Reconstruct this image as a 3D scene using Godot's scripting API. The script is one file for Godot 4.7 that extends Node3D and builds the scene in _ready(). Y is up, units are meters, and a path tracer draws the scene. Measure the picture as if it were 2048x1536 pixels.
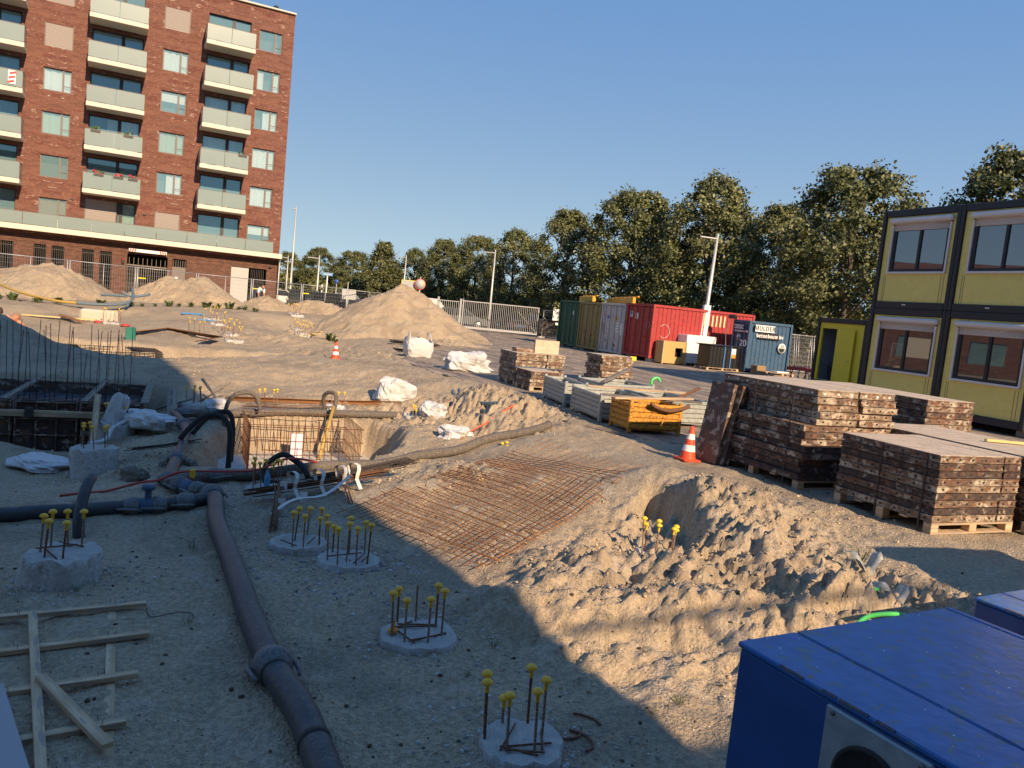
extends Node3D
# A building site in low evening sun: sand and pile heads in front, an office of stacked cabins, containers, a brick block of flats.
# y is up, metres; y = 0 is the paved yard; the site's own axes are GD (along the cabins' depth) and FD (along the cabin front).

const SITE := 0.4084
const BLOCK := 0.4817
const GD := Vector3(0.918, 0, -0.397)
const FD := Vector3(-0.397, 0, -0.918)
var M := {}
var used := {}
var cache := {}
var rng := RandomNumberGenerator.new()
var hgrid := PackedFloat32Array()
var n_mid := FastNoiseLite.new()
var n_fine := FastNoiseLite.new()
var n_cell := FastNoiseLite.new()
var n_big := FastNoiseLite.new()
var pits := []
var bumps := []
var rough := []
var yard_poly := PackedVector2Array()

func _ready():
	rng.seed = 20240611
	make_view()
	make_materials()
	make_terrain()
	make_yard()
	make_mounds()
	make_block_of_flats()
	make_shade_building()
	make_cabins()
	make_containers()
	make_yard_goods()
	make_stacks()
	make_crates()
	make_fences()
	make_street()
	make_trees()
	make_piles()
	make_pipes()
	make_formwork_pit()
	make_cages()
	make_rebar_mesh()
	make_bundles()
	make_bags()
	make_timber()
	make_machines()
	make_small_things()
	make_people()
	make_scatter()

# ---------------------------------------------------------------- view and light
func make_view():
	var cam := Camera3D.new()
	cam.name = "camera"
	cam.transform = Transform3D(Basis(Vector3(0.99512467, 0.09816603, -0.00950419), Vector3(-0.09862505, 0.99049323, -0.09589711), Vector3(0, 0.09636693, 0.99534588)), Vector3(0, 1.9, 0))
	cam.fov = 52.57
	cam.near = 0.05
	cam.far = 2500.0
	cam.current = true
	add_child(cam)
	var env := Environment.new()
	env.background_mode = Environment.BG_SKY
	var sky := Sky.new()
	var sm := ProceduralSkyMaterial.new()
	sm.sky_top_color = lin(0.083, 0.190, 0.405)
	sm.sky_horizon_color = lin(0.385, 0.50, 0.525)
	sm.sky_curve = 0.12
	sm.sky_energy_multiplier = 1.0
	sm.ground_bottom_color = Color(0.32, 0.28, 0.23)
	sm.ground_horizon_color = Color(0.62, 0.66, 0.66)
	sm.sun_angle_max = 1.0
	sm.sky_cover = cloud_cover()
	sm.sky_cover_modulate = Color(1, 1, 1, 1)
	sky.sky_material = sm
	env.sky = sky
	env.tonemap_mode = Environment.TONE_MAPPER_LINEAR
	env.tonemap_exposure = 1.5
	env.sdfgi_enabled = true
	env.ssao_enabled = true
	env.ssil_enabled = true
	var we := WorldEnvironment.new()
	we.name = "world_environment"
	we.environment = env
	add_child(we)
	var sun := DirectionalLight3D.new()
	sun.name = "sun"
	var to_sun := Vector3(sin(deg_to_rad(33.0)) * cos(deg_to_rad(28.0)), sin(deg_to_rad(28.0)), cos(deg_to_rad(33.0)) * cos(deg_to_rad(28.0)))
	add_child(sun)
	sun.look_at_from_position(to_sun * 50.0, Vector3.ZERO, Vector3.UP)
	sun.light_color = Color(1.0, 0.88, 0.73)
	sun.light_energy = 1.6
	sun.light_angular_distance = 0.5
	sun.shadow_enabled = true

func cloud_cover() -> ImageTexture:
	# one faint wisp of cloud
	var im := Image.create(512, 256, false, Image.FORMAT_RGBAF)
	im.fill(Color(0, 0, 0, 0))
	return ImageTexture.create_from_image(im)

# ---------------------------------------------------------------- nodes
func numbered(par: Node, n: String) -> String:
	var key := str(par.get_instance_id()) + n
	var c: int = used.get(key, 0)
	used[key] = c + 1
	return n if c == 0 else "%s_%03d" % [n, c]

func mark(o: Node, label: String, cat: String, group := "", kind := ""):
	if label != "":
		o.set_meta("label", label)
	if cat != "":
		o.set_meta("category", cat)
	if group != "":
		o.set_meta("group", group)
	if kind != "":
		o.set_meta("kind", kind)

func thing(n: String, label: String, cat: String, pos := Vector3.ZERO, turn := 0.0, group := "") -> Node3D:
	var o := Node3D.new()
	o.name = numbered(self, n)
	o.position = pos
	o.rotation.y = turn
	add_child(o)
	mark(o, label, cat, group)
	return o

func part(par: Node, n: String, mesh, mat: Material, xf := Transform3D.IDENTITY, mat2: Material = null) -> MeshInstance3D:
	var o := MeshInstance3D.new()
	o.name = numbered(par, n)
	o.mesh = fin(mesh) if mesh is SurfaceTool else mesh
	o.transform = xf
	if mat2 == null:
		o.material_override = mat
	else:
		o.set_surface_override_material(0, mat)
		o.set_surface_override_material(1, mat2)
	par.add_child(o, true)
	return o

func solo(n: String, label: String, cat: String, mesh, mat: Material, xf := Transform3D.IDENTITY, group := "") -> MeshInstance3D:
	var o := part(self, n, mesh, mat, xf)
	mark(o, label, cat, group)
	return o

func ground_part(n: String, mesh, mat: Material) -> MeshInstance3D:
	var o := part(self, n, mesh, mat)
	o.set_meta("kind", "structure")
	return o

func copy_of(src: Node3D, n: String, label: String, xf: Transform3D) -> Node3D:
	var c: Node3D = src.duplicate()
	c.name = numbered(self, n)
	add_child(c)
	c.transform = xf
	c.set_meta("label", label)
	return c

func at(x: float, y: float, z: float, turn := 0.0) -> Transform3D:
	return Transform3D(Basis(Vector3.UP, turn), Vector3(x, y, z))

func span(a: Vector3, b: Vector3, roll := 0.0) -> Transform3D:
	# local x runs from a to b, origin at the middle, y as upright as it can be
	var x := (b - a).normalized()
	var up := Vector3.UP if absf(x.y) < 0.97 else Vector3(0, 0, 1)
	var z := x.cross(up).normalized()
	var y := z.cross(x).normalized()
	var bs := Basis(x, y, z)
	if roll != 0.0:
		bs = Basis(x, roll) * bs
	return Transform3D(bs, (a + b) * 0.5)

# ---------------------------------------------------------------- shapes
func nst(smooth := false) -> SurfaceTool:
	var st := SurfaceTool.new()
	st.begin(Mesh.PRIMITIVE_TRIANGLES)
	st.set_smooth_group(0 if smooth else 0xFFFFFFFF)
	return st

func fin(st: SurfaceTool) -> ArrayMesh:
	st.generate_normals()
	return st.commit()

func tri(st: SurfaceTool, a: Vector3, b: Vector3, c: Vector3):
	st.add_vertex(a)
	st.add_vertex(b)
	st.add_vertex(c)

func quad(st: SurfaceTool, a: Vector3, b: Vector3, c: Vector3, d: Vector3):
	tri(st, a, b, c)
	tri(st, a, c, d)

func box(st: SurfaceTool, c: Vector3, s: Vector3, b := Basis()):
	var h := s * 0.5
	var v := []
	for i in 8:
		v.append(c + b * Vector3(h.x if i & 1 else -h.x, h.y if i & 2 else -h.y, h.z if i & 4 else -h.z))
	quad(st, v[4], v[6], v[7], v[5])
	quad(st, v[1], v[3], v[2], v[0])
	quad(st, v[5], v[7], v[3], v[1])
	quad(st, v[0], v[2], v[6], v[4])
	quad(st, v[6], v[2], v[3], v[7])
	quad(st, v[0], v[4], v[5], v[1])

func cbox(st: SurfaceTool, c: Vector3, s: Vector3, e: float, b := Basis()):
	# a box whose edges are chamfered by e
	var h := s * 0.5
	e = minf(e, minf(h.x, minf(h.y, h.z)) * 0.9)
	for ax in 3:
		var u := (ax + 1) % 3
		var w := (ax + 2) % 3
		for sg in [-1.0, 1.0]:
			var p := []
			for q in [[-1.0, -1.0], [-1.0, 1.0], [1.0, 1.0], [1.0, -1.0]]:
				var v := Vector3()
				v[ax] = sg * h[ax]
				v[u] = q[0] * (h[u] - e)
				v[w] = q[1] * (h[w] - e)
				p.append(c + b * v)
			if sg > 0:
				quad(st, p[0], p[1], p[2], p[3])
			else:
				quad(st, p[3], p[2], p[1], p[0])
		for s1 in [-1.0, 1.0]:
			for s2 in [-1.0, 1.0]:
				# chamfer along ax
				var q := []
				for t in [[-1.0, 0], [1.0, 0], [1.0, 1], [-1.0, 1]]:
					var v := Vector3()
					v[ax] = t[0] * (h[ax] - e)
					v[u] = s1 * (h[u] - (e if t[1] == 1 else 0.0))
					v[w] = s2 * (h[w] - (0.0 if t[1] == 1 else e))
					q.append(c + b * v)
				if s1 * s2 > 0:
					quad(st, q[3], q[2], q[1], q[0])
				else:
					quad(st, q[0], q[1], q[2], q[3])
	for i in 8:
		var g := Vector3(1.0 if i & 1 else -1.0, 1.0 if i & 2 else -1.0, 1.0 if i & 4 else -1.0)
		var a := c + b * Vector3(g.x * h.x, g.y * (h.y - e), g.z * (h.z - e))
		var d := c + b * Vector3(g.x * (h.x - e), g.y * h.y, g.z * (h.z - e))
		var f := c + b * Vector3(g.x * (h.x - e), g.y * (h.y - e), g.z * h.z)
		if g.x * g.y * g.z > 0:
			tri(st, a, f, d)
		else:
			tri(st, a, d, f)

func bar(st: SurfaceTool, a: Vector3, b: Vector3, w: float, h: float):
	var t := span(a, b)
	box(st, t.origin, Vector3(a.distance_to(b), h, w), t.basis)

func tube(st: SurfaceTool, pts: Array, r, sides := 8, caps := true):
	# r is a radius or an array of radii
	var n := pts.size()
	var rings := []
	var t0: Vector3 = (pts[1] - pts[0]).normalized()
	var nrm := t0.cross(Vector3.UP if absf(t0.y) < 0.9 else Vector3.RIGHT).normalized()
	for i in n:
		var t: Vector3 = (pts[mini(i + 1, n - 1)] - pts[maxi(i - 1, 0)]).normalized()
		nrm = (nrm - t * nrm.dot(t)).normalized()
		var bn := t.cross(nrm)
		var rr: float = r[i] if r is Array else r
		var ring := []
		for k in sides:
			var a := TAU * k / sides
			ring.append(pts[i] + (nrm * cos(a) + bn * sin(a)) * rr)
		rings.append(ring)
	for i in n - 1:
		for k in sides:
			var k2 := (k + 1) % sides
			quad(st, rings[i][k], rings[i][k2], rings[i + 1][k2], rings[i + 1][k])
	if caps:
		for k in range(1, sides - 1):
			tri(st, rings[0][0], rings[0][k + 1], rings[0][k])
			tri(st, rings[n - 1][0], rings[n - 1][k], rings[n - 1][k + 1])

func lathe(st: SurfaceTool, prof: Array, segs := 12, o := Vector3.ZERO):
	# profile of (radius, height) from bottom to top
	for i in prof.size() - 1:
		var p: Vector2 = prof[i]
		var q: Vector2 = prof[i + 1]
		for k in segs:
			var a := TAU * k / segs
			var b := TAU * (k + 1) / segs
			var p0 := o + Vector3(p.x * cos(a), p.y, p.x * sin(a))
			var p1 := o + Vector3(p.x * cos(b), p.y, p.x * sin(b))
			var q0 := o + Vector3(q.x * cos(a), q.y, q.x * sin(a))
			var q1 := o + Vector3(q.x * cos(b), q.y, q.x * sin(b))
			if q.x > 0.0001:
				tri(st, p0, q0, q1)
			if p.x > 0.0001:
				tri(st, p0, q1, p1)

func prism(st: SurfaceTool, poly: Array, z0: float, z1: float):
	# a polygon in x, y (anticlockwise) pushed along z
	var pk := PackedVector2Array(poly)
	var t := Geometry2D.triangulate_polygon(pk)
	for i in range(0, t.size(), 3):
		var a := pk[t[i]]
		var b := pk[t[i + 1]]
		var c := pk[t[i + 2]]
		if (b - a).cross(c - a) < 0:
			var s := b
			b = c
			c = s
		tri(st, Vector3(a.x, a.y, z1), Vector3(c.x, c.y, z1), Vector3(b.x, b.y, z1))
		tri(st, Vector3(a.x, a.y, z0), Vector3(b.x, b.y, z0), Vector3(c.x, c.y, z0))
	var n := pk.size()
	for i in n:
		var a := pk[i]
		var b := pk[(i + 1) % n]
		quad(st, Vector3(a.x, a.y, z0), Vector3(a.x, a.y, z1), Vector3(b.x, b.y, z1), Vector3(b.x, b.y, z0))

func curve(ctrl: Array, n := 24) -> Array:
	# a smooth path through points
	var out := []
	var m := ctrl.size()
	for s in m - 1:
		var p0: Vector3 = ctrl[maxi(s - 1, 0)]
		var p1: Vector3 = ctrl[s]
		var p2: Vector3 = ctrl[s + 1]
		var p3: Vector3 = ctrl[mini(s + 2, m - 1)]
		var k := maxi(2, int(ceil(float(n) / (m - 1))))
		for i in k:
			out.append(p1.cubic_interpolate(p2, p0, p3, float(i) / k))
	out.append(ctrl[m - 1])
	return out

func words(text: String, size: float, mat: Material, par: Node, n: String, xf: Transform3D) -> MeshInstance3D:
	var tm := TextMesh.new()
	var f := SystemFont.new()
	f.font_names = PackedStringArray(["Droid Sans"])
	f.font_weight = 700
	tm.font = f
	tm.text = text
	tm.font_size = 32
	tm.pixel_size = size / 23.0
	tm.depth = 0.004
	return part(par, n, tm, mat, xf)

# ---------------------------------------------------------------- colours and textures
func lin(r: float, g: float, b: float, a := 1.0) -> Color:
	var c := Color(r, g, b).linear_to_srgb()
	c.a = a
	return c

func seamless(size: int, sd: int, freq: float, oct := 4, kind := FastNoiseLite.TYPE_SIMPLEX_SMOOTH) -> PackedByteArray:
	var n := FastNoiseLite.new()
	n.noise_type = kind
	n.seed = sd
	n.frequency = freq
	n.fractal_octaves = oct
	n.fractal_type = FastNoiseLite.FRACTAL_FBM if oct > 1 else FastNoiseLite.FRACTAL_NONE
	var im := n.get_seamless_image(size, size, false, false, 0.1, true)
	im.convert(Image.FORMAT_L8)
	return im.get_data()

func ntex(size: int, sd: int, freq: float, oct: int, c0: Color, c1: Color, spots := [], grain := 0.05, squash := 1) -> ImageTexture:
	# c0 to c1 by noise; spots are [frequency, threshold, softness, colour]; squash stretches the pattern along x
	var a := seamless(size, sd, freq, oct)
	var layers := []
	for s in spots:
		layers.append(seamless(size, sd + 7 + layers.size() * 3, s[0], 3))
	var out := PackedByteArray()
	out.resize(size * size * 3)
	var r := RandomNumberGenerator.new()
	r.seed = sd
	for y in size:
		for x in size:
			var i := y * size + (mini(x, size - 1 - x) / squash if squash > 1 else x)
			var t := clampf((a[i] / 255.0 - 0.5) * 1.5 + 0.5, 0, 1)
			var c := c0.lerp(c1, t)
			for k in layers.size():
				var s: Array = spots[k]
				var f := clampf((layers[k][i] / 255.0 - s[1]) / s[2], 0, 1)
				if f > 0:
					c = c.lerp(s[3], f)
			var g := 1.0 + (r.randf() - 0.5) * 2.0 * grain
			var o := (y * size + x) * 3
			out[o] = int(clampf(c.r * g, 0, 1) * 255)
			out[o + 1] = int(clampf(c.g * g, 0, 1) * 255)
			out[o + 2] = int(clampf(c.b * g, 0, 1) * 255)
	var im := Image.create_from_data(size, size, false, Image.FORMAT_RGB8, out)
	return ImageTexture.create_from_image(im)

func ntex_n(size: int, sd: int, freq: float, oct: int, strength: float, kind := FastNoiseLite.TYPE_SIMPLEX_SMOOTH) -> ImageTexture:
	var im := Image.create_from_data(size, size, false, Image.FORMAT_L8, seamless(size, sd, freq, oct, kind))
	im.convert(Image.FORMAT_RGBA8)
	im.bump_map_to_normal_map(strength)
	return ImageTexture.create_from_image(im)

func mat(c: Color, rough_: float, tex: Texture2D = null, scale := 1.0, nm: Texture2D = null, ns := 1.0, world := true, metal := 0.0, off := Vector3.ZERO) -> StandardMaterial3D:
	var m := StandardMaterial3D.new()
	m.albedo_color = c
	m.roughness = rough_
	m.metallic = metal
	if tex != null:
		m.albedo_texture = tex
	if nm != null:
		m.normal_enabled = true
		m.normal_texture = nm
		m.normal_scale = ns
	if tex != null or nm != null:
		m.uv1_triplanar = true
		m.uv1_world_triplanar = world
		m.uv1_scale = Vector3.ONE * scale
		m.uv1_offset = off
	return m

func glass(c: Color, alpha: float, metal := 0.0, rough_ := 0.02) -> StandardMaterial3D:
	var m := StandardMaterial3D.new()
	m.albedo_color = Color(c.r, c.g, c.b, alpha)
	m.transparency = BaseMaterial3D.TRANSPARENCY_ALPHA
	m.roughness = rough_
	m.metallic = metal
	return m

func make_materials():
	var W := Color.WHITE
	var bump := ntex_n(512, 3, 0.05, 4, 3.0)
	var fine := ntex_n(512, 5, 0.12, 3, 3.0)
	M.sand = mat(W, 0.95, ntex(1024, 11, 0.03, 5, Color(0.74, 0.73, 0.71), Color(0.95, 0.94, 0.92), [[0.10, 0.72, 0.05, Color(0.55, 0.52, 0.49)], [0.16, 0.76, 0.03, Color(1, 1, 1)], [0.2, 0.77, 0.03, Color(0.36, 0.34, 0.32)]], 0.10), 0.55, ntex_n(1024, 12, 0.06, 5, 9.0), 1.0)
	M.sand.vertex_color_use_as_albedo = true
	M.yard = StandardMaterial3D.new()
	M.yard.albedo_texture = ntex(1024, 21, 0.012, 5, lin(0.175, 0.14, 0.11), lin(0.33, 0.26, 0.19), [[0.015, 0.60, 0.12, lin(0.40, 0.32, 0.23)], [0.02, 0.66, 0.08, lin(0.115, 0.10, 0.09)], [0.09, 0.74, 0.04, lin(0.09, 0.08, 0.075)]], 0.08, 4)
	M.yard.roughness = 0.92
	M.yard.normal_enabled = true
	M.yard.normal_texture = bump
	M.yard.normal_scale = 0.4
	M.road = mat(W, 0.9, ntex(512, 23, 0.03, 4, lin(0.05, 0.05, 0.052), lin(0.085, 0.083, 0.08), [], 0.1), 0.2)
	M.verge = mat(W, 0.95, ntex(512, 24, 0.05, 4, lin(0.05, 0.075, 0.02), lin(0.12, 0.13, 0.045), [], 0.15), 0.3)
	M.concrete = mat(W, 0.9, ntex(512, 31, 0.03, 5, lin(0.40, 0.39, 0.37), lin(0.58, 0.565, 0.54), [[0.11, 0.72, 0.05, lin(0.22, 0.21, 0.20)], [0.03, 0.68, 0.10, lin(0.68, 0.665, 0.64)], [0.012, 0.68, 0.1, lin(0.33, 0.29, 0.24)]], 0.1), 1.6, fine, 1.0)
	M.pile_top = mat(W, 0.95, ntex(512, 32, 0.06, 5, lin(0.44, 0.42, 0.38), lin(0.64, 0.62, 0.58), [[0.13, 0.68, 0.05, lin(0.24, 0.21, 0.18)], [0.1, 0.70, 0.05, lin(0.74, 0.72, 0.68)]], 0.14), 2.4, ntex_n(512, 33, 0.12, 4, 8.0), 1.2)
	M.rust = mat(W, 0.85, ntex(256, 41, 0.05, 4, lin(0.10, 0.045, 0.022), lin(0.26, 0.12, 0.055), [[0.07, 0.66, 0.08, lin(0.05, 0.03, 0.025)]], 0.15), 3.0, null, 1.0, true, 0.0)
	M.rust_bright = mat(W, 0.85, ntex(256, 43, 0.05, 4, lin(0.20, 0.085, 0.03), lin(0.36, 0.17, 0.065), [], 0.12), 3.0)
	M.rust_cement = mat(W, 0.9, ntex(256, 42, 0.06, 4, lin(0.10, 0.05, 0.03), lin(0.26, 0.14, 0.08), [[0.06, 0.55, 0.06, lin(0.40, 0.37, 0.33)]], 0.15), 6.0)
	M.steel_dark = mat(W, 0.7, ntex(256, 44, 0.05, 4, lin(0.035, 0.03, 0.03), lin(0.08, 0.06, 0.05), [], 0.15), 2.0, null, 1.0, true, 0.2)
	M.cap = mat(lin(0.78, 0.44, 0.02), 0.45)
	M.cap_bright = mat(lin(0.80, 0.53, 0.03), 0.45)
	M.cap_orange = mat(lin(0.75, 0.28, 0.02), 0.45)
	M.pipe = mat(W, 0.5, ntex(512, 51, 0.02, 4, lin(0.028, 0.033, 0.040), lin(0.050, 0.055, 0.062), [[0.03, 0.68, 0.12, lin(0.10, 0.09, 0.08)], [0.09, 0.80, 0.03, lin(0.2, 0.19, 0.17)]], 0.06), 1.2, bump, 0.25)
	M.pipe_dusty = mat(W, 0.8, ntex(512, 52, 0.03, 4, lin(0.06, 0.055, 0.05), lin(0.15, 0.125, 0.1), [[0.06, 0.6, 0.12, lin(0.25, 0.2, 0.15)]], 0.08), 1.2, bump, 0.4)
	M.coupling = mat(W, 0.6, ntex(256, 53, 0.04, 4, lin(0.10, 0.105, 0.11), lin(0.22, 0.22, 0.22), [[0.05, 0.66, 0.1, lin(0.12, 0.07, 0.045)]], 0.1), 4.0, null, 1.0, true, 0.35)
	M.valve_blue = mat(W, 0.55, ntex(256, 54, 0.04, 4, lin(0.02, 0.06, 0.13), lin(0.045, 0.11, 0.21), [[0.06, 0.62, 0.1, lin(0.13, 0.12, 0.11)]], 0.08), 4.0)
	M.wood = []
	for k in 3:
		M.wood.append(mat(W, 0.85, ntex(512, 61 + k, 0.02, 4, lin(0.42, 0.28, 0.16), lin(0.66, 0.49, 0.31), [[0.03, 0.66, 0.10, lin(0.34, 0.28, 0.22)]], 0.06, 8), 1.3, fine, 0.25, false, 0.0, Vector3(0.3 * k, 0.17 * k, 0.4)))
	M.wood_grey = mat(W, 0.9, ntex(512, 65, 0.02, 4, lin(0.13, 0.115, 0.10), lin(0.28, 0.235, 0.18), [[0.03, 0.66, 0.10, lin(0.10, 0.09, 0.085)]], 0.08, 8), 1.3, fine, 0.3, false)
	M.wood_yellow = mat(W, 0.8, ntex(256, 66, 0.02, 3, lin(0.58, 0.42, 0.15), lin(0.70, 0.55, 0.24), [], 0.05, 8), 1.3, null, 1.0, false)
	M.osb = mat(W, 0.85, ntex(512, 67, 0.08, 3, lin(0.42, 0.27, 0.09), lin(0.62, 0.44, 0.18), [[0.1, 0.68, 0.06, lin(0.30, 0.18, 0.07)]], 0.08, 2), 1.2)
	M.panel = []
	var brown := [lin(0.045, 0.030, 0.026), lin(0.06, 0.036, 0.028), lin(0.10, 0.062, 0.045), lin(0.13, 0.09, 0.06), lin(0.075, 0.05, 0.04)]
	var thr := [0.68, 0.60, 0.52, 0.45, 0.63]
	for k in 5:
		M.panel.append(mat(W, 0.8, ntex(512, 71 + k, 0.012, 5, brown[k], brown[k] * 1.4, [[0.010, thr[k], 0.10, lin(0.48, 0.41, 0.32)], [0.016, 0.66, 0.08, lin(0.20, 0.085, 0.04)], [0.05, 0.70, 0.08, lin(0.04, 0.03, 0.026)]], 0.10), 0.8, fine, 0.5, true, 0.0, Vector3(0.2 * k, 0.31 * k, 0.1)))
	M.panel_top = mat(W, 0.75, ntex(512, 78, 0.02, 4, lin(0.46, 0.36, 0.25), lin(0.64, 0.51, 0.38), [[0.03, 0.62, 0.12, lin(0.54, 0.47, 0.37)], [0.09, 0.72, 0.05, lin(0.16, 0.11, 0.08)]], 0.06, 4), 0.9, fine, 0.25)
	M.plug = mat(lin(0.02, 0.017, 0.016), 0.7)
	M.plug_white = mat(lin(0.75, 0.74, 0.70), 0.6)
	M.white_plastic = mat(W, 0.55, ntex(256, 81, 0.03, 3, lin(0.50, 0.50, 0.50), lin(0.62, 0.62, 0.62), [[0.03, 0.66, 0.15, lin(0.42, 0.38, 0.32)]], 0.03), 1.5, bump, 0.6)
	M.strap_white = mat(lin(0.62, 0.60, 0.55), 0.8)
	M.tag = mat(lin(0.72, 0.72, 0.74), 0.6)
	M.galv = mat(W, 0.55, ntex(512, 91, 0.02, 4, lin(0.26, 0.285, 0.27), lin(0.42, 0.44, 0.41), [[0.04, 0.66, 0.10, lin(0.50, 0.49, 0.44)], [0.07, 0.72, 0.06, lin(0.18, 0.14, 0.11)]], 0.05), 1.0, bump, 0.2, true, 0.25)
	M.galv_plain = mat(lin(0.45, 0.46, 0.47), 0.5, null, 1.0, null, 1.0, true, 0.5)
	M.orange = mat(W, 0.6, ntex(512, 92, 0.02, 4, lin(0.58, 0.24, 0.015), lin(0.70, 0.33, 0.03), [[0.035, 0.62, 0.07, lin(0.16, 0.07, 0.03)], [0.08, 0.68, 0.06, lin(0.11, 0.06, 0.035)]], 0.06), 0.9)
	M.cone = mat(lin(0.66, 0.075, 0.025), 0.55)
	M.cone_white = mat(lin(0.74, 0.73, 0.70), 0.5)
	M.black = mat(lin(0.012, 0.012, 0.013), 0.6)
	M.rubber = mat(lin(0.02, 0.02, 0.021), 0.8)
	M.frame_black = mat(lin(0.010, 0.013, 0.020), 0.45, null, 1.0, bump, 0.1)
	M.unit_yellow = mat(W, 0.5, ntex(512, 95, 0.01, 3, lin(0.72, 0.58, 0.15), lin(0.78, 0.64, 0.19), [[0.03, 0.70, 0.1, lin(0.66, 0.53, 0.18)]], 0.02), 0.4, bump, 0.06)
	M.door_yellow = mat(W, 0.45, ntex(256, 96, 0.02, 3, lin(0.84, 0.60, 0.035), lin(0.88, 0.64, 0.05), [], 0.02), 0.5)
	M.alu = mat(lin(0.66, 0.61, 0.59), 0.5, null, 1.0, null, 1.0, true, 0.15)
	M.shutter = mat(lin(0.64, 0.57, 0.53), 0.6)
	M.tinted = glass(lin(0.22, 0.23, 0.24), 0.84, 0.85, 0.015)
	M.room = mat(lin(0.10, 0.095, 0.09), 0.9)
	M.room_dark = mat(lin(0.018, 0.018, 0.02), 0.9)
	M.room_grey = mat(lin(0.30, 0.30, 0.33), 0.8)
	for q in [["c_green", lin(0.008, 0.10, 0.055)], ["c_olive", lin(0.30, 0.235, 0.085)], ["c_grey", lin(0.55, 0.53, 0.51)], ["c_red", lin(0.42, 0.035, 0.035)], ["c_blue", lin(0.035, 0.10, 0.19)], ["c_greyblue", lin(0.115, 0.125, 0.19)]]:
		var c: Color = q[1]
		M[q[0]] = mat(W, 0.55, ntex(512, 101 + M.size(), 0.015, 4, c * 0.86, c, [[0.05, 0.72, 0.06, c.lerp(lin(0.5, 0.46, 0.42), 0.35)], [0.06, 0.735, 0.04, lin(0.13, 0.065, 0.04)]], 0.04), 0.5, bump, 0.12)
	M.cream = mat(lin(0.62, 0.54, 0.30), 0.6)
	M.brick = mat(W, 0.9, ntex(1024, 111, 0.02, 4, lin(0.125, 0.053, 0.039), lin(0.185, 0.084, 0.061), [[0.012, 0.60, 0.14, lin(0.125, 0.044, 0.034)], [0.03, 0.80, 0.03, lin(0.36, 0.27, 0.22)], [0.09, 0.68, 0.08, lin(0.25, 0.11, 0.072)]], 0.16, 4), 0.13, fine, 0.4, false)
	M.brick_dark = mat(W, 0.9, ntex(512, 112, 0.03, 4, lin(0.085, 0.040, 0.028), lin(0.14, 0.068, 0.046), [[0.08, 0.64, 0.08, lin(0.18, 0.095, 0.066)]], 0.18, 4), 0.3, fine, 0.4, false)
	M.slab = mat(lin(0.62, 0.56, 0.47), 0.8)
	M.slab_under = mat(lin(0.45, 0.42, 0.38), 0.9)
	M.frosted = glass(lin(0.25, 0.315, 0.305), 0.80, 0.0, 0.25)
	M.win_frame = mat(lin(0.16, 0.135, 0.12), 0.6)
	M.win_dark = mat(lin(0.05, 0.042, 0.04), 0.6)
	M.coated = glass(lin(0.40, 0.70, 0.76), 0.04, 0.45, 0.015)
	M.curtain = mat(lin(0.74, 0.75, 0.72), 0.9)
	M.curtain_green = mat(lin(0.40, 0.44, 0.30), 0.9)
	M.curtain_brown = mat(lin(0.30, 0.17, 0.07), 0.9)
	M.blind = mat(lin(0.30, 0.26, 0.235), 0.8)
	M.render_pale = mat(W, 0.9, ntex(256, 113, 0.03, 3, lin(0.46, 0.37, 0.31), lin(0.52, 0.43, 0.36), [], 0.04), 0.3)
	M.bark = mat(W, 0.95, ntex(256, 121, 0.04, 4, lin(0.05, 0.042, 0.033), lin(0.12, 0.105, 0.085), [], 0.12), 1.0, bump, 1.0)
	M.leaf = StandardMaterial3D.new()
	M.leaf.vertex_color_use_as_albedo = true
	M.leaf.roughness = 0.55
	M.leaf.backlight_enabled = true
	M.leaf.backlight = lin(0.05, 0.07, 0.015)
	M.leaf.cull_mode = BaseMaterial3D.CULL_DISABLED
	M.skin = StandardMaterial3D.new()
	M.skin.vertex_color_use_as_albedo = true
	M.skin.roughness = 0.75
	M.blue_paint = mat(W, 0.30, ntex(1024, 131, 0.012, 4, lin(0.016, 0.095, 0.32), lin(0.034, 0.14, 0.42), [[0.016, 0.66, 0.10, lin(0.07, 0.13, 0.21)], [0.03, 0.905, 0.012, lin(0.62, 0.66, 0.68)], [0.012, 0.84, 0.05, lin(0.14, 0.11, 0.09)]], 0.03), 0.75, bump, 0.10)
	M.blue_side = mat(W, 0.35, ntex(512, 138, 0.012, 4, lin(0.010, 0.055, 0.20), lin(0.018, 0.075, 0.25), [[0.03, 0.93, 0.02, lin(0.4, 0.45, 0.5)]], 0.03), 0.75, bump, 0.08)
	M.chipped = mat(W, 0.7, ntex(256, 132, 0.05, 3, lin(0.02, 0.05, 0.14), lin(0.10, 0.07, 0.05), [[0.06, 0.6, 0.06, lin(0.22, 0.12, 0.07)]], 0.1), 3.0)
	M.plate = mat(W, 0.5, ntex(256, 133, 0.03, 3, lin(0.22, 0.27, 0.30), lin(0.34, 0.38, 0.40), [], 0.05), 2.0, null, 1.0, true, 0.4)
	M.green_pipe = mat(lin(0.10, 0.62, 0.14), 0.4)
	M.red_hose = mat(lin(0.42, 0.05, 0.04), 0.5)
	M.orange_rod = mat(lin(0.70, 0.13, 0.06), 0.5)
	M.blue_hose = mat(W, 0.6, ntex(256, 134, 0.04, 3, lin(0.05, 0.11, 0.16), lin(0.11, 0.18, 0.23), [[0.06, 0.6, 0.1, lin(0.25, 0.21, 0.16)]], 0.06), 2.0)
	M.yellow_pipe = mat(W, 0.6, ntex(256, 135, 0.05, 3, lin(0.42, 0.27, 0.04), lin(0.55, 0.37, 0.07), [[0.06, 0.6, 0.1, lin(0.2, 0.15, 0.09)]], 0.06), 2.0)
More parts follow.
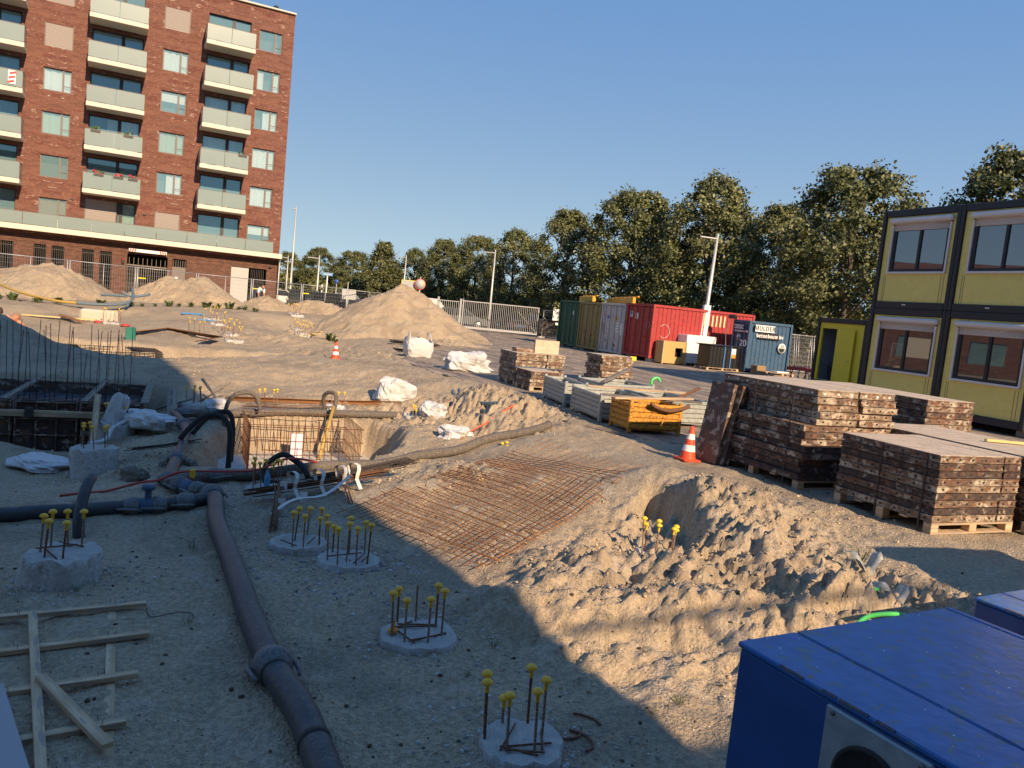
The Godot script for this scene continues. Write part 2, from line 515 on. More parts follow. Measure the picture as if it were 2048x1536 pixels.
	M.sign_blue = mat(lin(0.05, 0.28, 0.58), 0.5)
	M.sign_white = mat(lin(0.75, 0.75, 0.73), 0.5)
	M.sign_back = mat(lin(0.40, 0.40, 0.39), 0.5)
	M.sign_yellow = mat(lin(0.72, 0.62, 0.03), 0.5)
	M.sign_red = mat(lin(0.55, 0.03, 0.03), 0.5)
	M.lamp_grey = mat(lin(0.50, 0.50, 0.49), 0.45, null, 1.0, null, 1.0, true, 0.3)
	M.blue_flat = mat(lin(0.03, 0.10, 0.42), 0.5)
	M.cardboard = mat(lin(0.30, 0.19, 0.09), 0.9)
	M.tyre = mat(lin(0.015, 0.015, 0.015), 0.85)
	M.rim = mat(lin(0.40, 0.40, 0.41), 0.35, null, 1.0, null, 1.0, true, 0.7)
	M.car_glass = glass(lin(0.04, 0.05, 0.06), 0.9, 0.3, 0.03)
	M.tail_red = mat(lin(0.5, 0.02, 0.02), 0.3)
	M.tank = mat(W, 0.4, ntex(256, 136, 0.03, 3, lin(0.010, 0.010, 0.010), lin(0.022, 0.021, 0.02), [], 0.05), 1.0)
	M.strap_blue = mat(lin(0.06, 0.20, 0.50), 0.7)
	M.crane_yellow = mat(lin(0.66, 0.33, 0.02), 0.5)
	M.pink_board = mat(lin(0.72, 0.58, 0.66), 0.8)
	M.gravel_white = mat(W, 0.95, ntex(256, 137, 0.1, 4, lin(0.42, 0.36, 0.28), lin(0.68, 0.61, 0.50), [], 0.15), 1.5, fine, 1.0)

# ---------------------------------------------------------------- terrain
func controls() -> Array:
	# x, z, height
	return [[-2.15, -3.33, -.4], [-1.29, -3.47, -.4], [-.36, -3.63, -.4], [.65, -3.8, -.4], [1.4, -4.2, -.4], [-2.05, -4.58, -.4], [-1.18, -4.78, -.4], [.1, -4.9, -.4], [.89, -4.61, -.4], [-2.92, -5, -.4], [-2.11, -5.95, -.41], [-.72, -5.97, -.4], [-.2, -5.9, -.4], [-4.19, -6.39, -.47], [-3.85, -7.82, -.5], [-3.06, -8.19, -.46], [-2.29, -7.95, -.43], [-1.72, -7.38, -.42], [-4.67, -7.12, -.5], [1.44, -4.8, -.4], [-1.2, -2.2, -.36], [0, -2.2, -.36], [1.4, -2.6, -.36], [0, -.4, .05], [-3, -1.2, -.1], [3, -.4, .1], [-6, -3, -.4], [-6, -5.5, -.45],
	[.17, -5.75, -.13], [.6, -5.68, -.1], [1.12, -5.6, -.08], [1.57, -5.5, -.05], [2.02, -5.4, -.1], [.2, -5.2, -.38], [.97, -5.08, -.39], [1.5, -5.0, -.38], [2.4, -4.6, -.2], [3.2, -4.4, -.1],
	[-1.57, -8.04, -.38], [-.01, -6.54, -.34], [-.68, -7.23, -.37], [.01, -7.77, -.2], [-.87, -9.22, -.25], [.75, -9.34, -.05], [1.76, -9.73, 0], [.51, -11.8, -.02], [.58, -6.94, -.2], [.78, -6.13, -.15], [-.47, -10.43, -.2],
	[1.45, -7.14, -.28], [1.07, -7.16, -.24], [2.28, -9.71, .06], [1.9, -9.3, .06], [2.45, -8.1, .06], [2.35, -6.95, .05], [2.3, -6.38, .02], [1.95, -6.3, -.05],
	[3.77, -10.51, 0], [4.1, -9, 0], [4.44, -7.86, 0], [2.82, -7.09, 0], [3, -6.41, -.04], [3.91, -6.94, -.03], [5.06, -7.37, -.03], [3.76, -12.4, 0], [2.45, -5.85, -.03], [7, -6, 0], [8, -3, 0], [6, -1, .1],
	[-.1, -12.03, -.12], [.72, -13.25, -.04], [1.22, -14.17, 0], [2.1, -12.15, 0], [3.4, -12.9, 0], [-.73, -10.9, -.28], [-1.41, -10.2, -.4], [-1.53, -9.6, -.4], [-1.21, -11.59, -.42], [-.59, -12.56, -.34], [-1.32, -15.06, -.5], [-1.99, -15.63, -.55], [-.65, -15.17, -.4], [.03, -13.91, -.1], [-1.2, -18.34, .05], [-.44, -16.09, .1], [.28, -14.5, .1], [-1.6, -17.2, -.25],
	[-8.52, -15.9, -.25], [-7.91, -16.4, -.25], [-6.57, -17.4, -.2], [-5.89, -18.78, -.1], [-4.92, -21.48, .03], [-3.28, -20.63, .02], [-2.37, -22.09, 0], [-.29, -19.07, 0], [-4.8, -17.55, -.3], [-3.77, -18.08, -.25], [-5.79, -15.67, -.42], [-2.94, -17.2, -.42], [-4.03, -14.89, -.46], [-5.14, -13.72, -.47], [-5.88, -13.19, -.5], [-5.0, -11.84, -.5],
	[-6.3, -11.2, -.95], [-5.75, -9.71, -.85], [-6.6, -9.6, -.9], [-4.51, -9.15, -.6], [-3.95, -8.95, -.48], [-3.84, -9.39, -.46], [-5.7, -12.4, -.7], [-4.86, -10.96, -.55], [-8, -9.5, -.85], [-7, -7.2, -.55], [-10, -8, -.7],
	[-10.84, -24.6, -.3], [-13.45, -25.4, -.3], [-9.88, -26.44, -.3], [-7.9, -28.52, -.2], [-5.11, -28.37, -.1], [-3.66, -33.28, 0], [-16.82, -31.36, -.2], [-17.34, -27.67, -.2], [-13.92, -44.7, .4], [-9.83, -35.37, -.25], [-21.2, -44.84, .2], [-20.05, -31, .22], [-19.25, -32, .25], [-17.74, -33, .33], [-16.96, -34, .34], [-16.56, -35, .38], [-15.6, -37, .5], [-14.1, -37.5, .52], [-12.8, -40, .5], [-11.5, -43, .5], [-24, -34, .3], [-28, -40, 0], [-22, -26, -.2], [-14, -50, 0], [-6, -48, 0], [-11, -17.5, -.2], [-13.5, -15.5, -.3], [-17, -17, -.3]]

func make_terrain():
	n_big.seed = 4
	n_big.frequency = 0.22
	n_big.fractal_octaves = 3
	n_mid.seed = 9
	n_mid.frequency = 1.1
	n_mid.fractal_octaves = 4
	n_fine.seed = 17
	n_fine.frequency = 5.0
	n_fine.fractal_octaves = 3
	n_cell.seed = 5
	n_cell.noise_type = FastNoiseLite.TYPE_CELLULAR
	n_cell.cellular_return_type = FastNoiseLite.RETURN_DISTANCE
	n_cell.fractal_type = FastNoiseLite.FRACTAL_NONE
	n_cell.frequency = 2.3
	yard_poly = PackedVector2Array([Vector2(.9, -13.9), Vector2(2, -12.6), Vector2(3.6, -12.2), Vector2(6, -10.5), Vector2(9, -8), Vector2(14, -4), Vector2(34, -4), Vector2(34, -62), Vector2(-4.6, -62), Vector2(-3.6, -50), Vector2(-2.9, -46), Vector2(-2.3, -40), Vector2(-2.2, -33), Vector2(-3.4, -29), Vector2(-3.6, -24), Vector2(-2, -20.5), Vector2(0, -18), Vector2(.6, -15.5)])
	# dug pits: outline, floor, width of the wall
	pits = [
		[PackedVector2Array([Vector2(-4.0, -9.7), Vector2(-2.75, -10.05), Vector2(-1.95, -10.75), Vector2(-1.65, -12.0), Vector2(-1.95, -13.9), Vector2(-2.6, -14.35), Vector2(-4.0, -14.0), Vector2(-4.95, -13.2), Vector2(-4.65, -12.0), Vector2(-4.35, -10.6)]), -1.1, 0.42],
		[PackedVector2Array([Vector2(-10.5, -10.8), Vector2(-6.6, -11.6), Vector2(-6.0, -12.7), Vector2(-6.6, -15.3), Vector2(-9.3, -14.9), Vector2(-11, -13)]), -1.1, 0.6],
		[PackedVector2Array([Vector2(-20, -18.5), Vector2(-13.5, -19.4), Vector2(-11, -19.2), Vector2(-9.3, -19.4), Vector2(-8, -20.2), Vector2(-6.0, -22.6), Vector2(-6.6, -24.9), Vector2(-8.5, -24.6), Vector2(-10.5, -23.9), Vector2(-12.8, -23.4), Vector2(-20, -22)]), -1.15, 0.8],
		[PackedVector2Array([Vector2(1.15, -6.85), Vector2(1.62, -6.75), Vector2(1.92, -7.1), Vector2(2.0, -7.7), Vector2(1.88, -8.5), Vector2(1.55, -8.65), Vector2(1.35, -8.0), Vector2(1.12, -7.4)]), -0.30, 0.22],
		[PackedVector2Array([Vector2(-2.3, -24.2), Vector2(-4.1, -24.6), Vector2(-4.3, -25.6), Vector2(-2.6, -25.5)]), -0.5, 0.4]]
	# x, z, radius x, radius z, turn, height, sharpness
	bumps = [[-12.1, -17.7, 1.25, 1.3, 0.2, .72, 2.0], [-14.2, -17.0, 2.0, 1.6, 0.0, .6, 2.0],
		[2.3, -8.0, .5, .85, 0.1, .22, 2.5], [2.25, -7.2, .35, .4, 0.2, .10, 2.5], [1.8, -9.0, .5, .36, 0.1, .16, 2.5],
		[3.0, -6.1, .26, .3, 0.4, -.32, 3.0], [2.55, -5.72, .35, .3, 0, .12, 2.5], [2.15, -5.95, .22, .3, .3, -.16, 3.0], [2.5, -6.55, .4, .3, 0, .07, 2.5],
		[-.5, -14.9, .6, .35, .4, -.2, 2.5], [.05, -14.6, .7, .45, .6, .16, 2.0], [-.7, -16.8, .55, .75, .2, .2, 2.0], [-1.15, -16.1, .3, .5, .3, -.15, 2.5],
		[-.55, -9.9, .55, .2, -.6, .10, 2.0], [-1.05, -8.9, .35, .2, -.5, .08, 2.0],
		[-8.2, -29.6, 1.6, .9, .2, .25, 2.0], [-10.6, -26.2, .7, .35, 0, -.25, 3.0], [-7.2, -31, 1.0, 2.2, .3, -.35, 3.0], [-2.6, -17.6, 1.2, .6, .4, .12, 2.0], [-7.0, -7.0, .9, .35, .4, -.25, 2.5], [-3.85, -5.35, .28, .3, 0, -.22, 3.0],
		[-1.5, -26.6, 1.5, 1.0, .3, .12, 2.0]]
	# clumpy ground: x, z, radius, strength
	rough = [[1.1, -5.7, 1.3, .055], [2.1, -7.6, 1.1, .10], [2.6, -6.0, 1.1, .075], [3.2, -5.6, .9, .07], [.9, -6.6, .9, .045], [-.3, -15.5, 1.9, .13], [-.2, -13.2, 1.2, .08], [-.9, -9.7, .9, .05], [-4.6, -9.6, .5, .08], [-2.6, -15.9, 1.4, .07], [-9.4, -29.5, 2.2, .10], [-5.2, -25.5, 2.5, .08], [3.2, -8.2, 1.0, .03]]
	for pt in pits:
		var bb := Rect2(pt[0][0], Vector2.ZERO)
		for v in pt[0]:
			bb = bb.expand(v)
		pt.append(bb.grow(1.2))
	bake_base()
	var xs := PackedFloat32Array()
	var x := 0.0
	while x < 900.0:
		xs.append(x)
		x += 0.034 if x < 3.8 else (0.034 + (x - 3.8) * 0.013 if x < 60 else x * 0.06)
	var xx := PackedFloat32Array()
	for i in range(xs.size() - 1, 0, -1):
		xx.append(-xs[i])
	xx.append_array(xs)
	var zz := PackedFloat32Array()
	var z := -5.0
	var zn := PackedFloat32Array()
	while z < 60.0:
		zn.append(-z)
		z += 0.4 if z < 0.0 else (0.12 if z < 2.6 else (maxf(0.03, z * 0.0066) if z < 62.0 else z * 0.06))
	while z < 1200.0:
		zn.append(-z)
		z += z * 0.06
	zz = zn
	var nx := xx.size()
	var nzc := zz.size()
	var vs := PackedVector3Array()
	var cs := PackedColorArray()
	vs.resize(nx * nzc)
	cs.resize(nx * nzc)
	for j in nzc:
		for i in nx:
			var h := height(xx[i], zz[j], true)
			vs[j * nx + i] = Vector3(xx[i], h, zz[j])
			cs[j * nx + i] = sand_tint(xx[i], zz[j])
	ground_part("ground", grid_mesh(vs, cs, nx, nzc), M.sand)

func grid_mesh(vs: PackedVector3Array, cs: PackedColorArray, nx: int, nzc: int) -> ArrayMesh:
	var ns := PackedVector3Array()
	ns.resize(vs.size())
	for j in nzc:
		var j0 := maxi(j - 1, 0) * nx
		var j1 := mini(j + 1, nzc - 1) * nx
		for i in nx:
			var a := vs[j * nx + mini(i + 1, nx - 1)] - vs[j * nx + maxi(i - 1, 0)]
			var b := vs[j0 + i] - vs[j1 + i]
			ns[j * nx + i] = b.cross(a).normalized()
	var idx := PackedInt32Array()
	idx.resize((nx - 1) * (nzc - 1) * 6)
	var k := 0
	for j in nzc - 1:
		for i in nx - 1:
			var p := j * nx + i
			idx[k] = p
			idx[k + 1] = p + nx
			idx[k + 2] = p + nx + 1
			idx[k + 3] = p
			idx[k + 4] = p + nx + 1
			idx[k + 5] = p + 1
			k += 6
	var arr := []
	arr.resize(Mesh.ARRAY_MAX)
	arr[Mesh.ARRAY_VERTEX] = vs
	arr[Mesh.ARRAY_NORMAL] = ns
	arr[Mesh.ARRAY_COLOR] = cs
	arr[Mesh.ARRAY_INDEX] = idx
	var me := ArrayMesh.new()
	me.add_surface_from_arrays(Mesh.PRIMITIVE_TRIANGLES, arr)
	return me

const GX0 := -30.0
const GZ0 := -52.0
const GS := 0.4
const GNX := 120
const GNZ := 140

func bake_base():
	var cp := controls()
	var n := cp.size()
	var px := PackedFloat32Array()
	var pz := PackedFloat32Array()
	var ph := PackedFloat32Array()
	var ps := PackedFloat32Array()
	for c in cp:
		px.append(c[0])
		pz.append(c[1])
		ph.append(c[2])
		var d := sqrt(c[0] * c[0] + c[1] * c[1])
		var s := 0.2 + d * 0.07
		ps.append(1.0 / (s * s))
	hgrid.resize(GNX * GNZ)
	for j in GNZ:
		var z := GZ0 + j * GS
		for i in GNX:
			var x := GX0 + i * GS
			var sw := 0.0
			var sh := 0.0
			for k in n:
				var dx := px[k] - x
				var dz := pz[k] - z
				var q := (dx * dx + dz * dz) * ps[k] + 0.08
				var w := 1.0 / (q * q)
				sw += w
				sh += w * ph[k]
			hgrid[j * GNX + i] = sh / sw

func base_h(x: float, z: float) -> float:
	var fx := (x - GX0) / GS
	var fz := (z - GZ0) / GS
	if fx < 0 or fz < 0 or fx >= GNX - 1 or fz >= GNZ - 1:
		fx = clampf(fx, 0, GNX - 1.001)
		fz = clampf(fz, 0, GNZ - 1.001)
	var i := int(fx)
	var j := int(fz)
	fx -= i
	fz -= j
	var p := j * GNX + i
	return lerpf(lerpf(hgrid[p], hgrid[p + 1], fx), lerpf(hgrid[p + GNX], hgrid[p + GNX + 1], fx), fz)

func poly_dist(poly: PackedVector2Array, p: Vector2) -> float:
	# distance to the outline, positive inside
	var d := 1e9
	var n := poly.size()
	for i in n:
		var c := Geometry2D.get_closest_point_to_segment(p, poly[i], poly[(i + 1) % n])
		d = minf(d, p.distance_squared_to(c))
	d = sqrt(d)
	return d if Geometry2D.is_point_in_polygon(p, poly) else -d

func height(x: float, z: float, detail := false) -> float:
	var h := base_h(x, z)
	if z < -66 or x < -40 or x > 40 or z > 5:
		return -0.10 if z < 5 else h
	var p := Vector2(x, z)
	var m := 0.0
	if detail:
		m = n_mid.get_noise_2d(x, z)
	for b in bumps:
		var dx: float = x - b[0]
		var dz: float = z - b[1]
		if absf(dx) > 5 or absf(dz) > 5:
			continue
		var c := cos(b[4])
		var s := sin(b[4])
		var u: float = (dx * c - dz * s) / b[2]
		var v: float = (dx * s + dz * c) / b[3]
		var q := u * u + v * v
		if q < 6.0:
			h += b[5] * exp(-pow(q, b[6] * 0.5))
	if z < -5.5 and z > -27 and x < 2.6:
		for pt in pits:
			var bb: Rect2 = pt[3]
			if not bb.has_point(p):
				continue
			var d := poly_dist(pt[0], p) + m * 0.16
			if d > -pt[2]:
				var t := smoothstep(-pt[2] * 0.25, pt[2] * 0.75, d)
				if pt[1] < h:
					h = lerpf(h, pt[1], t)
	if x > -7 and z < -3:
		var d := poly_dist(yard_poly, p)
		if d > -0.5:
			h = lerpf(h, -0.035, smoothstep(-0.5, 1.3, d))
	if detail and absf(x) < 40 and z > -66:
		var far := sqrt(x * x + z * z)
		var inyard := z < -4 and x > 4.0 and Geometry2D.is_point_in_polygon(p, yard_poly)
		if not inyard:
			h += m * 0.028 + n_big.get_noise_2d(x, z) * 0.035
			if far > 13.0:
				h += n_mid.get_noise_2d(x * 1.9 + 11.0, z * 1.9) * 0.05 * smoothstep(13.0, 20.0, far)
			if far < 34:
				h += n_fine.get_noise_2d(x, z) * 0.013
				if far < 13.0:
					h += n_fine.get_noise_2d(x * 3.1, z * 3.1) * 0.0055
				h -= 0.02 * (1.0 - smoothstep(0.0, 0.35, n_cell.get_noise_2d(x * 0.8, z * 0.8) + 1.0))
			for r in rough:
				var dx: float = x - r[0]
				var dz: float = z - r[1]
				var q: float = (dx * dx + dz * dz) / (r[2] * r[2])
				if q < 2.2:
					var k := exp(-q * q)
					var cl := 0.55 - (n_cell.get_noise_2d(x * 2.3 + m, z * 2.3) + 1.0)
					var cl2 := 0.55 - (n_cell.get_noise_2d(x * 5.3 + 40.0 + m * 0.4, z * 5.3 + m))
					h += r[3] * k * (cl * 0.8 + (cl2 - 1.0) * 0.4 + m * 1.2 + n_fine.get_noise_2d(x * 1.5, z * 1.5) * 0.9)
	return h

func G(x: float, z: float) -> float:
	return height(x, z, true)

func sand_tint(x: float, z: float) -> Color:
	# dry sand, with damp, dusty and gravelly patches that have outlines of their own
	var c := Color(0.57, 0.455, 0.32)
	if z < -64.0 or absf(x) > 36.0:
		return Color(0.10, 0.115, 0.045)
	var f := sqrt(x * x + z * z)
	var a := n_big.get_noise_2d(x * 0.7 + 30.0, z * 0.7)
	c = c.lerp(Color(0.52, 0.43, 0.315), smoothstep(-0.1, 0.35, a))
	var b := n_mid.get_noise_2d(x * 0.35 + 7.0, z * 0.35)
	c = c.lerp(Color(0.42, 0.335, 0.245), smoothstep(0.10, 0.26, b) * 0.75)
	if f < 40.0:
		var g := n_mid.get_noise_2d(x * 1.6 - 20.0, z * 1.6)
		c = c.lerp(Color(0.60, 0.52, 0.42), smoothstep(0.22, 0.38, g) * 0.5)
	return c

func make_yard():
	var st := nst()
	var t := Geometry2D.triangulate_polygon(yard_poly)
	for i in range(0, t.size(), 3):
		var p := [yard_poly[t[i]], yard_poly[t[i + 1]], yard_poly[t[i + 2]]]
		if (p[1] - p[0]).cross(p[2] - p[0]) < 0:
			p = [p[0], p[2], p[1]]
		for v in p:
			var w := Vector3(v.x, 0, v.y)
			st.set_uv(Vector2(w.dot(FD) * 0.11, w.dot(GD) * 0.11))
			st.add_vertex(w)
	st.generate_normals()
	st.generate_tangents()
	ground_part("yard", st.commit(), M.yard)
	var road := nst()
	box(road, Vector3(0, -0.06, -77), Vector3(300, 0.1, 20), Basis(Vector3.UP, 0.05))
	ground_part("road", road, M.road)
	var vg := nst()
	box(vg, Vector3(0, -0.045, -64.5), Vector3(300, 0.1, 4.0), Basis(Vector3.UP, 0.05))
	ground_part("grass_verge", vg, M.verge)

func mound(n: String, label: String, cx: float, cz: float, rx: float, rz: float, turn: float, hh: float, sd: int, lumps := 0.25):
	var nn := FastNoiseLite.new()
	nn.seed = sd
	nn.frequency = 0.35
	nn.fractal_octaves = 4
	var k := 110
	var vs := PackedVector3Array()
	var cs := PackedColorArray()
	for j in k + 1:
		for i in k + 1:
			var u := (i / float(k) * 2 - 1) * 1.25
			var v := (j / float(k) * 2 - 1) * 1.25
			var w := Vector3(u * rx, 0, -v * rz).rotated(Vector3.UP, turn) + Vector3(cx, 0, cz)
			var a := atan2(v, u)
			var e := nn.get_noise_2d(w.x * 1.0, w.z * 1.0)
			var q := sqrt(u * u + v * v) * (1.0 + 0.16 * sin(a * 2 + sd) + 0.1 * sin(a * 3 + sd * 2) + e * 0.25)
			var h := 1.0 - q
			h = h if h < 0.75 else 0.75 + (h - 0.75) * 0.45
			h = h * 1.16 + e * lumps * smoothstep(1.2, 0.5, q)
			var fine := n_mid.get_noise_2d(w.x * 1.7, w.z * 1.7) * 0.10 + n_fine.get_noise_2d(w.x * 0.8, w.z * 0.8) * 0.06
			w.y = base_h(w.x, w.z) - 0.08 + maxf(h, -0.25) * hh + fine
			vs.append(w)
			var c := sand_tint(w.x, w.z)
			var gr := nn.get_noise_2d(w.x * 2.2 + 50, w.z * 2.2)
			c = c.lerp(Color(0.45, 0.36, 0.26), smoothstep(0.1, 0.3, gr) * 0.5)
			cs.append(c)
	# rows run towards the viewer's far side, so keep the winding of grid_mesh
	var me := grid_mesh(vs, cs, k + 1, k + 1)
	solo(n, label, "sand mound", me, M.sand, Transform3D.IDENTITY, "sand mounds on the site")

func make_mounds():
	mound("sand_mound", "tall steep sand pile with a pointed top beside the sliding gate", -6.0, -39.6, 4.4, 4.6, 0.2, 2.2, 3, 0.2)
	mound("sand_mound", "long broad sand mound in front of the barred garage windows", -22.6, -37.0, 4.7, 2.6, 0.89, 1.75, 8)
	mound("sand_mound", "long lumpy sand mound in front of the garage entrance and grey door", -17.3, -41.0, 4.4, 2.3, 0.78, 1.55, 14, 0.35)
	mound("sand_mound", "low sand mound behind which a person in white bends down", -14.2, -44.0, 2.3, 1.7, 0.7, 0.95, 21, 0.3)
	mound("sand_mound", "small sand mound between the bending person and the tall sand pile", -11.8, -45.6, 2.6, 1.8, 0.5, 0.9, 25, 0.3)
	mound("gravel_mound", "flat heap of pale gravel at the toe of the tall sand pile", -2.9, -35.0, 1.6, 1.1, 0.3, 0.32, 31, 0.3)

# ---------------------------------------------------------------- block of flats
func pierced(st: SurfaceTool, x0: float, x1: float, y0: float, y1: float, holes: Array, z: float, depth: float):
	# a wall in x, y with rectangular openings [x0, x1, y0, y1] and their reveals
	var xs := [x0, x1]
	var ys := [y0, y1]
	for h in holes:
		for v in [h[0], h[1]]:
			if v > x0 and v < x1 and not xs.has(v):
				xs.append(v)
		for v in [h[2], h[3]]:
			if v > y0 and v < y1 and not ys.has(v):
				ys.append(v)
	xs.sort()
	ys.sort()
	for j in ys.size() - 1:
		var run := -1
		for i in xs.size():
			var solid := false
			if i < xs.size() - 1:
				solid = true
				var cx: float = (xs[i] + xs[i + 1]) * 0.5
				var cy: float = (ys[j] + ys[j + 1]) * 0.5
				for h in holes:
					if cx > h[0] and cx < h[1] and cy > h[2] and cy < h[3]:
						solid = false
						break
			if solid and run < 0:
				run = i
			if not solid and run >= 0:
				quad(st, Vector3(xs[run], ys[j], z), Vector3(xs[run], ys[j + 1], z), Vector3(xs[i], ys[j + 1], z), Vector3(xs[i], ys[j], z))
				run = -1
	for h in holes:
		var a: float = h[0]
		var b: float = h[1]
		var c: float = h[2]
		var d: float = h[3]
		var zb := z - depth
		quad(st, Vector3(a, c, z), Vector3(a, c, zb), Vector3(a, d, zb), Vector3(a, d, z))
		quad(st, Vector3(b, c, zb), Vector3(b, c, z), Vector3(b, d, z), Vector3(b, d, zb))
		quad(st, Vector3(a, d, z), Vector3(a, d, zb), Vector3(b, d, zb), Vector3(b, d, z))
		quad(st, Vector3(a, c, zb), Vector3(a, c, z), Vector3(b, c, z), Vector3(b, c, zb))

func cloth(st: SurfaceTool, x0: float, x1: float, y0: float, y1: float, z: float, amp := 0.035, waves := 12.0):
	var n := int(maxf(8, (x1 - x0) * 18))
	for i in n:
		var a := x0 + (x1 - x0) * i / n
		var b := x0 + (x1 - x0) * (i + 1) / n
		var za := z + amp * sin(a * waves) + amp * 0.5 * sin(a * waves * 2.3)
		var zb := z + amp * sin(b * waves) + amp * 0.5 * sin(b * waves * 2.3)
		quad(st, Vector3(a, y0, za), Vector3(a, y1, za), Vector3(b, y1, zb), Vector3(b, y0, zb))

func window_in(par: Node3D, x0: float, x1: float, y0: float, y1: float, z: float, split: float, look: String, frame_mat: Material, low_door := false):
	# a window: frame, panes, and what hangs behind them
	var st := nst()
	var f := 0.07
	box(st, Vector3((x0 + x1) * 0.5, y0 + f * 0.5, z), Vector3(x1 - x0, f, 0.08))
	box(st, Vector3((x0 + x1) * 0.5, y1 - f * 0.5, z), Vector3(x1 - x0, f, 0.08))
	box(st, Vector3(x0 + f * 0.5, (y0 + y1) * 0.5, z), Vector3(f, y1 - y0 - 2 * f, 0.08))
	box(st, Vector3(x1 - f * 0.5, (y0 + y1) * 0.5, z), Vector3(f, y1 - y0 - 2 * f, 0.08))
	var xm := x0 + (x1 - x0) * split
	box(st, Vector3(xm, (y0 + y1) * 0.5, z), Vector3(0.11 if not low_door else 0.22, y1 - y0 - 2 * f, 0.09))
	if not low_door:
		box(st, Vector3((xm + x1) * 0.5, y0 + (y1 - y0) * 0.30, z + 0.03), Vector3(x1 - xm - f, 0.03, 0.03))
	var w := part(par, "window", st, frame_mat)
	for q in [[x0 + f, xm - 0.05], [xm + 0.05, x1 - f]]:
		var g := nst()
		quad(g, Vector3(q[0], y0 + f, z - 0.01), Vector3(q[0], y1 - f, z - 0.01), Vector3(q[1], y1 - f, z - 0.01), Vector3(q[1], y0 + f, z - 0.01))
		part(w, "pane", g, M.coated)
	var r := nst()
	var zb := z - 0.75
	quad(r, Vector3(x0, y0, zb), Vector3(x0, y1, zb), Vector3(x1, y1, zb), Vector3(x1, y0, zb))
	quad(r, Vector3(x0, y0, z), Vector3(x0, y1, z), Vector3(x0, y1, zb), Vector3(x0, y0, zb))
	quad(r, Vector3(x1, y0, zb), Vector3(x1, y1, zb), Vector3(x1, y1, z), Vector3(x1, y0, z))
	quad(r, Vector3(x0, y1, zb), Vector3(x0, y1, z), Vector3(x1, y1, z), Vector3(x1, y1, zb))
	quad(r, Vector3(x0, y0, z), Vector3(x0, y0, zb), Vector3(x1, y0, zb), Vector3(x1, y0, z))
	part(w, "room_recess", r, M.room)
	var c := nst(true)
	var zc := z - 0.16
	var cm: Material = M.curtain
	match look:
		"full":
			cloth(c, x0 + 0.05, x1 - 0.05, y0, y1, zc)
		"half":
			cloth(c, x0 + 0.05 + (x1 - x0) * 0.35, x1 - 0.05, y0, y1, zc)
		"sides":
			cloth(c, x0 + 0.05, x0 + (x1 - x0) * 0.3, y0, y1, zc)
			cloth(c, x1 - (x1 - x0) * 0.28, x1 - 0.05, y0, y1, zc)
		"low":
			cloth(c, x0 + 0.05, x1 - 0.05, y0, y0 + (y1 - y0) * 0.25, zc)
		"roller":
			quad(c, Vector3(x0 + 0.05, y0 + (y1 - y0) * 0.52, zc), Vector3(x0 + 0.05, y1, zc), Vector3(x1 - 0.05, y1, zc), Vector3(x1 - 0.05, y0 + (y1 - y0) * 0.52, zc))
		"green":
			cloth(c, x0 + 0.05, x1 - 0.05, y0, y1, zc)
			cm = M.curtain_green
		"brown":
			cloth(c, x0 + 0.05, x1 - 0.05, y0, y1, zc)
			cm = M.curtain_brown
		_:
			return
	part(w, "curtain", c, cm)

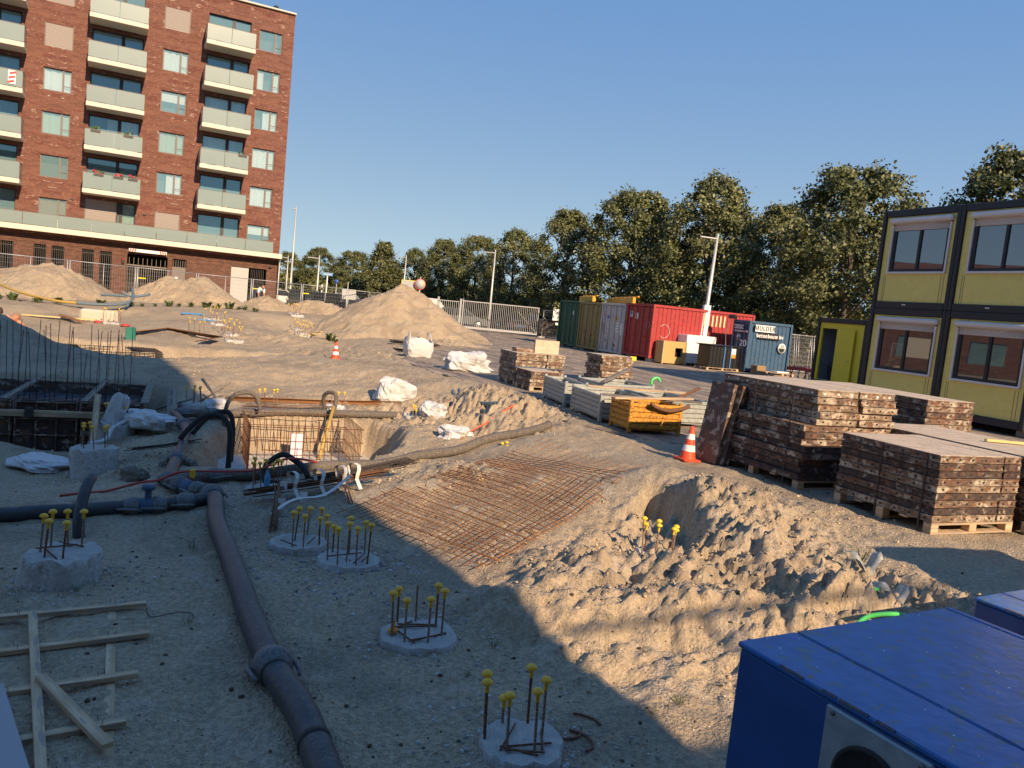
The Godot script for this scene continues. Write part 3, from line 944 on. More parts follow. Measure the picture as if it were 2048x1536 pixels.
func make_block_of_flats():
	var t := thing("apartment_building", "tall red-brown brick block of flats with frosted glass balconies", "apartment building", Vector3(-19.1, 0, -61.25), BLOCK)
	var H0 := 4.3
	var ST := 2.88
	var top := H0 + ST * 6 + 0.72
	var left := -27.0
	var depth := 0.16
	var holes := []
	var wins := []   # x0, x1, y0, y1, look
	var looks_r := ["roller", "full", "full", "half", "sides", "empty"]
	var looks_c := ["shut", "half", "green", "roller", "full", "shut"]
	var looks_l := ["brown", "dark", "green", "full", "shut", "shut"]
	for k in 6:
		var y1 := 6.3 + ST * k
		var y0 := y1 - 1.5
		for q in [[-2.5, -0.83, looks_r[k]], [-8.95, -7.26, looks_c[k]], [-16.18, -14.5, looks_l[k]], [-24.6, -22.9, "full"]]:
			holes.append([q[0], q[1], y0, y1])
			wins.append([q[0], q[1], y0, y1, q[2]])
	var doors := []
	for k in 6:
		var y0 := H0 + ST * k
		for q in [[-6.05, -3.1, ["low", "low", "full", "full", "empty", "empty"][k]], [-13.4, -10.2, ["shut_half", "dark", "half", "empty", "empty", "empty"][k]], [-20.7, -17.5, ["dark", "dark", "empty", "empty", "empty", "full"][k]]]:
			holes.append([q[0], q[1], y0, y0 + 2.3])
			doors.append([q[0], q[1], y0, y0 + 2.3, q[2]])
	var st := nst()
	pierced(st, left, 0.0, 3.75, top, holes, 0.0, depth + 0.14)
	# other sides and the roof
	quad(st, Vector3(0, 0, 0), Vector3(0, top, 0), Vector3(0, top, -13), Vector3(0, 0, -13))
	quad(st, Vector3(left, 0, -13), Vector3(left, top, -13), Vector3(left, top, 0), Vector3(left, 0, 0))
	quad(st, Vector3(0, 0, -13), Vector3(0, top, -13), Vector3(left, top, -13), Vector3(left, 0, -13))
	quad(st, Vector3(left, top, 0), Vector3(left, top, -13), Vector3(0, top, -13), Vector3(0, top, 0))
	part(t, "wall", st, M.brick)
	var rc := nst()
	cbox(rc, Vector3(left * 0.5, top + 0.06, 0.0), Vector3(-left + 0.1, 0.12, 0.4), 0.02)
	cbox(rc, Vector3(-0.1, top + 0.06, -6.6), Vector3(0.4, 0.12, 12.8), 0.02)
	part(t, "roof_coping", rc, M.slab)
	var vc := nst(true)
	lathe(vc, [Vector2(0.12, 0), Vector2(0.12, 0.25), Vector2(0.2, 0.27), Vector2(0.22, 0.4), Vector2(0.12, 0.52), Vector2(0, 0.55)], 10)
	part(t, "roof_vent", vc, M.black, at(-1.35, top, -0.6))
	for w in wins:
		if w[4] == "shut":
			blind_panel(t, w)
		else:
			window_in(t, w[0], w[1], w[2], w[3], -depth, 0.70, w[4], M.win_frame)
	for w in doors:
		if w[4] == "shut_half":
			blind_panel(t, [w[0], w[0] + 2.0, w[2], w[3]])
			window_in(t, w[0] + 2.02, w[1], w[2], w[3], -depth - 0.1, 0.2, "green", M.win_dark, true)
		else:
			window_in(t, w[0], w[1], w[2], w[3], -depth - 0.1, 0.60, w[4], M.win_dark, true)
	# balconies
	for k in range(1, 6):
		for q in [[-6.28, -2.95], [-13.55, -10.0], [-20.9, -17.15]]:
			balcony(t, q[0], q[1], H0 + ST * k - 0.02, k)
	long_gallery(t, left, H0 - 0.02)
	ground_storey(t, left)
	# downpipe on the corner
	var dp := nst(true)
	tube(dp, [Vector3(0.06, 0, 0.08), Vector3(0.06, 4.0, 0.08)], 0.05, 8)
	part(t, "downpipe", dp, M.lamp_grey)
	# rust streaks' source: small wall lamps and vents
	for q in [[-9.6, 6.0], [-14.2, 6.4], [-3.0, 5.9], [-0.55, 3.3]]:
		var b := nst()
		cbox(b, Vector3(q[0], q[1], 0.05), Vector3(0.2, 0.09, 0.1), 0.01)
		part(t, "wall_lamp", b, M.win_dark)
	# things hung on balconies
	var fl := nst()
	box(fl, Vector3(-17.75, H0 + ST * 3 + 0.55, 1.83), Vector3(0.42, 0.85, 0.02))
	var flag := part(t, "banner", fl, M.sign_white)
	for y in [-0.28, 0.0, 0.28]:
		var rs := nst()
		box(rs, Vector3(-17.75 + y * 0.2, H0 + ST * 3 + 0.55 + y, 1.846), Vector3(0.38, 0.13, 0.012), Basis(Vector3(0, 0, 1), 0.35))
		part(flag, "red_stripe", rs, M.sign_red)
	for q in [[-12.9, 2, 6], [-10.9, 2, 4], [-12.6, 1, 9], [-11.4, 1, 6], [-10.5, 1, 6], [-3.4, 2, 3]]:
		var pb := nst()
		var fm := nst()
		var y0 := H0 + ST * float(q[1]) + 1.03
		box(pb, Vector3(q[0], y0 - 0.08, 1.72), Vector3(0.6, 0.16, 0.18))
		var box_ := part(t, "planter", pb, M.win_dark)
		for i in int(q[2]) * 3:
			var p := Vector3(q[0] + rng.randf_range(-0.32, 0.32), y0 + rng.randf_range(0.0, 0.24), 1.72 + rng.randf_range(-0.1, 0.1))
			fm.set_color(Color(0.42, 0.02, 0.06) if int(q[1]) == 1 and i % 2 == 0 else Color(0.05, 0.09, 0.02))
			leaf_card(fm, p, 0.07, Vector3(rng.randf_range(-1, 1), rng.randf_range(0, 1), 1).normalized())
		part(box_, "flowers", fm, M.leaf)

func leaf_card(st: SurfaceTool, p: Vector3, s: float, nrm: Vector3):
	var u := nrm.cross(Vector3(rng.randf_range(-1, 1), 1, rng.randf_range(-1, 1))).normalized() * s
	var v := nrm.cross(u).normalized() * s * 1.4
	tri(st, p - u, p + v, p + u)
	tri(st, p - u, p + u, p - v)

func blind_panel(t: Node3D, w: Array):
	var st := nst()
	var n := 14
	var hh: float = (w[3] - w[2]) / n
	for i in n:
		cbox(st, Vector3((w[0] + w[1]) * 0.5, w[2] + hh * (i + 0.5), -0.05), Vector3(w[1] - w[0] - 0.1, hh * 0.98, 0.03), 0.008)
	var b := part(t, "roller_shutter", st, M.blind)
	for x in [w[0] + 0.03, w[1] - 0.03]:
		var f := nst()
		box(f, Vector3(x, (w[2] + w[3]) * 0.5, -0.04), Vector3(0.06, w[3] - w[2], 0.08))
		part(b, "guide_rail", f, M.win_frame)

func balcony(t: Node3D, x0: float, x1: float, y: float, k: int):
	var e := 1.8
	var st := nst()
	cbox(st, Vector3((x0 + x1) * 0.5, y - 0.16, e * 0.5), Vector3(x1 - x0, 0.3, e), 0.015)
	var b := part(t, "balcony", st, M.slab)
	var xm := (x0 + x1) * 0.5
	var h := 1.02
	var i := 0
	for q in [[Vector3(x0 + 0.02, 0, e - 0.03), Vector3(xm - 0.015, 0, e - 0.03)], [Vector3(xm + 0.015, 0, e - 0.03), Vector3(x1 - 0.02, 0, e - 0.03)], [Vector3(x0 + 0.03, 0, 0.04), Vector3(x0 + 0.03, 0, e - 0.06)], [Vector3(x1 - 0.03, 0, 0.04), Vector3(x1 - 0.03, 0, e - 0.06)]]:
		var g := nst()
		var a: Vector3 = q[0] + Vector3(0, y + 0.03 + h * 0.5, 0)
		var c: Vector3 = q[1] + Vector3(0, y + 0.03 + h * 0.5, 0)
		bar(g, a, c, 0.018, h)
		part(b, "glass_panel", g, M.frosted)
		i += 1
	var r := nst()
	bar(r, Vector3(x0 + 0.02, y + h + 0.05, e - 0.03), Vector3(x1 - 0.02, y + h + 0.05, e - 0.03), 0.04, 0.03)
	bar(r, Vector3(x0 + 0.03, y + h + 0.05, 0.02), Vector3(x0 + 0.03, y + h + 0.05, e - 0.03), 0.04, 0.03)
	bar(r, Vector3(x1 - 0.03, y + h + 0.05, 0.02), Vector3(x1 - 0.03, y + h + 0.05, e - 0.03), 0.04, 0.03)
	part(b, "handrail", r, M.win_frame)
	if (k + int(absf(x0))) % 3 != 0:
		var f := nst()
		cbox(f, Vector3(x0 + 0.9, y + 0.36, 0.9), Vector3(0.55, 0.7, 0.5), 0.03)
		part(b, "balcony_chair", f, M.curtain)
		var f2 := nst()
		cbox(f2, Vector3(x1 - 0.8, y + 0.3, 0.8), Vector3(0.7, 0.6, 0.6), 0.03)
		part(b, "balcony_table", f2, M.curtain)

func long_gallery(t: Node3D, left: float, y: float):
	var e := 0.75
	var st := nst()
	cbox(st, Vector3(left * 0.5 + 0.05, y - 0.17, e * 0.5), Vector3(-left + 0.1, 0.36, e), 0.015)
	var b := part(t, "gallery", st, M.slab)
	var x := -0.6
	while x > left:
		var w := 2.05
		var g := nst()
		bar(g, Vector3(x - w + 0.015, y + 0.44, e - 0.05), Vector3(x - 0.015, y + 0.44, e - 0.05), 0.018, 0.8)
		part(b, "glass_panel", g, M.frosted)
		x -= w
	var r := nst()
	bar(r, Vector3(left, y + 0.86, e - 0.05), Vector3(-0.6, y + 0.86, e - 0.05), 0.04, 0.03)
	part(b, "handrail", r, M.win_frame)
	for q in [[-16.0, 0.5], [-13.1, 0.4], [-15.2, 0.5], [-9.6, 0.6], [-5.2, 0.9], [-4.2, 0.6], [-1.6, 0.7]]:
		var f := nst()
		cbox(f, Vector3(q[0], y + 0.3, 0.4), Vector3(q[1], 0.6, 0.3), 0.03)
		part(b, "gallery_furniture", f, M.curtain)

func ground_storey(t: Node3D, left: float):
	var z := -0.25
	var slots := []
	var x := -11.57
	for q in [[-12.33, -11.57], [-13.45, -12.7], [-15.3, -14.54], [-16.36, -15.62], [-18.3, -17.55], [-19.4, -18.65], [-21.2, -20.45], [-22.3, -21.55]]:
		slots.append([q[0], q[1], 0.35, 3.1])
	var garage := [-10.58, -7.9, 0.0, 3.12]
	var door := [-7.56, -6.61, 0.0, 3.08]
	var gate := [-3.43, -0.83, 0.0, 3.02]
	var st := nst()
	pierced(st, left, 0.0, 0.0, 3.95, slots + [garage, door, gate], z, 0.35)
	quad(st, Vector3(-0.001, 0, z), Vector3(-0.001, 3.95, z), Vector3(-0.001, 3.95, -2), Vector3(-0.001, 0, -2))
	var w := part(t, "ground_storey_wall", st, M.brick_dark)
	# soldier course over the openings and recessed brick panels
	var sc := nst()
	var xx := -0.2
	while xx > left:
		cbox(sc, Vector3(xx, 3.4, z + 0.012), Vector3(0.085, 0.42, 0.02), 0.004)
		xx -= 0.1
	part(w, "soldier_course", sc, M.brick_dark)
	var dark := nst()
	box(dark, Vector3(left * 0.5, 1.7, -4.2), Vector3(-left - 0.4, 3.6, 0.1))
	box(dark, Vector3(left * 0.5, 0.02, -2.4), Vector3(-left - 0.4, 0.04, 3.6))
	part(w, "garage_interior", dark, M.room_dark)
	for s in slots:
		var g := nst()
		var n := 6
		for i in n:
			var px: float = lerpf(s[0], s[1], (i + 0.5) / n)
			box(g, Vector3(px, (s[2] + s[3]) * 0.5, z - 0.12), Vector3(0.035, s[3] - s[2], 0.035))
		for yy in [s[2] + 0.2, s[3] - 0.25]:
			box(g, Vector3((s[0] + s[1]) * 0.5, yy, z - 0.12), Vector3(s[1] - s[0], 0.04, 0.045))
		part(w, "window_bars", g, M.win_dark)
	# garage roller grille, height board, traffic light
	var gg := nst()
	for i in 18:
		box(gg, Vector3(lerpf(garage[0], garage[1], (i + 0.5) / 18.0), 1.15, z - 0.2), Vector3(0.035, 2.3, 0.035))
	box(gg, Vector3((garage[0] + garage[1]) * 0.5, 2.32, z - 0.2), Vector3(garage[1] - garage[0], 0.09, 0.06))
	for i in 9:
		box(gg, Vector3(lerpf(garage[0], garage[1], (i + 0.5) / 9.0), 2.62, z - 0.25), Vector3(0.03, 0.5, 0.03))
	part(w, "garage_grille", gg, M.win_frame)
	var hb := nst()
	cbox(hb, Vector3(-9.25, 3.38, 0.02), Vector3(2.5, 0.22, 0.03), 0.005)
	var board := part(w, "height_board", hb, M.sign_white)
	for sx in [-10.4, -10.24, -10.08, -8.42, -8.26, -8.1]:
		var rs := nst()
		box(rs, Vector3(sx, 3.38, 0.037), Vector3(0.08, 0.22, 0.006), Basis(Vector3(0, 0, 1), -0.4 if sx < -9 else 0.4))
		part(board, "red_stripe", rs, M.sign_red)
	var tl := nst()
	cbox(tl, Vector3(-10.85, 2.55, z + 0.1), Vector3(0.16, 0.42, 0.12), 0.02)
	var tlp := part(w, "traffic_light", tl, M.black)
	var lens := nst(true)
	lathe(lens, [Vector2(0.06, 0), Vector2(0.05, 0.03), Vector2(0, 0.04)], 10)
	part(tlp, "red_lens", lens, M.sign_red, Transform3D(Basis(Vector3.RIGHT, PI / 2), Vector3(-10.85, 2.66, z + 0.16)))
	var dd := nst()
	cbox(dd, Vector3((door[0] + door[1]) * 0.5, 1.25, z - 0.2), Vector3(door[1] - door[0], 2.5, 0.05), 0.01)
	for i in 6:
		box(dd, Vector3(lerpf(door[0], door[1], (i + 0.5) / 6.0), 2.78, z - 0.2), Vector3(0.035, 0.56, 0.035))
	var dr := part(w, "door", dd, M.win_frame)
	var ds := nst()
	box(ds, Vector3(-7.25, 1.7, z - 0.165), Vector3(0.2, 0.12, 0.01))
	part(dr, "door_notice", ds, M.sign_white)
	var gp := nst()
	cbox(gp, Vector3(-2.78, 1.5, z - 0.15), Vector3(1.3, 3.0, 0.06), 0.01)
	part(w, "gate_panel", gp, M.sign_back)
	var gb := nst()
	for i in 8:
		box(gb, Vector3(lerpf(-2.0, -0.95, (i + 0.5) / 8.0), 1.5, z - 0.2), Vector3(0.03, 3.0, 0.03))
	part(w, "gate_bars", gb, M.win_dark)

# ---------------------------------------------------------------- the building behind the photographer, whose shade lies on the sand
func make_shade_building():
	var t := thing("brick_apartment_building", "brick apartment building with a low wing behind the photographer", "apartment building", Vector3(6.6, 0, 4.24), BLOCK)
	var holes := []
	for k in 4:
		for i in 6:
			holes.append([-3.3 - i * 4.2, -1.5 - i * 4.2, 1.6 + k * 3.2, 3.2 + k * 3.2])
	var st := nst()
	pierced(st, -28, 0, -1, 17.0, holes, 0, 0.2)
	quad(st, Vector3(0, -1, 0), Vector3(0, 17.0, 0), Vector3(0, 17.0, -0.0) + Vector3(0, 0, 12), Vector3(0, -1, 12))
	quad(st, Vector3(-28, -1, 12), Vector3(-28, 17.0, 12), Vector3(-28, 17.0, 0), Vector3(-28, -1, 0))
	quad(st, Vector3(-28, 17.0, 0), Vector3(0, 17.0, 0), Vector3(0, 17.0, 12), Vector3(-28, 17.0, 12))
	quad(st, Vector3(0, -1, 12), Vector3(0, 17.0, 12), Vector3(-28, 17.0, 12), Vector3(-28, -1, 12))
	part(t, "wall", st, M.brick)
	for h in holes:
		var g := nst()
		quad(g, Vector3(h[0], h[2], 0.18), Vector3(h[0], h[3], 0.18), Vector3(h[1], h[3], 0.18), Vector3(h[1], h[2], 0.18))
		var w := part(t, "window", g, M.tinted)
		var r := nst()
		box(r, Vector3((h[0] + h[1]) * 0.5, (h[2] + h[3]) * 0.5, 0.6), Vector3(h[1] - h[0], h[3] - h[2], 0.1))
		part(w, "blind", r, M.curtain)
	var wing := nst()
	cbox(wing, Vector3(9.05, 1.95, 5), Vector3(18.1, 5.9, 10), 0.03)
	part(t, "low_wing", wing, M.render_pale)
	var rail := nst(true)
	tube(rail, [Vector3(0.1, 5.75, 0.12), Vector3(4.1, 5.75, 0.12)], 0.028, 6)
	for i in 3:
		tube(rail, [Vector3(1.0 + i * 1.35, 4.9, 0.12), Vector3(1.0 + i * 1.35, 5.75, 0.12)], 0.028, 6)
	tube(rail, [Vector3(1.0, 5.2, 0.12), Vector3(2.35, 5.75, 0.12)], 0.02, 6)
	part(t, "roof_railing", rail, M.galv_plain)
	# the street's other side, far beyond the picture's edge; the cabin windows mirror it
	var row := thing("brick_row_houses", "row of brick houses with pale panels outside the picture", "row houses", Vector3(-46, 0, -2), -PI / 2 + PI)
	var rh := []
	for i in 11:
		for k in 2:
			rh.append([1.2 + i * 4.2, 3.6 + i * 4.2, 1.0 + k * 3.2, 3.0 + k * 3.2])
	var rw := nst()
	pierced(rw, 0, 47, -0.5, 8.5, rh, 0, 0.15)
	quad(rw, Vector3(0, 8.5, 0), Vector3(0, 10.5, -5), Vector3(47, 10.5, -5), Vector3(47, 8.5, 0))
	quad(rw, Vector3(0, 10.5, -5), Vector3(0, -0.5, -5), Vector3(47, -0.5, -5), Vector3(47, 10.5, -5))
	part(row, "wall", rw, M.brick)
	for h in rh:
		var pn := nst()
		box(pn, Vector3((h[0] + h[1]) * 0.5, (h[2] + h[3]) * 0.5, -0.12), Vector3(h[1] - h[0], h[3] - h[2], 0.04))
		part(row, "pale_panel", pn, M.slab if int(h[0] * 3.0) % 2 == 0 else M.coated)
	var gb := nst()
	cbox(gb, Vector3(0.75, 0.78, 1.25), Vector3(1.5, 1.66, 2.5), 0.03)
	solo("generator_cabinet", "tall closed generator cabinet standing outside the picture's edge", "generator", gb, M.c_blue, at(5.2, -0.02, -4.8, 0.24))

# ---------------------------------------------------------------- office cabins
func cabin(label: String, pos: Vector3, dirt: int) -> Node3D:
	# local x runs along the front (towards the viewer), z to the outside; the frame is 2.44 wide, 2.8 high, 6 deep
	var t := thing("office_cabin", label, "site cabin", pos, SITE - PI / 2, "stacked yellow and black site cabins")
	var W := 2.5
	var H := 2.8
	var D := 6.0
	var fr := nst()
	for sx in [0.06, W - 0.06]:
		for sz in [-0.06, -D + 0.06]:
			cbox(fr, Vector3(sx, H * 0.5, sz), Vector3(0.12, H - 0.006, 0.12), 0.012)
	for sy in [0.10, H - 0.09]:
		for sz in [-0.055, -D + 0.055]:
			cbox(fr, Vector3(W * 0.5, sy, sz), Vector3(W - 0.246, 0.19, 0.1), 0.012)
		for sx in [0.055, W - 0.055]:
			cbox(fr, Vector3(sx, sy, -D * 0.5), Vector3(0.1, 0.19, D - 0.246), 0.012)
	part(t, "frame", fr, M.frame_black)
	var roof := nst()
	box(roof, Vector3(W * 0.5, H - 0.03, -D * 0.5), Vector3(W - 0.23, 0.05, D - 0.23))
	box(roof, Vector3(W * 0.5, 0.12, -D * 0.5), Vector3(W - 0.23, 0.05, D - 0.23))
	part(t, "roof_and_floor", roof, M.frame_black)
	var wx0 := 0.36
	var wx1 := 2.26
	var wy0 := 1.0
	var wy1 := 2.42
	var wl := nst()
	pierced(wl, 0.13, W - 0.13, 0.2, H - 0.19, [[wx0, wx1, wy0, wy1]], -0.06, 0.06)
	part(t, "front_wall", wl, M.unit_yellow)
	for gx in [0.27, 0.33, W - 0.36, W - 0.27]:
		var gr := nst()
		box(gr, Vector3(gx, 0.58, -0.058), Vector3(0.008, 0.74, 0.006))
		part(t, "panel_joint", gr, M.frame_black)
	var sd := nst()
	box(sd, Vector3(0.04, H * 0.5, -D * 0.5), Vector3(0.05, H - 0.4, D - 0.24))
	box(sd, Vector3(W - 0.04, H * 0.5, -D * 0.5), Vector3(0.05, H - 0.4, D - 0.24))
	box(sd, Vector3(W * 0.5, H * 0.5, -D + 0.05), Vector3(W - 0.24, H - 0.4, 0.04))
	part(t, "side_wall", sd, M.unit_yellow)
	# window: pale surround, dark frame, two panes, roller shutter above
	var sr := nst()
	for q in [[Vector3((wx0 + wx1) * 0.5, wy0 + 0.02, -0.035), Vector3(wx1 - wx0, 0.06, 0.07)], [Vector3(wx0 + 0.025, (wy0 + wy1) * 0.5, -0.035), Vector3(0.055, wy1 - wy0 - 0.08, 0.06)], [Vector3(wx1 - 0.025, (wy0 + wy1) * 0.5, -0.035), Vector3(0.055, wy1 - wy0 - 0.08, 0.06)]]:
		cbox(sr, q[0], q[1], 0.008)
	var w := part(t, "window", sr, M.alu)
	var df := nst()
	var x0 := wx0 + 0.055
	var x1 := wx1 - 0.055
	var y0 := wy0 + 0.05
	for q in [[Vector3((x0 + x1) * 0.5, y0 + 0.04, -0.075), Vector3(x1 - x0, 0.08, 0.05)], [Vector3((x0 + x1) * 0.5, wy1 - 0.04, -0.075), Vector3(x1 - x0, 0.08, 0.05)], [Vector3(x0 + 0.05, (y0 + wy1) * 0.5, -0.075), Vector3(0.1, wy1 - y0 - 0.16, 0.05)], [Vector3(x1 - 0.04, (y0 + wy1) * 0.5, -0.075), Vector3(0.08, wy1 - y0 - 0.16, 0.05)], [Vector3((x0 + x1) * 0.5, (y0 + wy1) * 0.5, -0.075), Vector3(0.09, wy1 - y0 - 0.16, 0.055)]]:
		cbox(df, q[0], q[1], 0.008)
	part(w, "window_frame", df, M.frame_black)
	for q in [[x0 + 0.1, (x0 + x1) * 0.5 - 0.045], [(x0 + x1) * 0.5 + 0.045, x1 - 0.08]]:
		var g := nst(true)
		var nn := 8
		for i in nn:
			# panes bow very slightly, as thin double glazing does
			var a: float = lerpf(q[0], q[1], float(i) / nn)
			var b: float = lerpf(q[0], q[1], float(i + 1) / nn)
			var za := -0.085 - 0.004 * sin(PI * i / nn)
			var zb := -0.085 - 0.004 * sin(PI * (i + 1) / nn)
			quad(g, Vector3(a, y0 + 0.08, za), Vector3(a, wy1 - 0.08, za), Vector3(b, wy1 - 0.08, zb), Vector3(b, y0 + 0.08, zb))
		part(w, "pane", g, M.tinted)
	var sh := nst(true)
	for i in 6:
		var yy := wy1 - 0.02 - i * 0.035
		tube(sh, [Vector3(x0, yy, -0.05), Vector3(x1, yy, -0.05)], 0.0185, 6)
	part(w, "roller_shutter", sh, M.shutter)
	var bx := nst()
	cbox(bx, Vector3((wx0 + wx1) * 0.5, wy1 + 0.06, 0.01), Vector3(wx1 - wx0 + 0.1, 0.15, 0.15), 0.04)
	part(w, "shutter_box", bx, M.alu)
	var inn := nst()
	box(inn, Vector3(W * 0.5, 1.4, -1.9), Vector3(W - 0.3, 2.4, 0.05))
	part(t, "inner_wall", inn, M.room)
	var pl := nst()
	box(pl, Vector3(W * 0.45, 0.115, 0.0), Vector3(0.12, 0.03, 0.006))
	part(t, "number_plate", pl, M.alu)
	return t

func make_cabins():
	var post := Vector3(11.32, 0.17, -20.9)
	# FD runs away from the viewer; local x of a cabin runs towards the viewer, so a cabin starts at its far corner
	var c := FD * 2.5
	cabin("lower yellow site cabin next to the open toilet door", post + c, 0)
	cabin("lower yellow site cabin with a loose orange board inside its window", post, 1)
	cabin("upper yellow site cabin above the one next to the toilet door", post + c + Vector3(0, 2.8, 0), 2)
	cabin("upper yellow site cabin cut by the frame, highest under the tree", post + Vector3(0, 2.8, 0), 3)
	for k in [0.9, 3.4, 5.9]:
		for d in [0.35, 5.6]:
			var p: Vector3 = post + FD * (2.5 - k + 0.9) + GD * d
			var st := nst()
			cbox(st, Vector3(0, 0.084, 0), Vector3(0.55, 0.165, 0.4), 0.01)
			solo("timber_bearer", "grey block carrying the corners of the lower cabins", "bearer", st, M.wood_grey, at(p.x, 0.002, p.z, SITE), "blocks under the cabins")
	# loose board inside the second lower window
	var q := nst()
	cbox(q, Vector3(0.62, 1.66, -0.35), Vector3(0.3, 1.3, 0.03), 0.01)
	var bo := solo("orange_board", "orange-brown board with a round hole standing behind the lower window", "board", q, M.osb, Transform3D(Basis(Vector3.UP, SITE - PI / 2), post))
	var hole := nst(true)
	lathe(hole, [Vector2(0.07, 0), Vector2(0.07, 0.01), Vector2(0, 0.012)], 14)
	part(bo, "round_hole", hole, M.black, Transform3D(Basis(Vector3.RIGHT, PI / 2), Vector3(0.62, 1.25, -0.334)))
	make_toilet_cabin()

func make_toilet_cabin():
	var t := thing("toilet_cabin", "small yellow and black washroom cabin with its door open", "site cabin", Vector3(11.77, 0.14, -30.9), SITE - PI / 2)
	var W := 2.44
	var H := 2.6
	var D := 3.0
	var fr := nst()
	for sx in [0.06, W - 0.06]:
		for sz in [-0.06, -D + 0.06]:
			cbox(fr, Vector3(sx, H * 0.5, sz), Vector3(0.12, H, 0.12), 0.012)
	for sy in [0.09, H - 0.09]:
		cbox(fr, Vector3(W * 0.5, sy, -0.055), Vector3(W - 0.246, 0.18, 0.1), 0.012)
		cbox(fr, Vector3(W * 0.5, sy, -D + 0.055), Vector3(W - 0.246, 0.18, 0.1), 0.012)
		for sx in [0.055, W - 0.055]:
			cbox(fr, Vector3(sx, sy, -D * 0.5), Vector3(0.1, 0.18, D - 0.246), 0.012)
	part(t, "frame", fr, M.frame_black)
	var wl := nst()
	pierced(wl, 0.13, W - 0.13, 0.18, H - 0.18, [[0.25, 1.1, 0.19, 2.2]], -0.06, 0.08)
	part(t, "front_wall", wl, M.door_yellow)
	var inn := nst()
	box(inn, Vector3(W * 0.5, H * 0.5, -1.5), Vector3(W - 0.25, H - 0.3, 0.04))
	box(inn, Vector3(0.13, H * 0.5, -0.8), Vector3(0.03, H - 0.3, 1.4))
	box(inn, Vector3(1.5, H * 0.5, -0.8), Vector3(0.03, H - 0.3, 1.4))
	box(inn, Vector3(W * 0.5, 0.17, -1.0), Vector3(W - 0.25, 0.04, 1.8))
	box(inn, Vector3(W * 0.5, H - 0.15, -1.5), Vector3(W - 0.25, 0.05, D - 0.3))
	box(inn, Vector3(W - 0.05, H * 0.5, -D * 0.5), Vector3(0.04, H - 0.3, D - 0.2))
	box(inn, Vector3(0.05, H * 0.5, -D * 0.5), Vector3(0.04, H - 0.3, D - 0.2))
	part(t, "inner_wall", inn, M.room_grey)
	var pw := nst()
	box(pw, Vector3(0.62, 1.78, -1.46), Vector3(0.55, 0.62, 0.03))
	part(t, "frosted_window", pw, M.blind)
	var dn := nst()
	cbox(dn, Vector3(1.53, 1.2, 0.03), Vector3(0.86, 2.0, 0.045), 0.008)
	var door := part(t, "door", dn, M.door_yellow)
	var hd := nst(true)
	tube(hd, [Vector3(1.86, 1.02, 0.05), Vector3(1.86, 1.02, 0.1), Vector3(1.74, 1.02, 0.1)], 0.011, 6)
	part(door, "handle", hd, M.galv_plain)
	var disp := nst()
	cbox(disp, Vector3(0.68, 1.3, -0.95), Vector3(0.3, 0.4, 0.22), 0.04)
	solo("towel_dispenser", "white paper towel dispenser inside the washroom door", "dispenser", disp, M.curtain, t.transform)
	var bin := nst(true)
	lathe(bin, [Vector2(0.17, 0), Vector2(0.21, 0.5), Vector2(0.23, 0.52), Vector2(0.2, 0.62), Vector2(0.08, 0.68), Vector2(0, 0.68)], 14)
	solo("waste_bin", "black waste bin with a lid in the washroom doorway", "waste bin", bin, M.black, t.transform * at(0.62, 0.2, -0.5))

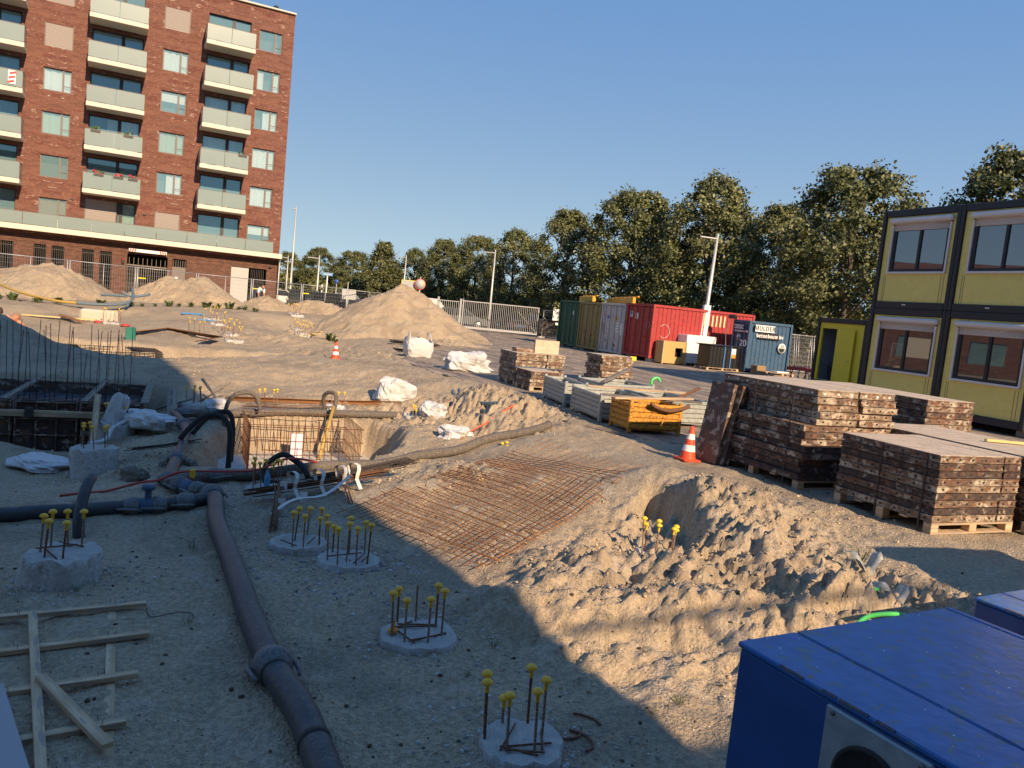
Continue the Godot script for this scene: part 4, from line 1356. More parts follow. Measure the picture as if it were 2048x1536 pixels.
# ---------------------------------------------------------------- shipping containers
func container(n: String, label: String, pos: Vector3, turn: float, L: float, m: Material, door_m: Material, H := 2.59, W := 2.44) -> Node3D:
	# door end faces local +z at z = 0, length runs to -z, x from 0 to W
	var t := thing(n, label, "shipping container", pos, turn, "shipping containers along the yard")
	var fr := nst()
	for sx in [0.06, W - 0.06]:
		for sz in [-0.06, -L + 0.06]:
			cbox(fr, Vector3(sx, H * 0.5, sz), Vector3(0.12, H, 0.12), 0.01)
	for sy in [0.08, H - 0.06]:
		for sz in [-0.06, -L + 0.06]:
			cbox(fr, Vector3(W * 0.5, sy, sz), Vector3(W - 0.244, 0.12, 0.1), 0.01)
		for sx in [0.06, W - 0.06]:
			cbox(fr, Vector3(sx, sy, -L * 0.5), Vector3(0.09, 0.12, L - 0.244), 0.01)
	part(t, "frame", fr, m)
	# corrugated sides, end and roof
	for side in 2:
		var st := nst()
		var x := 0.05 if side == 0 else W - 0.05
		var dx := 0.036 * (1.0 if side == 0 else -1.0)
		var z := -0.12
		var prof := []
		while z > -L + 0.3:
			prof.append(Vector2(z, x))
			prof.append(Vector2(z - 0.07, x))
			prof.append(Vector2(z - 0.11, x + dx))
			prof.append(Vector2(z - 0.20, x + dx))
			z -= 0.24
		prof.append(Vector2(-L + 0.12, x))
		for i in prof.size() - 1:
			var a: Vector2 = prof[i]
			var b: Vector2 = prof[i + 1]
			quad(st, Vector3(a.y, 0.14, a.x), Vector3(a.y, H - 0.12, a.x), Vector3(b.y, H - 0.12, b.x), Vector3(b.y, 0.14, b.x))
		part(t, "corrugated_side", st, m)
	var rf := nst()
	box(rf, Vector3(W * 0.5, H - 0.035, -L * 0.5), Vector3(W - 0.2, 0.03, L - 0.2))
	box(rf, Vector3(W * 0.5, 0.14, -L * 0.5), Vector3(W - 0.2, 0.04, L - 0.2))
	box(rf, Vector3(W * 0.5, H * 0.5, -L + 0.06), Vector3(W - 0.24, H - 0.24, 0.03))
	part(t, "roof", rf, m)
	for d in 2:
		var x0 := 0.13 + d * (W * 0.5 - 0.12)
		var x1 := x0 + W * 0.5 - 0.14
		var st := nst()
		var yy := [0.15, 0.72, 1.32, 1.9, H - 0.13]
		cbox(st, Vector3((x0 + x1) * 0.5, H * 0.5, -0.085), Vector3(x1 - x0, H - 0.27, 0.04), 0.008)
		for i in 4:
			cbox(st, Vector3((x0 + x1) * 0.5, (yy[i] + yy[i + 1]) * 0.5, -0.06), Vector3(x1 - x0 - 0.22, yy[i + 1] - yy[i] - 0.1, 0.02), 0.012)
		var dd := part(t, "door", st, door_m)
		var lb := nst(true)
		for k in 2:
			var bx := x0 + (x1 - x0) * (0.26 + 0.48 * k)
			tube(lb, [Vector3(bx, 0.1, -0.02), Vector3(bx, H - 0.06, -0.02)], 0.02, 6)
			tube(lb, [Vector3(bx, 1.05, -0.01), Vector3(bx + 0.3 * (1 if k == 0 else -1), 1.02, 0.0)], 0.014, 6)
		part(dd, "locking_bar", lb, door_m)
		var hg := nst()
		for i in 4:
			cbox(hg, Vector3(x0 - 0.03 if d == 0 else x1 + 0.03, 0.4 + i * 0.6, -0.03), Vector3(0.1, 0.1, 0.05), 0.01)
		part(dd, "hinge", hg, door_m)
	return t

func sticker(t: Node3D, x: float, y: float, w: float, h: float, m: Material, z := -0.042, n := "notice"):
	var st := nst()
	box(st, Vector3(x, y, z), Vector3(w, h, 0.006))
	return part(t, n, st, m)

func make_containers():
	# the door row runs along FD; the red one stands at the viewer's end
	var turn := SITE - PI / 2
	var corner := Vector3(6.36, 0.16, -37.2)
	var row := [["red", 0.0, "c_red", 0.17], ["grey", 2.56, "c_grey", 0.1], ["olive", 5.08, "c_olive", 0.08], ["green", 7.6, "c_green", 0.1]]
	var names := {"red": "dark red shipping container with a bright red corrugated side", "grey": "pale grey shipping container with notices on its doors", "olive": "olive yellow shipping container between the green and the grey one", "green": "green shipping container at the gate end of the row"}
	for r in row:
		var p: Vector3 = corner + FD * (float(r[1]) + 2.44)
		p.y = r[3]
		var t := container("shipping_container", names[r[0]], p, turn, 6.06, M[r[2]], M[r[2]])
		if r[0] == "red":
			sticker(t, 0.42, 2.05, 0.24, 0.3, M.sign_white)
			sticker(t, 0.42, 2.1, 0.2, 0.12, M.sign_blue, -0.037)
			sticker(t, 0.95, 1.98, 0.24, 0.3, M.sign_white)
			for k in 6:
				var cr := nst()
				box(cr, Vector3(2.402, 2.08, -3.02 - k * 0.24), Vector3(0.008, 0.55, 0.09))
				part(t, "cream_patch", cr, M.cream)
			var ci := nst(true)
			var pts := []
			for i in 19:
				var a := 0.6 + i / 18.0 * 4.9
				pts.append(Vector3(2.40, 1.35 + 0.32 * sin(a), -0.75 + 0.3 * cos(a)))
			tube(ci, pts, 0.008, 5)
			part(t, "chalk_mark", ci, M.sign_white)
			var ci2 := nst(true)
			var pts2 := []
			for i in 17:
				var a := i / 16.0 * TAU
				pts2.append(Vector3(2.05 + 0.14 * cos(a), 1.6 + 0.16 * sin(a), -0.035))
			tube(ci2, pts2, 0.006, 5)
			part(t, "chalk_ring", ci2, M.alu)
		elif r[0] == "grey":
			sticker(t, 0.3, 2.0, 0.28, 0.42, M.sign_white)
			sticker(t, 0.3, 2.0, 0.1, 0.36, M.sign_red, -0.037)
			sticker(t, 0.78, 1.85, 0.26, 0.16, M.blue_flat)
			sticker(t, 0.3, 1.3, 0.2, 0.4, M.cardboard)
			sticker(t, 1.72, 1.28, 0.26, 0.6, M.sign_white)
			for i in 4:
				for j in 2:
					sticker(t, 1.66 + j * 0.12, 1.08 + i * 0.14, 0.05, 0.05, M.black, -0.037)
			sticker(t, 2.12, 1.28, 0.2, 0.6, M.sign_white)
			var tr := nst()
			prism(tr, [Vector2(1.42, 1.7), Vector2(1.72, 1.7), Vector2(1.57, 2.0)], -0.045, -0.038)
			part(t, "warning_triangle", tr, M.crane_yellow)
			sticker(t, 1.57, 1.8, 0.03, 0.12, M.black, -0.036)
			for q in [[0.7, 0.62], [0.9, 0.5], [1.45, 0.5], [1.6, 0.42], [0.85, 0.3]]:
				sticker(t, q[0], q[1], 0.09, 0.14, M.rust, -0.041, "rust_patch")
		elif r[0] == "green":
			sticker(t, 1.75, 1.9, 0.12, 0.2, M.sign_white)
			sticker(t, 0.4, 1.8, 0.09, 0.09, M.crane_yellow)
		else:
			for q in [[0.75, 0.9], [1.5, 0.8], [0.85, 0.6], [1.6, 0.5]]:
				sticker(t, q[0], q[1], 0.1, 0.16, M.rust, -0.041, "rust_patch")
		for k in 2:
			for e in 2:
				var bl := nst()
				cbox(bl, Vector3(0, 0, 0), Vector3(0.5, float(r[3]) - 0.004, 0.25), 0.01)
				var bp: Vector3 = p - FD * (0.35 + k * 1.8) + GD * (0.3 + e * 5.3)
				solo("concrete_bearer", "grey block under the end of the %s container" % r[0], "bearer", bl, M.concrete, at(bp.x, float(r[3]) * 0.5, bp.z, turn), "blocks under the containers")
	# blue container
	var bc := container("shipping_container", "blue site container lettered MULDER betonbouw bv", Vector3(10.75, 0.05, -36.4) + FD * 1.2, turn, 2.6, M.c_blue, M.c_greyblue, 2.38, 1.2)
	mulder_sign(bc, Transform3D(Basis(Vector3.UP, 0), Vector3(0.12, 0, 0.025)), 0.58)
	mulder_sign(bc, Transform3D(Basis(Vector3.UP, PI / 2), Vector3(1.235, 0, -0.28)), 1.0)
	words("20", 0.3, M.sign_white, bc, "number_twenty", Transform3D(Basis(), Vector3(0.9, 1.3, 0.03)))
	# red and yellow beams lying on the container roofs
	for q in [[0.0, "long yellow lattice beam lying on the olive and grey containers"], [1.0, "short yellow beam lying on the green container's roof edge"]]:
		var st := nst()
		var L := 7.4 if q[0] == 0.0 else 3.2
		cbox(st, Vector3(0, 0.16, 0), Vector3(L, 0.3, 0.16), 0.02)
		cbox(st, Vector3(0, 0.36, 0.2), Vector3(L, 0.08, 0.1), 0.02)
		var o: Vector3 = corner + GD * 1.2 + FD * (5.2 if q[0] == 0.0 else 9.0)
		var b := solo("yellow_beam", q[1], "beam", st, M.crane_yellow, Transform3D(Basis(Vector3.UP, SITE + PI / 2 - (0.35 if q[0] == 0.0 else 0.25)), Vector3(o.x, 2.72, o.z)))
		for i in 6:
			var br := nst()
			box(br, Vector3(-L * 0.42 + i * L * 0.165, 0.2, 0.13), Vector3(0.05, 0.3, 0.1))
			part(b, "cross_piece", br, M.crane_yellow)

func mulder_sign(t: Node3D, xf: Transform3D, k: float):
	var st := nst()
	box(st, Vector3(0.62 * k, 2.06, 0), Vector3(1.15 * k, 0.32 * k, 0.006))
	var a := part(t, "name_board", st, M.sign_white, xf)
	words("MULDER", 0.22 * k, M.black, a, "lettering", Transform3D(Basis(), Vector3(0.6 * k, 2.06, 0.004)))
	var s2 := nst()
	box(s2, Vector3(0.95 * k, 2.06 - 0.34 * k, 0), Vector3(1.3 * k, 0.28 * k, 0.006))
	var b := part(t, "trade_board", s2, M.black, xf)
	words("betonbouw bv", 0.17 * k, M.sign_white, b, "lettering", Transform3D(Basis(), Vector3(0.95 * k, 2.06 - 0.34 * k, 0.004)))
	var s3 := nst(true)
	lathe(s3, [Vector2(0.24 * k, 0), Vector2(0.24 * k, 0.006), Vector2(0, 0.0065)], 20)
	var ctr := Vector3(0.75 * k if k < 0.9 else 1.75, 2.06 - 0.85 * k, 0)
	var r := part(t, "round_badge", s3, M.sign_white, xf * Transform3D(Basis(Vector3.RIGHT, PI / 2), ctr))
	var s4 := nst()
	prism(s4, [Vector2(-0.19 * k, 0.0), Vector2(-0.13 * k, -0.14 * k), Vector2(0, -0.2 * k), Vector2(0.13 * k, -0.14 * k), Vector2(0.19 * k, 0.0)], 0, 0.004)
	part(r, "badge_base", s4, M.black, Transform3D(Basis(Vector3.RIGHT, -PI / 2), Vector3(0, 0.008, 0)))
	words("30", 0.15 * k, M.black, r, "badge_number", Transform3D(Basis(Vector3.RIGHT, -PI / 2), Vector3(0, 0.009, -0.09 * k)))

# ---------------------------------------------------------------- goods in the yard
func pallet(par: Node, w: float, d: float, h := 0.13, mats: Array = []):
	# x from 0 to w, z from 0 to -d
	var wm: Array = mats if mats.size() > 0 else M.wood
	var p := Node3D.new()
	p.name = numbered(par, "pallet")
	par.add_child(p)
	var n := 5
	for i in n:
		var st := nst()
		cbox(st, Vector3(), Vector3(w, 0.022, 0.1), 0.003)
		part(p, "deck_board", st, wm[i % wm.size()], at(w * 0.5, h - 0.011, -lerpf(0.05, d - 0.05, i / float(n - 1))))
	for i in 3:
		for j in 3:
			var st := nst()
			cbox(st, Vector3(), Vector3(0.11, h - 0.044, 0.1), 0.004)
			part(p, "pallet_block", st, wm[(i + j) % wm.size()], at(lerpf(0.055, w - 0.055, i / 2.0), h * 0.5, -lerpf(0.05, d - 0.05, j / 2.0)))
	for j in 3:
		var st := nst()
		cbox(st, Vector3(), Vector3(w, 0.02, 0.1), 0.003)
		part(p, "base_board", st, wm[j % wm.size()], at(w * 0.5, 0.011, -lerpf(0.05, d - 0.05, j / 2.0)))
	return p

func make_yard_goods():
	# plywood crate with a square hole
	var t := thing("plywood_crate", "pale plywood crate with a square opening beside the red container", "crate", Vector3(6.9, 0.0, -36.7), SITE)
	var st := nst()
	pierced(st, 0, 1.35, 0.05, 1.1, [[0.72, 1.15, 0.38, 0.8]], 0, 0.02)
	quad(st, Vector3(0, 0.05, -0.6), Vector3(0, 1.1, -0.6), Vector3(0, 1.1, 0), Vector3(0, 0.05, 0))
	quad(st, Vector3(1.35, 0.05, 0), Vector3(1.35, 1.1, 0), Vector3(1.35, 1.1, -0.6), Vector3(1.35, 0.05, -0.6))
	quad(st, Vector3(0, 1.1, 0), Vector3(0, 1.1, -0.6), Vector3(1.35, 1.1, -0.6), Vector3(1.35, 1.1, 0))
	part(t, "crate_shell", st, M.osb)
	var inn := nst()
	box(inn, Vector3(0.67, 0.57, -0.4), Vector3(1.3, 1.0, 0.03))
	part(t, "crate_inside", inn, M.room_dark)
	for q in [[0.03, 0.06], [1.32, 0.06]]:
		var b := nst()
		cbox(b, Vector3(q[0], 0.56, 0.02), Vector3(q[1], 1.1, 0.03), 0.004)
		part(t, "corner_batten", b, M.wood[0])
	# white box on a pallet
	var w := thing("white_box", "large white boxed unit on a pallet beside the lamp post", "crate", Vector3(8.1, 0, -37.2), SITE)
	pallet(w, 1.7, 1.3)
	var wb := nst()
	cbox(wb, Vector3(0.85, 0.13 + 0.68, -0.65), Vector3(1.7, 1.34, 1.3), 0.015)
	part(w, "box_body", wb, mat(lin(0.72, 0.72, 0.73), 0.55))
	# black tank on a pallet with blue straps
	var k := thing("black_tank", "black ribbed tank with blue straps on a wooden pallet", "tank", Vector3(8.72, 0, -35.3), SITE)
	pallet(k, 1.8, 0.95)
	var tb := nst()
	cbox(tb, Vector3(0.9, 0.13 + 0.5, -0.47), Vector3(1.66, 1.0, 0.85), 0.03)
	part(k, "tank_body", tb, M.tank)
	for i in 9:
		var rb := nst()
		cbox(rb, Vector3(0.12 + i * 0.195, 0.62, -0.04), Vector3(0.05, 0.96, 0.05), 0.015)
		part(k, "rib", rb, M.tank)
	var lid := nst()
	cbox(lid, Vector3(0.9, 1.15, -0.47), Vector3(1.85, 0.05, 1.0), 0.015)
	part(k, "lid", lid, M.tank)
	for x in [0.92, 1.28]:
		var sp := nst()
		box(sp, Vector3(x, 0.62, -0.008), Vector3(0.045, 1.0, 0.006))
		box(sp, Vector3(x, 1.18, -0.47), Vector3(0.045, 0.006, 0.98))
		part(k, "strap", sp, M.strap_blue)
	var pp := nst()
	box(pp, Vector3(1.42, 0.92, -0.008), Vector3(0.24, 0.26, 0.006))
	part(k, "white_notice", pp, M.sign_white)
	var po := nst()
	box(po, Vector3(1.42, 0.70, -0.008), Vector3(0.24, 0.16, 0.006))
	part(k, "orange_notice", po, M.cap_orange)
	var cb := nst()
	cbox(cb, Vector3(0, 0.2, 0), Vector3(0.55, 0.4, 0.4), 0.006)
	solo("cardboard_box", "brown cardboard box at the foot of the blue container", "box", cb, M.cardboard, at(11.3, 0.0, -36.1, SITE + 0.1))
	var yc := nst()
	cbox(yc, Vector3(0, 0.1, 0), Vector3(0.3, 0.2, 0.12), 0.02)
	solo("yellow_block", "small yellow block under the red container's corner", "block", yc, M.sign_yellow, at(5.6, 0.0, -36.9, 0.2))
	# floodlight clipped on the blue container, its cable hanging
	var fl := nst()
	cbox(fl, Vector3(0, 0, 0), Vector3(0.34, 0.2, 0.16), 0.03)
	box(fl, Vector3(0.2, -0.1, 0.05), Vector3(0.05, 0.3, 0.05))
	solo("site_floodlight", "dark floodlight clamped to the top corner of the blue container", "floodlight", fl, M.black, at(10.2, 2.55, -37.5, SITE - 0.9))
	var cable := nst(true)
	tube(cable, curve([Vector3(10.15, 2.5, -37.5), Vector3(9.95, 1.8, -37.35), Vector3(9.9, 1.2, -37.0), Vector3(9.95, 0.05, -36.7)], 16), 0.02, 6)
	solo("power_cable", "grey cable hanging from the floodlight on the blue container", "cable", cable, M.coupling)
	# stack of roadworks barriers by the washroom cabin
	var bar_names := ["red and white barrier board lying on the clutter by the washroom", "folded red barrier frame leaning by the washroom cabin", "folded yellow trestle lying beside the washroom cabin"]
	var bm := [M.sign_red, M.sign_red, M.sign_yellow]
	for i in 3:
		var b := thing("barrier_frame", bar_names[i], "barrier", Vector3(12.0 + i * 0.5, 0.0, -34.2 + i * 0.7), SITE + 0.3 * i, "folded barriers by the washroom cabin")
		for j in 3:
			var f := nst(true)
			var x := j * 0.42
			tube(f, [Vector3(x, 0.02, 0.3), Vector3(x + 0.1, 0.62, 0), Vector3(x + 0.34, 0.62, 0), Vector3(x + 0.44, 0.02, -0.3)], 0.022, 6)
			part(b, "leg_frame", f, [M.sign_red, M.galv_plain, M.black][(i + j) % 3])
		var bd := nst()
		cbox(bd, Vector3(0.5, 0.5, 0.08), Vector3(1.3, 0.16, 0.03), 0.01)
		part(b, "barrier_board", bd, bm[i])
	var pl := thing("timber_pallet", "low pallet with papers lying before the blue container", "pallet", Vector3(11.9, 0.0, -35.9), SITE)
	pallet(pl, 1.3, 0.9)
	var pap := nst()
	cbox(pap, Vector3(0, 0.03, 0), Vector3(0.7, 0.06, 0.4), 0.01)
	solo("plastic_sheets", "white sheet bundle lying on the low pallet", "sheets", pap, M.tag, at(12.5, 0.135, -36.6, SITE))

# ---------------------------------------------------------------- formwork panels in stacks
func panel_mesh(w: float, d: float, h: float, white: bool) -> ArrayMesh:
	var key := "p%.2f_%.2f_%.3f_%s" % [w, d, h, white]
	if cache.has(key):
		return cache[key]
	var st := nst()
	# steel edge with a thin lip above and below, plywood skin inside
	cbox(st, Vector3(0, 0, 0), Vector3(w - 0.012, h - 0.024, d - 0.012), 0.003)
	cbox(st, Vector3(0, h * 0.5 - 0.0065, 0), Vector3(w, 0.011, d), 0.003)
	cbox(st, Vector3(0, -h * 0.5 + 0.0065, 0), Vector3(w, 0.011, d), 0.003)
	st.generate_normals()
	var me := st.commit()
	var pl := nst()
	for side in 4:
		var L := w if side % 2 == 0 else d
		var n := maxi(2, int(round(L / 0.2)))
		for i in n:
			var x := -L * 0.5 + L * (i + 0.5) / n
			var b := Basis(Vector3.UP, side * PI / 2)
			var zz := (d if side % 2 == 0 else w) * 0.5 - 0.004
			var c := b * Vector3(x, 0, zz)
			var ring := []
			for k in 8:
				var a := TAU * k / 8
				ring.append(c + b * Vector3(cos(a) * 0.02, sin(a) * 0.014, 0))
			for k in range(1, 7):
				tri(pl, ring[0], ring[k + 1], ring[k])
	pl.generate_normals()
	me = pl.commit(me)
	cache[key] = me
	return me

func stack(n: String, label: String, corner: Vector3, w: float, d: float, layers: int, lh: float, splits: Array, turn: float, opts := {}) -> Node3D:
	# near corner at the origin, x to w, z to -d
	var t := thing(n, label, "panel stack", corner, turn, "stacks of formwork panels")
	var y := 0.0
	if opts.get("pallet", true):
		pallet(t, w, d, 0.12)
		y = 0.122
	var r := RandomNumberGenerator.new()
	r.seed = hash(label)
	var skew: float = opts.get("skew", 0.012)
	for k in layers:
		var sp: Array = splits
		if k >= int(opts.get("upper_from", 99)):
			sp = opts["upper"]
		var x0: float = sp[0]
		for i in sp.size() - 1:
			var x1: float = sp[i + 1]
			var ww := (x1 - x0) * w - 0.012
			var dj := r.randf_range(-skew, skew)
			var dd: float = d * (float(opts.get("upper_d", 1.0)) if k >= int(opts.get("upper_from", 99)) else 1.0)
			var me := panel_mesh(snappedf(ww, 0.01), snappedf(dd, 0.01), lh - 0.007, false)
			var m: Material = M.panel[opts["tones"][k % opts["tones"].size()]] if opts.has("tones") else M.panel[r.randi() % 5]
			var o := part(t, "formwork_panel", me, m, at((x0 + x1) * 0.5 * w + r.randf_range(-skew, skew), y + lh * 0.5, -d * 0.5 + dj + (d - dd) * 0.3, r.randf_range(-0.008, 0.008)), M.plug_white if opts.get("white_top", false) and k == layers - 1 else M.plug)
			if k == layers - 1:
				var pf := nst()
				var nb := maxi(1, int(round(ww / 0.45)))
				for q in nb:
					cbox(pf, Vector3(-ww * 0.5 + ww * (q + 0.5) / nb, lh * 0.5 + 0.0015, 0), Vector3(ww / nb - 0.006, 0.007, dd - 0.02), 0.002)
				part(o, "plywood_face", pf, M.panel_top)
			x0 = x1
		y += lh
	if opts.get("bands", true):
		for bx in opts.get("band_x", [0.3]):
			var sb := nst()
			box(sb, Vector3(-0.006, y * 0.5, -d * float(bx)), Vector3(0.004, y, 0.02))
			part(t, "strapping_band", sb, M.steel_dark)
	return t

func make_stacks():
	var tw := SITE
	# big stacks on the sand in front of the cabins
	stack("formwork_stack", "waist-high stack of rusty formwork panels closest to the blue machine", Vector3(4.46, 0.0, -7.9), 1.27, 1.32, 9, 0.079, [0, 0.78, 1.0], tw, {"tones": [3, 0, 2, 0, 3, 2, 0, 1, 2], "band_x": [0.12, 0.55], "skew": 0.008})
	var b := stack("formwork_stack", "tall stack of formwork panels beside the traffic cone on the sand", Vector3(3.66, 0.0, -9.55), 1.5, 1.75, 13, 0.0885, [0, 1.0], tw, {"tones": [0, 0, 0, 4, 0, 1, 1, 2, 3, 3, 3, 2, 3], "upper_from": 8, "upper": [0.1, 0.56, 0.98], "upper_d": 1.05, "white_top": true, "band_x": [0.15, 0.55], "skew": 0.03})
	stack("formwork_stack", "stack of pale panels behind the tall stack and before the cabins", Vector3(6.0, 0.0, -11.2), 1.0, 2.4, 12, 0.088, [0, 1.0], tw, {"tones": [3, 2, 3, 3, 3, 3, 2, 3, 2, 1, 2, 2], "skew": 0.015})
	stack("formwork_stack", "stack of rusty panels cut off at the picture's edge", Vector3(5.78, 0.0, -8.35), 1.3, 2.4, 9, 0.079, [0, 1.0], tw, {"tones": [0, 2, 1, 3, 2, 0, 3, 2, 3], "skew": 0.01})
	var lp := nst()
	cbox(lp, Vector3(), Vector3(1.3, 0.03, 0.06), 0.004)
	solo("yellow_plank", "thin yellow plank lying on the panel stack at the picture's edge", "plank", lp, M.wood_yellow, Transform3D(Basis(Vector3.UP, 0.05), Vector3(6.55, 0.863, -9.6)))
	# panels leaning on the tall stack
	for i in 2:
		var me := panel_mesh(1.15, 0.5, 0.085, false)
		var o := part(self, "leaning_shutter", me, M.panel[0 if i == 0 else 4], Transform3D(Basis(Vector3.UP, SITE) * Basis(Vector3(0, 0, 1), 1.42), Vector3(3.05 - i * 0.1, 0.58, -10.95 - i * 0.06)), M.plug)
		mark(o, ["dark formwork panel leaning against the tall stack", "outer dark formwork panel leaning beside the tall stack"][i], "formwork panel", "leaning panels")
	# stacks at the edge of the yard
	stack("formwork_stack", "two-tier stack of pale panels with a blue pallet between tiers", Vector3(0.05, 0.0, -19.25), 1.35, 1.1, 8, 0.088, [0, 0.62, 1.0], tw, {"tones": [3, 2, 3, 2, 3, 2, 3, 3], "band_x": [0.3], "skew": 0.02})
	var bp := nst()
	cbox(bp, Vector3(), Vector3(1.38, 0.03, 1.12), 0.004)
	solo("blue_pallet_deck", "blue pallet deck showing halfway up the two-tier stack", "pallet", bp, M.c_blue, Transform3D(Basis(Vector3.UP, SITE), Vector3(0.05, 0.475, -19.25) + GD * 0.675 + FD * 0.55))
	stack("formwork_stack", "low stack of four panels on a pallet before the two-tier stack", Vector3(0.42, 0.0, -18.3), 0.78, 0.85, 4, 0.088, [0, 1.0], tw, {"tones": [2, 3, 2, 1], "skew": 0.02})
	stack("formwork_stack", "stack of whitish flaking panels between crates and containers", Vector3(2.5, 0.0, -22.2), 1.05, 0.95, 8, 0.088, [0, 1.0], tw, {"tones": [3, 3, 3, 2, 3, 1, 3, 3], "band_x": [0.3, 0.7], "skew": 0.05})
	var sl := nst()
	cbox(sl, Vector3(0, 0.17, 0), Vector3(0.68, 0.34, 0.09), 0.006)
	solo("shuttering_sheet", "single stained panel standing on edge on the two-tier stack", "formwork panel", sl, M.panel_top, Transform3D(Basis(Vector3.UP, SITE), Vector3(0.05, 0.83, -19.25) + GD * 0.98 + FD * 0.4))
	var sp := nst()
	cbox(sp, Vector3(0, 0.05, 0), Vector3(0.5, 0.1, 0.3), 0.006)
	solo("shuttering_sheet", "short rusty panel lying on the two-tier stack", "formwork panel", sp, M.panel[2], Transform3D(Basis(Vector3.UP, SITE), Vector3(0.05, 0.83, -19.25) + GD * 0.4 + FD * 0.55))

# ---------------------------------------------------------------- steel crates
func crate(label: String, corner: Vector3, w: float, d: float, h: float, m: Material, turn: float, catg := "crate") -> Node3D:
	var t := thing("steel_crate", label, catg, corner, turn, "steel stacking crates at the yard's edge")
	var n := 4
	for side in 4:
		var L := w if side % 2 == 0 else d
		var st := nst()
		var hh := (h - 0.14) / n
		for i in n:
			# pressed boards: each stands proud of the joint below
			cbox(st, Vector3(0, 0.08 + hh * (i + 0.5), 0), Vector3(L - 0.1, hh * 0.86, 0.03), 0.012)
		box(st, Vector3(0, h * 0.5, -0.012), Vector3(L - 0.1, h - 0.16, 0.008))
		cbox(st, Vector3(0, h - 0.03, 0), Vector3(L - 0.06, 0.06, 0.05), 0.01)
		var xf := Transform3D()
		match side:
			0: xf = Transform3D(Basis(), Vector3(w * 0.5, 0, -0.02))
			1: xf = Transform3D(Basis(Vector3.UP, PI / 2), Vector3(w - 0.02, 0, -d * 0.5))
			2: xf = Transform3D(Basis(Vector3.UP, PI), Vector3(w * 0.5, 0, -d + 0.02))
			3: xf = Transform3D(Basis(Vector3.UP, -PI / 2), Vector3(0.02, 0, -d * 0.5))
		part(t, "side_wall", st, m, xf)
	for q in [[0.03, -0.03], [w - 0.03, -0.03], [0.03, -d + 0.03], [w - 0.03, -d + 0.03]]:
		var ps := nst()
		cbox(ps, Vector3(q[0], h * 0.5 + 0.02, q[1]), Vector3(0.065, h + 0.04, 0.065), 0.01)
		part(t, "corner_post", ps, m)
	var fl := nst()
	box(fl, Vector3(w * 0.5, 0.07, -d * 0.5), Vector3(w - 0.08, 0.02, d - 0.08))
	part(t, "floor_plate", fl, m)
	return t

func make_crates():
	crate("rusty orange steel crate with boards laid across it", Vector3(2.02, 0, -13.0), 1.0, 0.78, 0.52, M.orange, SITE - 0.1)
	crate("galvanised crate just behind the orange crate", Vector3(1.62, 0, -13.95), 1.0, 1.5, 0.5, M.galv, SITE - 0.12)
	crate("galvanised crate standing farthest from the panel stacks beside the orange crate's end", Vector3(2.85, 0, -14.35), 0.98, 1.6, 0.5, M.galv, SITE - 0.05)
	crate("narrow galvanised crate at the sandy edge before the two-tier stack", Vector3(1.08, 0, -15.75), 0.5, 1.5, 0.5, M.galv, SITE - 0.15)
	crate("galvanised crate at the back of the crate group", Vector3(1.95, 0, -16.6), 1.3, 1.2, 0.5, M.galv, SITE)
	var boards := [[Vector3(1.75, 0.555, -13.25), Vector3(3.2, 0.62, -13.75), 0.16, "weathered board lying across the orange crate's rim"], [Vector3(1.6, 0.56, -13.6), Vector3(3.35, 0.58, -13.6), 0.12, "thin grey board lying over the orange crate"], [Vector3(1.45, 0.56, -15.0), Vector3(3.4, 0.6, -15.1), 0.2, "long pale plank lying across the two galvanised crates"], [Vector3(1.9, 0.55, -16.3), Vector3(2.6, 0.8, -17.6), 0.12, "plank end sticking up from the back crate"]]
	for q in boards:
		var st := nst()
		var L: float = q[0].distance_to(q[1])
		cbox(st, Vector3(), Vector3(L, 0.03, q[2]), 0.004)
		solo("plank", q[3], "plank", st, M.wood_grey if q[2] < 0.15 else M.wood[1], span(q[0], q[1]))
	var pr := nst(true)
	tube(pr, [Vector3(2.75, 0.45, -13.9), Vector3(3.45, 0.78, -14.3)], 0.03, 8)
	solo("steel_prop", "dark steel tube sticking out of the galvanised crate", "tube", pr, M.rust)
	var gh := nst(true)
	tube(gh, curve([Vector3(3.1, 0.45, -17.3), Vector3(3.1, 0.62, -17.3), Vector3(3.22, 0.68, -17.35), Vector3(3.3, 0.6, -17.4)], 12), 0.03, 8)
	solo("green_hook", "green metal hook on the rim of the back crate", "hook", gh, M.green_pipe)
	var rg := nst(true)
	var pts := []
	for i in 9:
		pts.append(Vector3(2.35 + i * 0.09, 0.53 - 0.1 * sin(i / 8.0 * PI), -13.02 + 0.02 * sin(i * 2.0) - i * 0.035))
	tube(rg, pts, 0.035, 6)
	solo("rusty_sheet_edge", "torn rusty sheet hanging over the orange crate's front", "sheet metal", rg, M.rust)

# ---------------------------------------------------------------- fences and the gate
func mesh_fence_proto(w: float, h: float) -> ArrayMesh:
	var key := "mf%.2f" % w
	if cache.has(key):
		return cache[key]
	var st := nst(true)
	for i in range(1, int(w / 0.12)):
		tube(st, [Vector3(i * 0.12, 0.12, 0), Vector3(i * 0.12, h - 0.03, 0)], 0.0028, 4, false)
	for i in 8:
		tube(st, [Vector3(0.03, 0.2 + i * (h - 0.35) / 7.0, 0.006), Vector3(w - 0.03, 0.2 + i * (h - 0.35) / 7.0, 0.006)], 0.0032, 4, false)
	cache[key] = fin(st)
	return cache[key]

